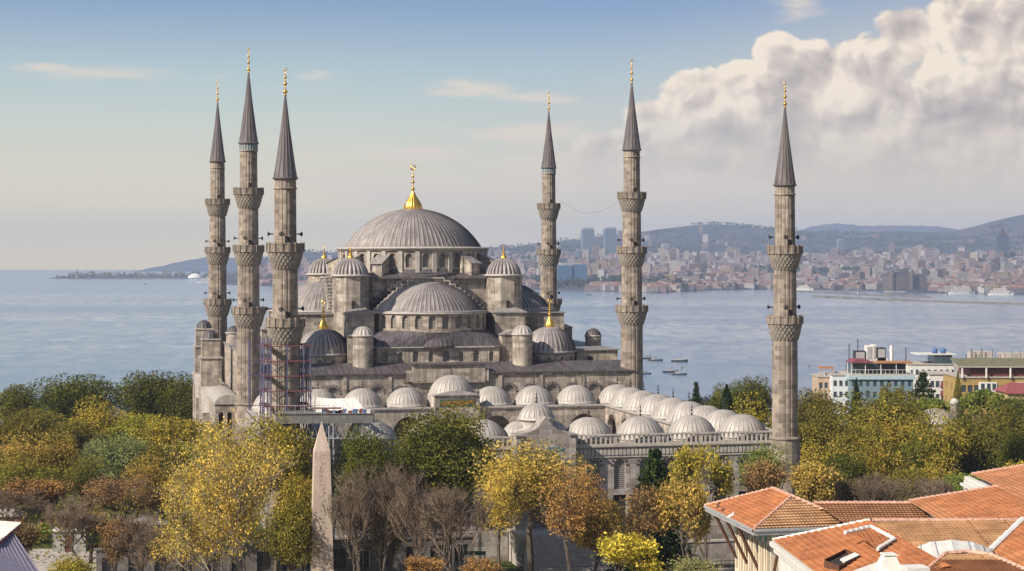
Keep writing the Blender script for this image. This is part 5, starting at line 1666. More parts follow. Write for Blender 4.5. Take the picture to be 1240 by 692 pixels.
def far_box_thing(name, label, cat, a, Y, parts, group=None, rz=0.0, zb=None):
    """parts: (part name, material, list of boxes x0,x1,y0,y1,z0,z1, colour)"""
    z = SEA + land_h(a, Y) if zb is None else zb
    t = thing(name, label, cat, ((a - 620) / FPX * Y, Y, z), rz, group)
    for pn, mt, bx, *col in parts:
        mb = MB()
        for b in bx: mb.box(*b)
        # window texture needs wall coordinates that start at the ground
        o = mb.build(pn, mt, t)
        if col: o.color = col[0] + (1,)
    return t
def tower_h(top, a, Y): return at(a, top, Y).z - (SEA + land_h(a, Y))
M['glass_tower'] = win_mat('tower curtain wall', (.13, .17, .22), 4.0, (.05, .09, .15))
M['blue_glass'] = win_mat('blue glazed wall', (.045, .12, .22), 4.0, (.02, .07, .15))
for (a, top, wpx, lab) in ((711.5, 276, 14, 'left one of the tall grey-blue twin towers on the far shore'), (738.5, 275.5, 14, 'right one of the tall grey-blue twin towers on the far shore')):
    Y = 6600; w = wpx * Y / FPX; h = tower_h(top, a, Y)
    far_box_thing('twin_tower', lab, 'tower block', a, Y, [('wall', M['glass_tower'], [(-w / 2, w / 2, -w * .4, w * .4, -3, h - 6)], (1, 1, 1)), ('roof', M['concrete'], [(-w / 2 + 2, w / 2 - 2, -w * .4 + 2, w * .4 - 2, h - 6, h)])], 'twin towers', .2)
for (a, top, wpx, lab) in ((699.5, 302, 5, 'slim grey block left of the twin towers'), (726, 301, 10, 'lower grey block between the twin towers'), (1018, 290, 8, 'lone slim bluish tower on the skyline right of the lone minaret'), (987.5, 307, 12, 'squat dark block low right of the lone minaret'), (1060, 307, 5, 'pale slim block standing above the city centre right')):
    Y = 6300; w = wpx * Y / FPX; h = tower_h(top, a, Y)
    far_box_thing('tower_block', lab, 'tower block', a, Y, [('wall', M['glass_tower'], [(-w / 2, w / 2, -w * .4, w * .4, -3, h - 4)], (1.3, 1.2, 1.1)), ('roof', M['concrete'], [(-w / 3, w / 3, -w * .3, w * .3, h - 4, h)])], None, .2)
Y = 5300; a = 1214; w = 13 * Y / FPX; h = tower_h(281, a, Y)
t = far_box_thing('skyscraper', 'dark tapering skyscraper with a pointed top at the far right', 'skyscraper', a, Y, [('wall', M['glass_tower'], [(-w / 2, w / 2, -w * .4, w * .4, -3, h * .86)], (.25, .26, .3))])
mb = MB(); mb.box(-w * .42, w * .42, -w * .36, w * .36, h * .86, h * .97, taper=w * .14); mb.box(-w * .2, w * .2, -w * .2, w * .2, h * .97, h * 1.1, taper=w * .12); mb.tube([(0, 0, h * 1.08), (0, 0, h * 1.3)], .8, 5); mb.build('crown_top', M['iron'], t)
Y = 4450; a = 692; w = 36 * Y / FPX; h = tower_h(320, a, Y)
far_box_thing('glass_office', 'long blue glass office slab behind the far quay', 'office block', a, Y, [('wall', M['blue_glass'], [(-w / 2, -w * .02, -20, 20, -3, h - 3), (w * .02, w / 2, -16, 24, -3, h - 1)], (1, 1, 1)), ('roof', M['concrete'], [(-w / 3, w / 3, -12, 12, h - 3, h + 3)])], None, .1)
# the waterside railway palace with corner turrets
Y = 3850; a = 1099; k = Y / FPX; zb = at(a, 355.5, Y).z
t = thing('station_palace', 'dark waterside station palace with steep roof and corner turrets', 'station', ((a - 620) / FPX * Y, Y, SEA + .5), .08)
mb = MB(); mb.box(-21 * k, 5 * k, -8, 60, 1, 19 * k); mb.box(5 * k, 24 * k, -2, 80, 1, 17 * k)
o = mb.build('wall', M['flat_wall'], t); o.color = (.17, .13, .10, 1)
mb = MB(); mb.box(-20 * k, 5 * k, -6, 58, 19 * k, 24 * k, taper=8); mb.box(5 * k, 24 * k, 0, 78, 17 * k, 21.5 * k, taper=7); mb.build('roof', plain_mat('slate roof', (.045, .04, .045)), t)
for x in (-20.5 * k, 4 * k):
    mb = MB(); mb.lathe([(5.5, 0), (5.5, 21 * k), (6.2, 21 * k), (3.5, 24 * k), (.4, 29 * k)], (x, -7, 0), seg=10, smooth=False); o = mb.build('turret', plain_mat('dark stone', (.10, .08, .07)), t)
mb = MB(); mb.box(-30 * k, 30 * k, -40, -6, -4, 1.6); mb.build('quay', M['concrete'], t)
# breakwaters
M['molestone'] = plain_mat('dark boulders', (.13, .115, .10), .9, 0, .4, .3)
def mole(name, pts, w, label):
    mb = MB(); r = random.Random(5); prev = None
    P3 = [Vector((( a - 620) / FPX * DROP * FPX / (y - 316), DROP * FPX / (y - 316), SEA)) for a, y in pts]
    n = 60; out = []
    for i in range(n + 1):
        s = i / n * (len(P3) - 1); j = min(len(P3) - 2, int(s)); p = P3[j].lerp(P3[j + 1], s - j)
        hh = 3.2 + r.uniform(-.5, .5)
        pr = [(p.x, p.y - w, SEA - 1), (p.x + r.uniform(-2, 2), p.y - w * .55, SEA + hh * .9), (p.x, p.y + w * .3, SEA + hh), (p.x, p.y + w, SEA - 1)]
        if prev:
            for q in range(3): mb.face([prev[q], pr[q], pr[q + 1], prev[q + 1]])
        prev = pr
    return tag(mb.build(name, M['molestone']), label, 'breakwater', 'breakwaters off the far shore')
mole('breakwater', [(962, 353.5), (1000, 355.2), (1060, 358.3), (1126, 361.0)], 9, 'shorter rear breakwater ending before the station palace')
mole('breakwater', [(985, 360.0), (1060, 363.5), (1150, 366.8), (1300, 371.5)], 8, 'longer front breakwater running out of the picture on the right')
def beacon(a, y, h, label, w=3):
    Y = DROP * FPX / (y - 316); mb = MB(); mb.lathe([(w, 0), (w * .6, h * .75), (w * .8, h * .76), (w * .8, h * .8), (w * .4, h * .82), (w * .4, h * .93), (0, h)], seg=8)
    tag(mb.build('beacon', M['concrete'], None, ((a - 620) / FPX * Y, Y, SEA + 1)), label, 'beacon')
beacon(1039.5, 357.3, 16, 'small grey harbour beacon on the rear breakwater')
Y = 6750
mb = MB(); mb.lathe([(5, 0), (3.5, 24), (4.5, 24), (4.5, 27), (2, 30), (0, 34)], seg=8)
tag(mb.build('lighthouse', M['concrete'], None, ((98 - 620) / FPX * Y, Y - 60, SEA + 2)), 'small lighthouse among the trees of the low point', 'lighthouse')
mb = MB(); mb.lathe([(26, 0), (24, 8), (14, 14), (0, 17)], sy=.6, seg=16)
tag(mb.build('white_hall', M['white'], None, ((243 - 620) / FPX * Y, Y - 120, SEA + 3)), 'low white vaulted hall on the wooded point beside the leftmost minaret', 'hall')

# ------------------------------------------------------------------ boats
def make_boat(name, label, px, py, L, kind='tender', rz=0.0, group=None):
    Y = DROP * FPX / (py - 316)
    t = thing(name, label, 'boat', ((px - 620) / FPX * Y, Y, SEA), rz, group)
    L *= .85; W = L * .2; Hh = L * .085; mb = MB(); secs = []
    for i in range(9):
        s = i / 8; x = (s - .5) * L
        w = W / 2 * (1 - max(0, (s - .55) / .45) ** 2.2) * (0.82 + .18 * min(1, s * 5)); w = max(w, .03)
        sh = Hh * (1 + .7 * max(0, s - .5) ** 1.5 * 2)
        secs.append([(x, -w, sh), (x, -w * .75, -.2), (x, w * .75, -.2), (x, w, sh)])
    for a, b in zip(secs, secs[1:]):
        for q in range(3): mb.face([a[q], a[q + 1], b[q + 1], b[q]][::-1])
        mb.face([a[0], b[0], b[3], a[3]], m=1)
    mb.face(secs[0])
    mb.build('hull', [M['iron'] if kind != 'ferry' else M['white'], M['concrete']], t)
    mb = MB()
    if kind == 'ferry':
        mb.box(-L * .42, L * .34, -W * .4, W * .4, Hh, Hh * 2.3); mb.box(-L * .3, L * .22, -W * .34, W * .34, Hh * 2.3, Hh * 3.3); mb.box(L * .05, L * .16, -W * .25, W * .25, Hh * 3.3, Hh * 4.2)
    elif kind == 'fishing':
        mb.box(-L * .32, -L * .02, -W * .3, W * .3, Hh, Hh * 2.6, taper=.1); mb.box(-L * .34, L * .0, -W * .34, W * .34, Hh * 2.6, Hh * 2.75)
    else:
        mb.box(-L * .2, L * .18, -W * .33, W * .33, Hh, Hh * 2.4, taper=.3)
    mb.build('cabin', M['trim'] if kind == 'ferry' else M['concrete'], t)
    mb = MB(); mb.tube([(L * .1, 0, Hh), (L * .1, 0, Hh * 5)], L * .008 + .03, 5)
    if kind == 'ferry': mb.lathe([(L * .02, Hh * 3), (L * .02, Hh * 4.6)], (-L * .05, 0, 0), seg=8)
    mb.build('mast', M['iron'], t)
    return t
GBt = 'boats moored off the shore'
for b in [('fishing_boat', 'dark moored boat nearest the front right hall minaret, upper pair left', 786, 434.5, 11, 'fishing', .2, GBt), ('fishing_boat', 'dark moored boat just right of the one by the minaret', 794, 437, 11, 'fishing', -.1, GBt),
          ('excursion_boat', 'long grey excursion boat, uppermost of the moored group', 823, 438, 13, 'tender', .05, GBt), ('motorboat', 'tiny boat below the long excursion boat', 826, 445.5, 5, 'tender', 1.2, GBt),
          ('cabin_cruiser', 'white cabin cruiser in the lowest row of moored boats', 812, 451, 11, 'tender', .15, GBt), ('fishing_boat', 'dark boat touching the right side of the white cabin cruiser', 823, 454, 10, 'fishing', -.1, GBt),
          ('fishing_boat', 'small boat low beside the front right hall minaret', 782, 453, 8, 'fishing', .3, GBt), ('motorboat', 'lone small motorboat right of the lone minaret', 980, 444, 6, 'tender', 1.3, None),
          ('ferry', 'white ferry touching the leftmost minaret far out', 249, 343, 60, 'ferry', .05, None), ('tug', 'tiny dark boat far out near the low point', 176, 344.5, 14, 'fishing', .8, None),
          ('ferry', 'white ferry at the far quay right of the middle minarets', 783, 354.6, 60, 'ferry', .1, None), ('ferry', 'white ferry coming in just right of the lone minaret', 974, 351.6, 46, 'ferry', -.2, None),
          ('cargo_ship', 'grey ship at the far quay right of the station palace', 1165, 356.5, 60, 'ferry', .1, None), ('ferry', 'white ferry at the quay close to the right edge', 1212, 357.8, 56, 'ferry', -.1, None), ('tug', 'tiny dark boat in open water before the glass office slab', 713, 357.5, 14, 'fishing', .4, None)]:
    make_boat(*b)

# ------------------------------------------------------------------ obelisk
Y = 196.0; k = Y / FPX; X = (389.5 - 620) * k; zt = at(389, 510, Y).z
t = thing('obelisk', 'pink granite obelisk with a pointed top, rising beside the golden plane tree', 'obelisk', (X, Y, 0), .2)
mb = MB(); w0, w1 = 1.18, 0.84; z0, z1 = 2.4, zt - 3.2
def frust(mb, a, b, za, zb, m=0):
    A = [(-a, -a, za), (a, -a, za), (a, a, za), (-a, a, za)]; B = [(-b, -b, zb), (b, -b, zb), (b, b, zb), (-b, b, zb)]
    for i in range(4):
        j = (i + 1) % 4; mb.face([A[i], A[j], B[j], B[i]], m=m)
    if b > 0.02: mb.face(B, m=m)
frust(mb, w0, w1, z0, z1)
r = random.Random(4)
for f in range(4):
    ca, sa = math.cos(f * PI / 2), math.sin(f * PI / 2)
    z = z0 + .6
    while z < z1 - .5:
        w = w0 + (w1 - w0) * (z - z0) / (z1 - z0)
        for q in range(3):
            x = r.uniform(-.42, .3); hh = r.uniform(.12, .34); ww = r.uniform(.06, .16)
            w2 = w0 + (w1 - w0) * (z + hh - z0) / (z1 - z0)
            p = [(x, -w - .004, z), (x + ww, -w - .004, z), (x + ww, -w2 - .004, z + hh), (x, -w2 - .004, z + hh)]
            mb.face([(a * ca - b * sa, a * sa + b * ca, c) for a, b, c in p], m=1)
        z += r.uniform(.35, .55)
mb.build('shaft', [M['granite'], plain_mat('carved granite', (.35, .26, .21))], t)
mb = MB(); frust(mb, w1, 0.0, z1, zt); mb.build('pyramidion', M['granite'], t)
mb = MB(); mb.box(-2.4, 2.4, -2.4, 2.4, 0, .8); mb.box(-1.9, 1.9, -1.9, 1.9, .8, 2.1)
for sx in (-1, 1):
    for sy in (-1, 1): mb.box(sx * 1.1 - .2, sx * 1.1 + .2, sy * 1.1 - .2, sy * 1.1 + .2, 2.1, 2.4)
mb.build('pedestal', M['trim'], t)

# ------------------------------------------------------------------ scaffolding round the left forecourt minaret
bx, by = (345.5 - 620) / FPX * 213.6, 213.6
t = thing('scaffolding', 'blue and red tube scaffolding wrapped round the left forecourt minaret', 'scaffolding', (bx, by, 0), PSI)
xs_ = (-2.9, -2.2, 1.9, 2.9); zs_ = [13.8 + 1.75 * i for i in range(8)]
def tubes(name, L, r, mat):
    mb = MB()
    for a, b in L: mb.tube([a, b], r, 4)
    return mb.build(name, mat, t)
up_, led, brace = [], [], []
pts = [(x, y) for x in (-2.7, -1.9, 0, 1.9, 2.7) for y in (-2.7, -1.9, 0, 1.9, 2.7) if max(abs(x), abs(y)) > 1.8]
for x, y in pts: up_.append(((x, y, 13.6), (x, y, 27.0 if x < 0 else 26.2)))
for z in zs_:
    for d in (1.9, 2.7):
        for s in (-1, 1):
            led.append(((-2.9, s * d, z), (2.9, s * d, z))); led.append(((s * d, -2.9, z), (s * d, 2.9, z)))
for i, z in enumerate(zs_[:-1]):
    s = 1 if i % 2 else -1
    brace.append(((s * -2.7, -2.7, z), (s * 0, -2.7, z + 1.75))); brace.append(((2.7, s * -2.7, z), (2.7, 0, z + 1.75))); brace.append(((-2.7, s * 2.7, z), (-2.7, 0, z + 1.75)))
tubes('standards', up_, .055, M['blue_paint']); tubes('ledgers', led, .045, M['red_paint']); tubes('braces', brace, .035, M['blue_paint'])
mb = MB()
for z in zs_[1::2]:
    for a in ((-2.7, -1.9, -2.7, 2.7), (1.9, 2.7, -2.7, 2.7)): mb.box(*a, z + .06, z + .12)
mb.build('planks', M['wood'], t)
# ladder-like outer bay leaning towards the hall minaret
mb = MB()
for z in zs_[3:]: mb.tube([(-4.2, 0, z), (-2.7, 0, z)], .045, 4)
for y in (-.8, .8): mb.tube([(-4.2, y, 18.5), (-4.2, y, 26.6)], .055, 4)
mb.build('outer_bay', M['blue_paint'], t)

# ------------------------------------------------------------------ temporary roof platform at the forecourt corner
Y = 209.0; z1 = at(400, 500, Y).z; zd = at(400, 506, Y).z; xa = at(335, 500, Y).x; xb = at(452, 500, Y).x
t = thing('works_platform', 'grey temporary works platform on trusses beneath the scaffolded minaret', 'platform', ((xa + xb) / 2, Y, 0), .06)
hw = (xb - xa) / 2
mb = MB(); mb.box(-hw, hw, -1.2, 4.5, zd - .55, zd + .5); mb.box(-hw - .1, hw + .1, -1.3, 4.6, zd + .5, zd + .56); mb.build('deck', plain_mat('stained grey boarding', (.16, .155, .15), .9, 0, .3, 1, streak=.5), t)
mb = MB()
for y in (-1.0, 1.2):
    for i in range(14):
        x0 = -hw + .3 + i * (2 * hw - .6) / 14; x1 = x0 + (2 * hw - .6) / 14
        mb.tube([(x0, y, zd - 2.3), ((x0 + x1) / 2, y, zd - .8), (x1, y, zd - 2.3)], .05, 4)
    mb.tube([(-hw + .3, y, zd - 2.3), (hw - .3, y, zd - 2.3)], .06, 4)
for x in (-.3, .5, 1.0, hw - 1.2, hw - .4):
    for y in (-1.0, 1.2):
        mb.tube([(x, y, 0), (x, y, zd - .8)], .08, 5)
for k_ in range(9): mb.tube([(.5, -1.0, 1.6 * k_), (1.0, -1.0, 1.6 * k_)], .04, 4)
mb.build('truss', M['gutter'], t)
mb = MB()
for x in [-hw + i * 1.1 for i in range(int(2 * hw / 1.1))]: mb.tube([(x, -1.15, zd + .5), (x, -1.15, zd + 1.5)], .03, 4)
mb.tube([(-hw, -1.15, zd + 1.5), (hw * .1, -1.15, zd + 1.5)], .03, 4)
mb.build('railing', M['gutter'], t)
def cloth(name, label, x0, x1, y, z0, z1, lean, mat, cat='tarpaulin', grp='sheets hung on the works platform'):
    mb = MB(); n = 10; th = .04
    A, B = [], []
    for i in range(n + 1):
        s = i / n; x = x0 + (x1 - x0) * s; w = .08 * math.sin(s * 17 + x0)
        A.append((x, y + w, z0)); B.append((x + lean, y + w * .4 + .5, z1 - .15 * math.sin(s * PI)))
    for i in range(n):
        mb.face([A[i], A[i + 1], B[i + 1], B[i]]); mb.face([(p[0], p[1] + th, p[2]) for p in (B[i], B[i + 1], A[i + 1], A[i])])
    o = mb.build(name, mat, None, ((xa + xb) / 2, Y, 0)); return tag(o, label, cat, grp)
zz = zd + .56
cloth('white_sheet', 'long white sheet hung behind the railing of the works platform', -hw * .2, hw * .62, .5, zz, zz + 1.7, 0, M['white'])
cloth('white_sheet', 'leaning white sheet at the right end of the works platform', hw * .56, hw * .9, -.3, zz, zz + 1.6, -1.4, M['white'])
mb = MB(); rb = random.Random(8)
for i in range(14):
    x = -hw * .05 + i * hw * .07; mb.box(x, x + rb.uniform(.3, .8), -.6, .1, zz, zz + rb.uniform(.2, .5), m=i % 3)
o = mb.build('material_heap', [plain_mat('blue plastic', (.08, .14, .30)), plain_mat('white sacks', (.6, .58, .55)), M['red_paint']], None, ((xa + xb) / 2, Y, 0))
tag(o, 'heap of blue and white building material on the works platform', 'materials')
mb = MB(); mb.obox((hw * .05, -.7), .05, 1.7, .08, zz + .5, zz + .68); mb.obox((hw * .05, -.7), .05, .08, .06, zz, zz + .5)
tag(mb.build('red_barrier', M['red_paint'], None, ((xa + xb) / 2, Y, 0)), 'long dark red board lying along the works platform', 'board')

# ------------------------------------------------------------------ precinct wall, railing and paving along the square
def wall_thing(name, label, cat, a, b, h, th, mat, cap=None, piers=None, z=0, group=None):
    a = Vector(a); b = Vector(b); L = (b - a).length; ang = math.atan2(b.y - a.y, b.x - a.x)
    t = thing(name, label, cat, (a.x, a.y, z), ang, group); return t, L
t, L = wall_thing('precinct_wall', 'grey outer wall with barred openings behind the bare trees', 'wall', (-46, 201), (-4.5, 211), 4, .5, None)
mb = MB(); f = flat(0, 0, 0); n = 15; st = L / n
ww = [(st * (i + .5), 1.6, .9, 3.1, True) for i in range(n)]
arched_wall(mb, f, 0, L, 0, 3.9, ww, .5); arched_wall(mb, lambda s, z, d: (L - s, .5 - d + .01, z), 0, L, 0, 3.9, [], 0)
mb.build('wall', M['tree_shade_wall'], t)
mb = MB(); mb.box(-.2, L + .2, -.15, .7, 3.9, 4.1); mb.build('coping', M['tree_shade_wall'], t)
for w in ww:
    gb = MB()
    for i in range(6):
        x = w[0] - .7 + i * .28; gb.tube([(x, .25, .9), (x, .25, 3.1)], .025, 4)
    for z in (1.6, 2.4): gb.tube([(w[0] - .8, .25, z), (w[0] + .8, .25, z)], .025, 4)
    gb.build('window_grille', M['iron'], t)
t, L = wall_thing('precinct_wall', 'grey wall stretch right of the gate steps under the orange tree', 'wall', (9.5, 212.5), (33, 218), 3, .5, None)
mb = MB(); mb.box(0, L, 0, .5, 0, 2.6); mb.build('wall', M['stone_grey'], t)
mb = MB(); mb.box(-.1, L + .1, -.12, .62, 2.6, 2.8); mb.build('coping', M['trim'], t)
t, L = wall_thing('retaining_wall', 'long low stone wall along the edge of the square, bottom of the picture', 'wall', (-40, 188), (30, 204), 1.6, .5, None)
mb = MB(); mb.box(0, L, 0, .5, 0, 1.5); mb.build('wall', M['stone_grey'], t)
mb = MB(); mb.box(0, L, -.08, .58, 1.5, 1.65); mb.build('coping', M['trim'], t)
mb = MB()
for i in range(int(L / .5)): mb.tube([(i * .5, .25, 1.65), (i * .5, .25, 2.5)], .02, 4)
mb.tube([(0, .25, 2.5), (L, .25, 2.5)], .03, 4); mb.tube([(0, .25, 1.8), (L, .25, 1.8)], .025, 4)
mb.build('railing', M['iron'], t)
mb = MB(); mb.face([(-60, 150, .004), (60, 150, .004), (60, 186, .004), (-60, 186, .004)]); tag(mb.build('paved_square', M['concrete']), kind='structure')
mb = MB(); mb.face([(-46, 189, .01), (32, 203.4, .01), (32, 212, .01), (-46, 200, .01)]); tag(mb.build('pavement', M['concrete']), kind='structure')
mb = MB()
mb.face([(-75, 214, .01), (-38, 206, .01), (-40, 222, .01), (-90, 236, .01)]); tag(mb.build('garden_path', M['trim']), kind='structure')
# green market tarpaulin by the steps and low kiosks in the left park
mb = MB(); mb.box(-1.6, 1.6, -1.1, 1.1, 1.1, 1.2)
for x in (-1.5, 1.5):
    for y in (-1, 1): mb.box(x - .05, x + .05, y - .05, y + .05, 0, 1.1)
p = at(571, 663, 206); tag(mb.build('green_stall', plain_mat('green cloth', (.05, .11, .05)), None, (p.x, 206, 1.7)), 'low green-topped stall left of the gate steps', 'stall')
p = at(571, 663, 206)
mb = MB(); mb.box(p.x - 2, p.x + 2, 204.8, 207.2, 0, 1.7); tag(mb.build('stone_plinth', M['stone_grey']), 'grey plinth under the green-topped stall', 'plinth')
def kiosk(px, py, Y, w, h, label, wallm, roofm):
    p = at(px, py, Y); t = thing('garden_kiosk', label, 'kiosk', (p.x, Y, 0), .1)
    mb = MB(); mb.box(-w / 2, w / 2, -1.6, 1.6, 0, h); mb.build('wall', wallm, t)
    mb = MB(); mb.yprism([(-w / 2 - .3, h), (w / 2 + .3, h), (0, h + .7)], -1.9, 1.9); mb.build('roof', roofm, t)
    mb = MB(); mb.box(-.5, .5, -1.63, -1.59, 0.05, 2.1); mb.build('door', M['wood'], t)
kiosk(86, 650, 226, 4.0, 2.6, 'pale grey low kiosk half hidden under the orange-leaved tree', M['concrete'], M['metal_white'])
kiosk(6, 622, 236, 5.0, 3.0, 'brick-red low kiosk at the left edge behind bare trees', plain_mat('brick wall', (.36, .16, .10)), M['metal_white'])
kiosk(176, 645, 230, 5.0, 2.8, 'rust-brown low kiosk beside the lawn in the left park', plain_mat('rust panels', (.30, .15, .10)), M['concrete'])
mb = MB(); lawn = [(-66, 238), (-46, 234), (-44, 246), (-64, 250)]
mb.face([(x, y, .02) for x, y in lawn]); tag(mb.build('lawn', plain_mat('lawn', (.17, .25, .025), .95, 0, .3, 1.5)), 'bright green strip of lawn in the left park', kind='stuff')

# ------------------------------------------------------------------ tiled roofs at the lower right
def tiled(name, e0, e1, r0, r1, parent, mat, course=.40, pan=.28, amp=.07, lip=.07):
    if mat is M['tile_worn']: amp, lip = .04, .13
    """barrel-tiled slope between an eave e0-e1 and a top edge r0-r1: real corrugation and overlapping courses"""
    e0, e1, r0, r1 = map(Vector, (e0, e1, r0, r1))
    ed = (e1 - e0); L = ed.length; ed.normalize()
    upv = (r0 + r1) / 2 - (e0 + e1) / 2; upd = upv - ed * upv.dot(ed); Hs = upd.length; upd.normalize()
    nrm = ed.cross(upd).normalized()
    if nrm.z < 0: nrm = -nrm
    nc = max(2, int(Hs / course)); mb = MB(); r = random.Random(int(L * 100))
    for c in range(nc):
        t0, t1 = c / nc, (c + 1) / nc
        a0 = (e0.lerp(r0, t0) - e0).dot(ed); b0 = (e1.lerp(r1, t0) - e0).dot(ed)
        a1 = (e0.lerp(r0, t1) - e0).dot(ed); b1 = (e1.lerp(r1, t1) - e0).dot(ed)
        lo, hi = min(a0, a1), max(b0, b1)
        if hi - lo < pan: continue
        k0 = int(math.floor(lo / (pan / 4))); k1 = int(math.ceil(hi / (pan / 4)))
        row = []
        for k in range(k0, k1 + 1):
            s = k * pan / 4
            s0 = min(max(s, a0), b0); s1 = min(max(s, a1), b1)
            wv = amp * (0.5 + .5 * math.cos(2 * PI * s / pan))
            v0 = Hs * t0; v1 = Hs * t1
            # use a plane through the eave
            p0 = e0 + ed * s0 + upd * v0 + nrm * (wv + lip); p1 = e0 + ed * s1 + upd * v1 + nrm * wv
            row.append((p0, p1, s, v0, v1))
        for q, w in zip(row, row[1:]):
            if (w[0] - q[0]).length < 1e-4 and (w[1] - q[1]).length < 1e-4: continue
            mb.face([q[0], w[0], w[1], q[1]], uv=[(q[2], q[3]), (w[2], w[3]), (w[2], w[4]), (q[2], q[4])])
            d0 = q[0] - nrm * lip; d1 = w[0] - nrm * lip
            mb.face([d0, d1, w[0], q[0]], uv=[(q[2], q[3])] * 4)
    return mb.build(name, mat, parent)
def ridge(name, pts, parent, mat=None, r=.16):
    mb = MB(); rr_ = random.Random(3)
    for a, b in zip(pts, pts[1:]):
        a = Vector(a); b = Vector(b); n = max(1, int((b - a).length / .42))
        for i in range(n):
            p = a.lerp(b, i / n); q = a.lerp(b, (i + 1.08) / n)
            mb.tube([p + Vector((0, 0, .05)), q + Vector((0, 0, .02))], r * rr_.uniform(.9, 1.1), 7, r1=r * .8)
    return mb.build(name, mat or M['ridge_tile'], parent)
CR = M['tile']; TW = M['tile_worn']
# corner pavilion
PV = thing('pavilion_house', 'cream corner pavilion with wide bracketed eaves and orange hipped tile roof', 'house', (0, 0, 0))
P2 = Vector((17.95, 135, 16.0)); P1 = Vector((15.75, 148.2, 16.0)); PR = Vector((26.4, 136.9, 16.0)); PB = P1 + (PR - P2)
r1 = Vector((21.65, 140.6, 17.75)); r2 = Vector((20.95, 145.4, 17.75))
tiled('roof_slope', P1, P2, r2, r1, PV, CR); tiled('roof_slope', P2, PR, r1, r1, PV, TW); tiled('roof_slope', PR, PB, r1, r2, PV, CR); tiled('roof_slope', PB, P1, r2, r2, PV, CR)
ridge('ridge_tiles', [P2, r1, r2, P1], PV); ridge('ridge_tiles', [r1, PR], PV)
mb = MB()
for a, b in ((P1, P2), (P2, PR)):
    d = (b - a).normalized(); nn = Vector((d.y, -d.x, 0))
    for o1, zt_, zb_ in ((.12, .06, -.14), (.0, -.14, -.42)):
        q0 = a + nn * o1; q1 = b + nn * o1; i0 = a - nn * .25; i1 = b - nn * .25
        A = [q0, q1, i1, i0]
        mb.face([p + Vector((0, 0, zt_)) for p in A]); mb.face([p + Vector((0, 0, zb_)) for p in A][::-1])
        mb.face([q0 + Vector((0, 0, zb_)), q1 + Vector((0, 0, zb_)), q1 + Vector((0, 0, zt_)), q0 + Vector((0, 0, zt_))])
mb.face([P1 + Vector((0, 0, -.3)), P2 + Vector((0, 0, -.3)), PR + Vector((0, 0, -.3)), PB + Vector((0, 0, -.3))][::-1])
mb.build('eaves', M['gutter'], PV)
# walls, set back under the eaves
du = (PR - P2).normalized(); dv = (P1 - P2).normalized()
c0 = P2 + du * 2.0 + dv * 1.9; c1 = P2 + du * 7.2 + dv * 1.9; c2 = P1 + du * 2.0 - dv * 1.9
mb = MB()
def wall_from(mb, a, b, zb, zt, wins, panes=None, depth=.25):
    L = math.hypot(b.x - a.x, b.y - a.y); f = flat(a.x, a.y, math.atan2(b.y - a.y, b.x - a.x))
    arched_wall(mb, f, 0, L, zb, zt, wins, depth)
    return f, L
Lc = (c2 - c0).length
wl = [(Lc / 7 * (i + .5), .75, 11.2, 14.1) for i in range(7)]
f1, _ = wall_from(mb, Vector((c2.x, c2.y, 0)), Vector((c0.x, c0.y, 0)), 0, 15.7, wl)
wf = [(1.0, .75, 11.2, 14.1), (2.3, .75, 11.2, 14.1), (4.4, .7, 11.4, 14.3, True)]
f2, _ = wall_from(mb, Vector((c0.x, c0.y, 0)), Vector((c1.x, c1.y, 0)), 0, 15.7, wf)
cb = c1 + dv * 9.4
wall_from(mb, Vector((c1.x, c1.y, 0)), Vector((cb.x, cb.y, 0)), 0, 15.7, []); wall_from(mb, Vector((cb.x, cb.y, 0)), Vector((c2.x, c2.y, 0)), 0, 15.7, [])
mb.build('wall', M['cream'], PV)
tm = plain_mat('turquoise tiles', (.10, .30, .30), .4, 0, .4, 6)
for f, wl_ in ((f1, wl), (f2, wf)):
    for w in wl_:
        fr = pane(f, w, PV, M['glass'], .2)
        mb = MB()
        x = w[0]
        a_, b_ = f(x - .02, w[2], .15), f(x + .02, w[2], .15)
        mb.tube([f(x, w[2], .15), f(x, w[3] + (.3 if len(w) < 5 else 0), .15)], .035, 4)
        for z in (w[2] + .9, w[2] + 1.9): mb.tube([f(x - w[1] / 2, z, .15), f(x + w[1] / 2, z, .15)], .03, 4)
        mb.build('window_frame', M['wood'], fr)
mb = MB()
for i in range(6):
    s = Lc / 7 * (i + 1)
    q = [f1(s - .2, 14.5, -.02), f1(s + .2, 14.5, -.02), f1(s + .3, 15.3, -.02), f1(s - .3, 15.3, -.02)]
    mb.face(q)
    mb.tube([f1(s, 10.8, -.06), f1(s, 14.5, -.06)], .11, 6, m=1)
mb.face([f2(1.45, 14.5, -.02), f2(1.85, 14.5, -.02), f2(1.95, 15.3, -.02), f2(1.35, 15.3, -.02)])
mb.build('tile_panels', [tm, M['cream']], PV)
for (f, s) in [(f1, Lc * t_) for t_ in (.03, .36, .68)] + [(f2, .15), (f2, 3.3)]:
    mb = MB(); mb.tube([f(s, 12.1, -.02), f(s, 15.62, -1.75)], .13, 4); mb.build('eave_bracket', M['wood'], PV)
mb = MB()
for i in range(2):
    pass
q0 = f1(0, 0, -.7); q1 = f1(Lc + .3, 0, -.7)
A = [Vector(f1(-.3, 10.6, -.8)), Vector(f1(Lc + .3, 10.6, -.8)), Vector(f1(Lc + .3, 10.6, 0)), Vector(f1(-.3, 10.6, 0))]
mb.face(A); mb.face([A[0] - Vector((0, 0, .35)), A[1] - Vector((0, 0, .35)), A[1], A[0]]); mb.face([A[1] - Vector((0, 0, .35)), A[2] - Vector((0, 0, .35)), A[2], A[1]]); mb.face([p - Vector((0, 0, .35)) for p in A][::-1])
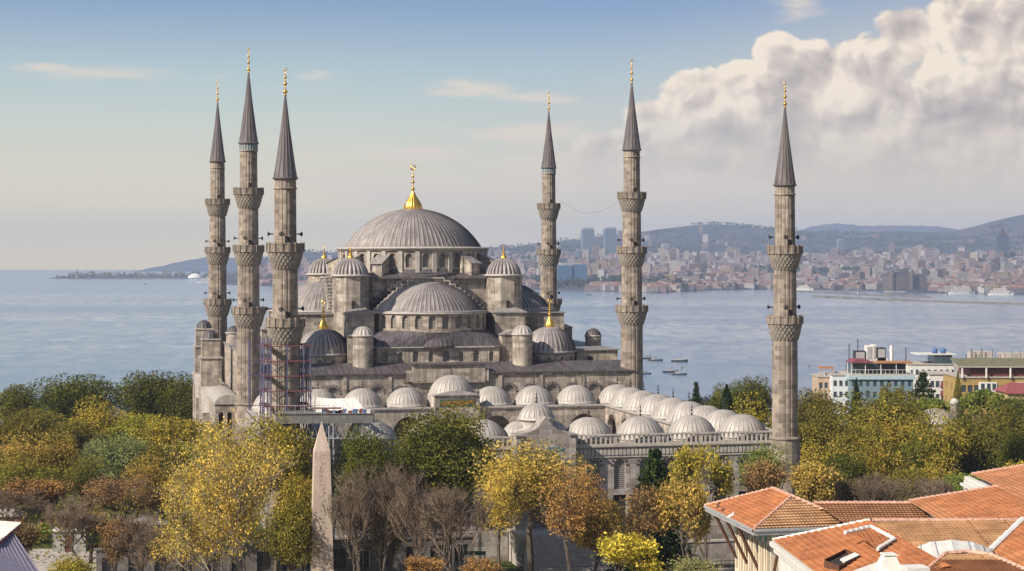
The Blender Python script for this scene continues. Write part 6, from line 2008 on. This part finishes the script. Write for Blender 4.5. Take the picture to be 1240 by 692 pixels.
for k_ in range(4):
    s = Lc * (k_ + .4) / 4; a = f1(s, 10.6, -.5); mb.tube([a, (a[0], a[1], 11.05)], .16, 6)
mb.build('balcony', M['cream'], PV)

# long range behind, and the big wing on the right
LG = thing('palace_range', 'long orange tiled palace roofs stepping towards the lower right corner', 'palace', (0, 0, 0))
a = Vector((23.0, 138.2, 17.55)); b = Vector((34.6, 138.2, 17.55)); e0 = Vector((25.5, 132.0, 15.9)); e1 = Vector((32.9, 132.0, 15.9))
tiled('roof_slope', e0, e1 + Vector((1.0, 0, 0)), a, b, LG, TW)
ridge('ridge_tiles', [a, b], LG)
ridge('ridge_tiles', [b, e1 + Vector((1.0, 0, 0))], LG, M['white'], .2)
def pl(x): return 17.6 + .165 * (x - 30.3)
# left-facing slope: eave runs away from the camera; two depths because of the stepped verge
tiled('roof_slope', (30.3, 138.6, pl(30.3)), (30.3, 119, pl(30.3)), (37.1, 138.6, pl(37.1)), (37.1, 119, pl(37.1)), LG, CR)
tiled('roof_slope', (37.1, 146.5, pl(37.1)), (37.1, 119, pl(37.1)), (47.0, 146.5, pl(47)), (47.0, 119, pl(47)), LG, CR)
ridge('verge_tiles', [(30.3, 138.7, pl(30.3) + .02), (37.1, 138.7, pl(37.1) + .02)], LG); ridge('verge_tiles', [(37.1, 146.6, pl(37.1) + .02), (47, 146.6, pl(47) + .02)], LG)
mb = MB(); mb.box(36.5, 36.9, 138.8, 146.6, pl(37.1) - .35, pl(37.1) - .1); mb.box(35.9, 36.3, 139.2, 145.6, pl(37.1) - .7, pl(37.1) - .5); mb.box(36.4, 37.1, 138.8, 146.4, 10, pl(37.1) - .4, m=1)
mb.build('gutter', [M['metal_white'], M['whitewash']], LG)
mb = MB(); mb.box(24, 34, 133, 138, 0, 15.6); mb.box(31.2, 46, 119.5, 138.0, 0, 17.4); mb.box(37.6, 46, 138, 146, 0, 18.5)
mb.build('wall', M['whitewash'], LG)

# near wing: gabled, with an orange slope to the left and a ribbed slope towards the viewer
NW = thing('palace_wing', 'nearest tiled palace wing with skylight, dormer and white coping', 'palace', (0, 0, 0))
E = at(936, 655, 120); Rg = at(1053, 631, 117.6)
zr = Rg.z; ze = E.z
E2 = Vector((E.x + 1.2, 100, ze)); R2 = Vector((Rg.x + 1.0, 100, zr))
tiled('roof_slope', E, E2, Rg, R2, NW, CR)
ridge('verge_tiles', [E, Rg], NW, M['white'], .15)
RR = at(1238, 631, 117.3)
A0 = Rg + Vector((.2, 0, 0)); 
B0 = at(1062, 672, 111.5); B1 = at(1199, 669, 111.8)
tiled('roof_slope', B0, B1, A0, RR, NW, TW)
ridge('ridge_tiles', [A0, RR], NW)
ridge('valley_flashing', [RR + Vector((0, -.1, .05)), B1 + Vector((0, 0, .05)), at(1196, 672, 110) ], NW, M['white'], .22)
# face beyond the valley at the right edge
tiled('roof_slope', B1 + Vector((.1, -8, -.1)), RR + Vector((-1.5, 2, -1.0)) * 1.0 + Vector((1.5, -2, 1.0)), at(1290, 700, 101), at(1300, 640, 116), NW, CR) if False else None
RS = [B1 + Vector((.15, 0, .0)), B1 + Vector((.6, -10, .0))]
VB = B1 + Vector((.15, 0, 0)); VR = VB + (RR - B1) * 2.2
tiled('roof_slope', VB, Vector((VB.x + .3, 99, VB.z)), VR, Vector((VR.x, 99, VR.z)), NW, CR)
# small L-shaped dormer roof with white coping and grey cheek
D0 = at(1035, 648, 111); D1 = at(1055, 641, 112.5); D2 = at(1083, 656, 109.5); D3 = at(1063, 668, 107.6)
mb = MB()
top = [D0, D1, D2, D3]
mb.face([p + Vector((0, 0, .1)) for p in [D0, D3, D2, D1]])
mb.face([D3 + Vector((0, 0, -.9)), D2 + Vector((0, 0, -.9)), D2 + Vector((0, 0, .1)), D3 + Vector((0, 0, .1))], m=1)
mb.build('dormer', [CR, M['gutter']], NW)
ridge('coping', [D0 + Vector((-.6, 0, .1)), D1 + Vector((0, 0, .12)), D2 + Vector((0, 0, .12)), D3 + Vector((0, 0, .12))], NW, M['white'], .13)
# skylight hatch, open
s0, s1, s2, s3 = at(998, 684, 108), at(1024, 671, 110), at(1042, 679, 108), at(1016, 692, 106)
mb = MB()
for a_, b_ in ((s0, s1), (s1, s2), (s2, s3), (s3, s0)):
    mb.face([a_ + Vector((0, 0, -.4)), b_ + Vector((0, 0, -.4)), b_ + Vector((0, 0, .3)), a_ + Vector((0, 0, .3))])
mb.face([p + Vector((0, 0, .06)) for p in (s0, s3, s2, s1)], m=1)
mb.build('skylight', [M['wood'], M['dark']], NW)
q = [at(1017, 684, 107.4), at(1035, 676, 108.6), at(1041, 679, 108.2), at(1022, 688, 107)]
mb = MB(); mb.face([p + Vector((0, 0, .34)) for p in q][::-1]); mb.face([p + Vector((0, 0, .28)) for p in q]); mb.build('skylight_pane', M['white'], NW)
# walls under the left eave, with a door-like recess
mb = MB()
wd = (Vector((E2.x, E2.y, 0)) - Vector((E.x, E.y, 0)))
f5, L5 = wall_from(mb, Vector((E.x + .35, E.y - .2, 0)), Vector((E2.x + .35, E2.y, 0)), 0, ze - .15, [(3.2, .7, ze - 4.6, ze - 2.6), (6.5, .7, ze - 4.6, ze - 2.6)])
mb.face([(Rg.x, Rg.y - .2, 0), (E.x + .35, E.y - .2, 0), (E.x + .35, E.y - .2, ze - .1), (Rg.x, Rg.y - .2, zr - .1)])
mb.build('wall', M['whitewash'], NW)
for w in [(3.2, .7, ze - 4.6, ze - 2.6), (6.5, .7, ze - 4.6, ze - 2.6)]: pane(f5, w, NW, M['wood'], .2)
mb = MB()
mb.obox(((E.x + E2.x) / 2 - .1, (E.y + E2.y) / 2), math.atan2(E2.y - E.y, E2.x - E.x), L5 / 2, .16, ze - .3, ze - .02)
mb.obox(((E.x + E2.x) / 2 + .15, (E.y + E2.y) / 2), math.atan2(E2.y - E.y, E2.x - E.x), L5 / 2, .14, ze - .75, ze - .5)
mb.build('gutter', M['metal_white'], NW)
# curved sheet-metal vault and what lies before it
VL = thing('metal_vault', 'pale sheet-metal barrel vault between the tiled roofs', 'roof vault', (0, 0, 0))
c = at(1152, 676, 107.5); rx = 53 * 107.5 / FPX; rz = 21.5 * 107.5 / FPX
mb = MB(); prev = None
for i in range(25):
    a = PI * i / 24; x = c.x - rx * math.cos(a) ; z = c.z + rz * math.sin(a)
    s = 0.05 if i % 4 == 0 else 0
    pr = [(x, 107.5, z + s), (x - .5, 104.2, z - .55 + s)]
    if prev: mb.face([prev[0], prev[1], pr[1], pr[0]], smooth=False); mb.face([prev[1], (prev[1][0], 104.2, c.z - 3), (pr[1][0], 104.2, c.z - 3), pr[1]])
    prev = pr
mb.build('vault', M['metal_white'], VL)
mb = MB()
for i in range(0, 25, 3):
    a = PI * i / 24; x = c.x - rx * math.cos(a); z = c.z + rz * math.sin(a)
    mb.tube([(x, 107.5, z + .03), (x - .5, 104.2, z - .52)], .04, 4)
mb.build('seams', M['gutter'], VL)
p0, p1, p2, p3 = at(1020, 696, 103), at(1108, 664, 107), at(1124, 671, 105.5), at(1050, 700, 101)
mb = MB(); lo_ = Vector((0, 0, -1.6))
mb.face([p0, p3, p2, p1]); mb.face([p3 + lo_, p2 + lo_, p2, p3]); mb.face([p0 + lo_, p3 + lo_, p3, p0])
mb.build('flat_gutter_roof', M['metal_white'], VL)
FR = thing('front_gable_roof', 'small ribbed tile roof with curved ridge at the bottom edge, right', 'roof', (0, 0, 0))
ta = at(1146, 671, 103.6); tb = at(1172, 669, 103.8); ba = at(1112, 700, 98.5); bb = at(1262, 700, 98.5); tcn = at(1200, 673, 103)
tiled('roof_slope', ba, bb, ta, tcn, FR, TW); ridge('ridge_tiles', [ba, ta, tb, tcn, bb], FR, None, .15)
mb = MB(); mb.face([(ba.x, ba.y, 5), (bb.x, bb.y, 5), bb, ba]); mb.face([(ba.x, ba.y, 5), ba, ta, (ta.x, ta.y, 5)]); mb.build('wall', M['whitewash'], FR)
# stone chimney
p = at(1076, 670, 98)
t = thing('chimney', 'weathered white stone chimney standing at the bottom edge', 'chimney', (p.x, 98, 0), .1)
mb = MB(); mb.box(-.62, .62, -.62, .62, 4, p.z - 1.0); mb.box(-.75, .75, -.75, .75, p.z - 1.0, p.z - .85); frust(mb, .6, .3, p.z - .85, p.z - .08); frust(mb, .38, .34, p.z - .08, p.z)
mb.build('stack', M['whitewash'], t)
p = at(1108, 686, 97)
t = thing('chimney', 'low white stone chimney stub right of the taller one', 'chimney', (p.x, 97, 0), .1)
mb = MB(); frust(mb, .6, .52, 4, p.z - .2); mb.box(-.62, .62, -.62, .62, p.z - .2, p.z); mb.build('stack', M['whitewash'], t)
# a pigeon and a gull on the eaves are small stone-grey shapes
def bird(px, py, Y, s, label, mat, rz=0):
    p = at(px, py, Y); mb = MB()
    mb.lathe([(0, -.16 * s), (.07 * s, -.1 * s), (.1 * s, 0), (.08 * s, .1 * s), (.03 * s, .2 * s), (0, .26 * s)], (0, 0, 0), seg=8)
    mb.v = [(v[2] * math.cos(rz) * 1.1, v[1], v[0] * .9 + .13 * s + v[2] * .45) for v in mb.v]
    mb.tube([(.13 * s, 0, .2 * s), (.17 * s, 0, .33 * s)], .045 * s, 6, r1=.05 * s)
    mb.tube([(.17 * s, 0, .34 * s), (.27 * s, 0, .33 * s)], .02 * s, 4, r1=.005)
    mb.tube([(0, -.03, 0), (0, -.03, .1 * s)], .012 * s, 4)
    tag(mb.build('gull' if s > 1.3 else 'pigeon', mat, None, (p.x, Y, p.z)), label, 'bird')
bird(884, 628.5, 141.2, 1.5, 'white gull perched on the pavilion eave', M['white'], 0)
for i, (px, py) in enumerate(((869.5, 612.5), (868.5, 616), (875, 619.5), (881.5, 622.5))):
    bird(px, py, 145.3 - i * .7, .8, ('first', 'second', 'third', 'fourth')[i] + ' dark pigeon down the pavilion roof edge, counted from its left corner', M['iron'], 0)

# ------------------------------------------------------------------ sheet metal building at the lower left corner
SM = thing('sheet_metal_house', 'house with white seamed roof and violet-grey seamed slope at the lower left', 'house', (0, 0, 0))
A1 = at(25, 634, 112); A2 = at(-30, 630, 118); A3 = at(-30, 672, 108); A4 = at(1, 656, 106)
mb = MB(); A4b = at(-8, 660, 105)
quadt = [A2, at(-30, 676, 104), at(0, 655, 107), A1]
mb.face([quadt[0], quadt[1], quadt[2], quadt[3]])
for i in range(9):
    t_ = i / 8; mb.tube([quadt[0].lerp(quadt[1], t_) + Vector((0, 0, .03)), quadt[3].lerp(quadt[2], t_) + Vector((0, 0, .03))], .035, 4)
mb.build('upper_roof', M['metal_white'], SM)
mb = MB(); d = Vector((0, 0, -.28))
mb.face([quadt[2] + d, quadt[3] + d, quadt[3], quadt[2]]); mb.face([quadt[1] + d, quadt[2] + d, quadt[2], quadt[1]]); mb.build('fascia', M['red_paint'], SM)
U1_ = at(16, 646, 110); L1_ = at(49, 696, 104); U0_ = at(-30, 680, 103); L0_ = at(-30, 745, 96)
mb = MB(); mb.face([U0_, L0_, L1_, U1_])
for i in range(17):
    t_ = i / 16; mb.tube([U0_.lerp(U1_, t_) + Vector((0, 0, .03)), L0_.lerp(L1_, t_) + Vector((0, 0, .03))], .045, 4)
mb.build('lower_roof', M['metal_violet'], SM)
mb = MB(); mb.face([(U1_.x, U1_.y, 4), (L1_.x, L1_.y, 4), L1_, U1_]); mb.face([(L1_.x, L1_.y, 4), (L0_.x, L0_.y, 4), L0_, L1_][::-1]); mb.build('wall', M['whitewash'], SM)

# ------------------------------------------------------------------ houses beyond the garden, right
def block(name, label, cat, px0, px1, top, Y, depth, floors, fh, wallm, winn, rz=0.0, side=None, roof='flat', parapet=.8, ww=.9, zg=None, roofm=None):
    p = at(px0, top, Y); w = (px1 - px0) * Y / FPX
    zg = ground_z(p.x, Y) if zg is None else zg
    t = thing(name, label, cat, (p.x, Y, zg), rz); h = p.z - zg
    mb = MB()
    for (f, L, n) in ((flat(0, 0, 0), w, winn), (flat(0, depth, -PI / 2), depth, side or max(2, int(depth / 3)))):
        z_hi = h
        for k_ in range(floors):
            zt_ = h - k_ * fh if k_ else h; zb_ = h - (k_ + 1) * fh if k_ < floors - 1 else 0
            st = L / n; sill = h - (k_ + 1) * fh + .9 - parapet * 0
            ws_ = [(st * (i + .5), ww, sill - parapet, sill - parapet + 1.5, True) for i in range(n)]
            arched_wall(mb, f, 0, L, max(0, zb_ - parapet) if k_ < floors - 1 else 0, zt_ - (parapet if k_ else 0), ws_, .2, ds=20)
            for wv in ws_: pane(f, wv, t, M['glass'], .16)
    mb.face([(w, 0, 0), (w, depth, 0), (w, depth, h), (w, 0, h)]); mb.face([(w, depth, 0), (0, depth, 0), (0, depth, h), (w, depth, h)])
    mb.build('wall', wallm, t)
    mb = MB()
    if roof == 'flat': mb.box(-.25, w + .25, -.25, depth + .25, h, h + .3)
    else:
        e = .5; mb.face([(-e, -e, h), (w + e, -e, h), (w - 1.5, depth / 2, h + 1.8), (1.5, depth / 2, h + 1.8)]); mb.face([(-e, depth + e, h), (-e, -e, h), (1.5, depth / 2, h + 1.8)]); mb.face([(w + e, -e, h), (w + e, depth + e, h), (w - 1.5, depth / 2, h + 1.8)]); mb.face([(w + e, depth + e, h), (-e, depth + e, h), (1.5, depth / 2, h + 1.8), (w - 1.5, depth / 2, h + 1.8)])
        mb.face([(-e, -e, h - .2), (w + e, -e, h - .2), (w + e, -e, h), (-e, -e, h)])
    mb.build('roof', roofm or M['trim'], t)
    return t, w, h
blue = plain_mat('light blue render', (.17, .24, .28), .8, 0, .12, .8, streak=.2); paleblue = plain_mat('pale blue trim', (.36, .46, .50), .8)
peach = plain_mat('peach render', (.46, .34, .25), .8, 0, .15, 1, streak=.2); yel = plain_mat('yellow ochre render', (.36, .25, .09), .8, 0, .12, 1, streak=.2)
canvas = plain_mat('crimson canvas', (.20, .06, .075), .8); orange_t = plain_mat('orange awning', (.38, .18, .08), .8); green_r = plain_mat('mossy green roof', (.15, .15, .09), .9, 0, .3, 1)
Y = 470
t, w, h = block('seaside_hotel', 'light blue hotel with roof terrace and crimson awning above the garden trees', 'hotel', 1030, 1106, 455, Y, 14, 5, 2.9, blue, 9, 0.0, 5)
mb = MB(); mb.box(-.45, w + .45, -.45, 14.3, h - 1.0, h + .05); mb.build('cornice', paleblue, t)
mb = MB()
for i in range(int(w / 1.1)): mb.tube([(i * 1.1 + .2, -.2, h + .3), (i * 1.1 + .2, -.2, h + 1.5)], .04, 4)
mb.tube([(0, -.2, h + 1.5), (w, -.2, h + 1.5)], .05, 4)
for x in (.5, 4, 8, 12, w - .5):
    for y in (.8, 7): mb.tube([(x, y, h + .3), (x, y, h + 3.2)], .09, 4)
mb.build('terrace_railing', M['white'], t)
mb = MB(); mb.box(.2, 6.2, .2, 8, h + 3.2, h + 3.35); mb.yprism([(.2, 3.35 + h), (6.2, 3.35 + h), (4.5, 4.1 + h), (1.5, 4.1 + h)], .2, 8); mb.build('awning', canvas, t)
mb = MB(); mb.box(7.0, w, .4, 6, h + 3.1, h + 3.5); mb.build('awning', orange_t, t)
mb = MB(); mb.box(1, w - 1, 4.5, 12, h + .3, h + 2.9); mb.build('penthouse', M['glass'], t)
t2 = thing('rooftop_plant', 'cluster of white and dark ventilation boxes on top of the blue hotel', 'roof plant', (t.location.x, Y, t.location.z + h))
for (x0, x1, z0, z1, mt) in ((2.5, 5.2, 3.6, 6.0, 'iron'), (5.5, 6.9, 3.6, 7.4, 'white'), (7.1, 8.0, 3.6, 7.6, 'white'), (8.3, 10.6, 4.0, 6.8, 'iron'), (8.1, 11, 3.5, 4.1, 'white')):
    mb = MB(); mb.box(x0, x1, 7, 10, 2.9, z1); mb.box(x0 + .2, x1 - .2, 6.9, 7, z0 + .3, z1 - .3, m=1); mb.build('box', [M[mt], M['gutter']], t2)
mb = MB(); mb.lathe([(.5, 2.9), (.5, 6.3), (.3, 7.2), (.3, 7.5)], (12.2, 8, 0), seg=10); mb.build('flue', M['white'], t2)
mb = MB()
for x, z in ((.9, 7.8), (3.2, 9.2), (15.8, 7.0)): mb.tube([(x, 7, 2.9), (x, 7, z)], .12, 4)
mb.build('masts', M['iron'], t2)
t, w, h = block('peach_hotel', 'narrow peach house with orange roof canopy, left neighbour of the blue hotel', 'house', 991, 1010, 457, 478, 10, 5, 3.0, peach, 3)
mb = MB(); mb.box(.6, w, .6, 5, h + 2.2, h + 2.6)
for x in (.8, w - .3): mb.tube([(x, .8, h + .3), (x, .8, h + 2.3)], .07, 4)
mb.build('canopy', orange_t, t)
mb = MB()
for i in range(6): mb.tube([(i * .8, -.1, h + .3), (i * .8, -.1, h + 1.3)], .04, 4)
mb.tube([(0, -.1, h + 1.3), (w, -.1, h + 1.3)], .05, 4); mb.build('terrace_railing', M['white'], t)
whiteb = plain_mat('bluish white render', (.60, .62, .64), .8, 0, .1, 1, streak=.2)  # white render with a slight blue tint
block('pale_blue_house', 'white and pale blue house face joined to the left side of the blue hotel', 'house', 1008, 1029, 455, 474, 12, 6, 2.9, whiteb, 3)
block('white_house', 'white house with red blinds behind the dark cedar', 'house', 1126, 1158, 454, 430, 10, 4, 3.1, M['whitewash'], 5)
t, w, h = block('white_terrace_house', 'white house with glazed roof room and blue water tanks behind the cedar', 'house', 1100, 1158, 442, 520, 14, 5, 3.0, M['whitewash'], 8)
mb = MB(); mb.box(w * .55, w * .92, 0.5, 9, h + .3, h + 2.8); mb.build('glazed_room', M['glass'], t)
mb = MB(); mb.box(w * .2, w * 1.0, 0, 10, h + 2.8, h + 3.1); mb.build('terrace_roof', M['metal_white'], t)
for i, (x, l) in enumerate(((1134, 'left one of two blue water tanks on the white terrace house'), (1144, 'right one of two blue water tanks on the white terrace house'))):
    mb = MB(); mb.lathe([(0, 0), (.8, 0), (.8, 1.2), (.6, 1.4), (.2, 1.5), (0, 1.5)], seg=14)
    q = at(x, 437, 522); tag(mb.build('water_tank', plain_mat('blue tank', (.06, .13, .28), .5), None, (q.x, 524, t.location.z + h + 3.1)), l, 'water tank', 'blue water tanks')
for px, py, l in ((1141.5, 466, 'upper left'), (1153, 466, 'upper right'), (1141.5, 476, 'lower left')):
    q = at(px, py, 429.5); mb = MB(); mb.box(-.55, .55, -.6, 0, -.6, .6, taper=.2); tag(mb.build('window_blind', canvas, None, (q.x, 429.9, q.z)), l + ' red blind on the white house behind the cedar', 'blind', 'red blinds')
t, w, h = block('yellow_block', 'long ochre yellow apartment block with mossy green roof at the right edge', 'apartment block', 1163, 1290, 458, 400, 16, 4, 3.2, yel, 16, 0.0, 3, ww=1.1)
mb = MB(); mb.box(2.5, w, .5, 12, h + .3, h + 2.6); mb.build('penthouse', plain_mat('dark red brown cladding', (.14, .05, .045)), t)
mb = MB(); mb.face([(-.6, -.8, h + 2.6), (w + 1, -.8, h + 2.6), (w + 1, 8, h + 4.0), (-.6, 8, h + 4.0)]); mb.face([(-.6, -.8, h + 2.35), (w + 1, -.8, h + 2.35), (w + 1, -.8, h + 2.6), (-.6, -.8, h + 2.6)], m=1); mb.build('green_roof', [green_r, M['trim']], t)
mb = MB()
for x in (.1, 5.4, 10.7, 16): mb.box(x, x + .3, -.7, -.4, h, h + 2.5)
mb.build('posts', M['white'], t)
mb = MB(); mb.box(4.0, 8.0, -.12, 0.0, h - 3.0, h - .9); mb.box(12.5, 20, -.12, 0, h - 3.0, h - .9); mb.build('white_panel', M['white'], t)
for x in (4.5, 5.8, 7.0, 13.2, 14.6, 16, 17.4):
    mb = MB(); mb.box(x, x + .8, -.16, -.1, h - 2.7, h - 1.2); mb.build('window', M['glass'], t)
t, w, h = block('yellow_cottage', 'bright yellow house with dull red roof at the right edge, below the long block', 'house', 1220, 1290, 476, 370, 9, 3, 3.0, plain_mat('bright yellow render', (.45, .36, .17), .8), 8, 0, 3, roof='hip', roofm=plain_mat('dull red roof', (.24, .07, .07)))
t, w, h = block('back_block', 'grey flat block with plants and aerials on its terrace behind the yellow one', 'apartment block', 1170, 1290, 440, 500, 14, 4, 3.1, M['concrete'], 14)
mb = MB()
rq = random.Random(12)
for i in range(26):
    x = rq.uniform(0, w); mb.tube([(x, 1, h), (x, 1, h + rq.uniform(1.2, 4.5))], .07, 4)
mb.build('aerials', M['iron'], t)
mb = MB(); mb.box(2, 8, 2, 7, h + .3, h + 3.0); mb.box(11, w, 2, 9, h + .3, h + 2.6); mb.build('penthouse', M['trim'], t)
# pale stone dome of a bath house with its own small turret, among the garden trees
p = at(1134, 494, 300)
t = thing('bath_house', 'pale lead dome of a low bath house among the trees at the right', 'bath house', (p.x, 300, 0))
mb = MB(); mb.lathe([(3.4, 0), (3.4, p.z - 2.2)], seg=8, smooth=False); mb.build('wall', M['stone_grey'], t)
dome('dome', (0, 0), 3.4, p.z - 2.2, 2.1, t, LP, 20, .05)
p = at(1156, 482, 302)
mb = MB(); mb.lathe([(.75, 0), (.75, p.z - 1), (.85, p.z - .9), (.6, p.z - .3), (0, p.z)], seg=12)
tag(mb.build('round_chimney', M['trim'], None, (p.x, 302, 0)), 'rounded pale stone chimney rising between the umbrella pines', 'chimney')
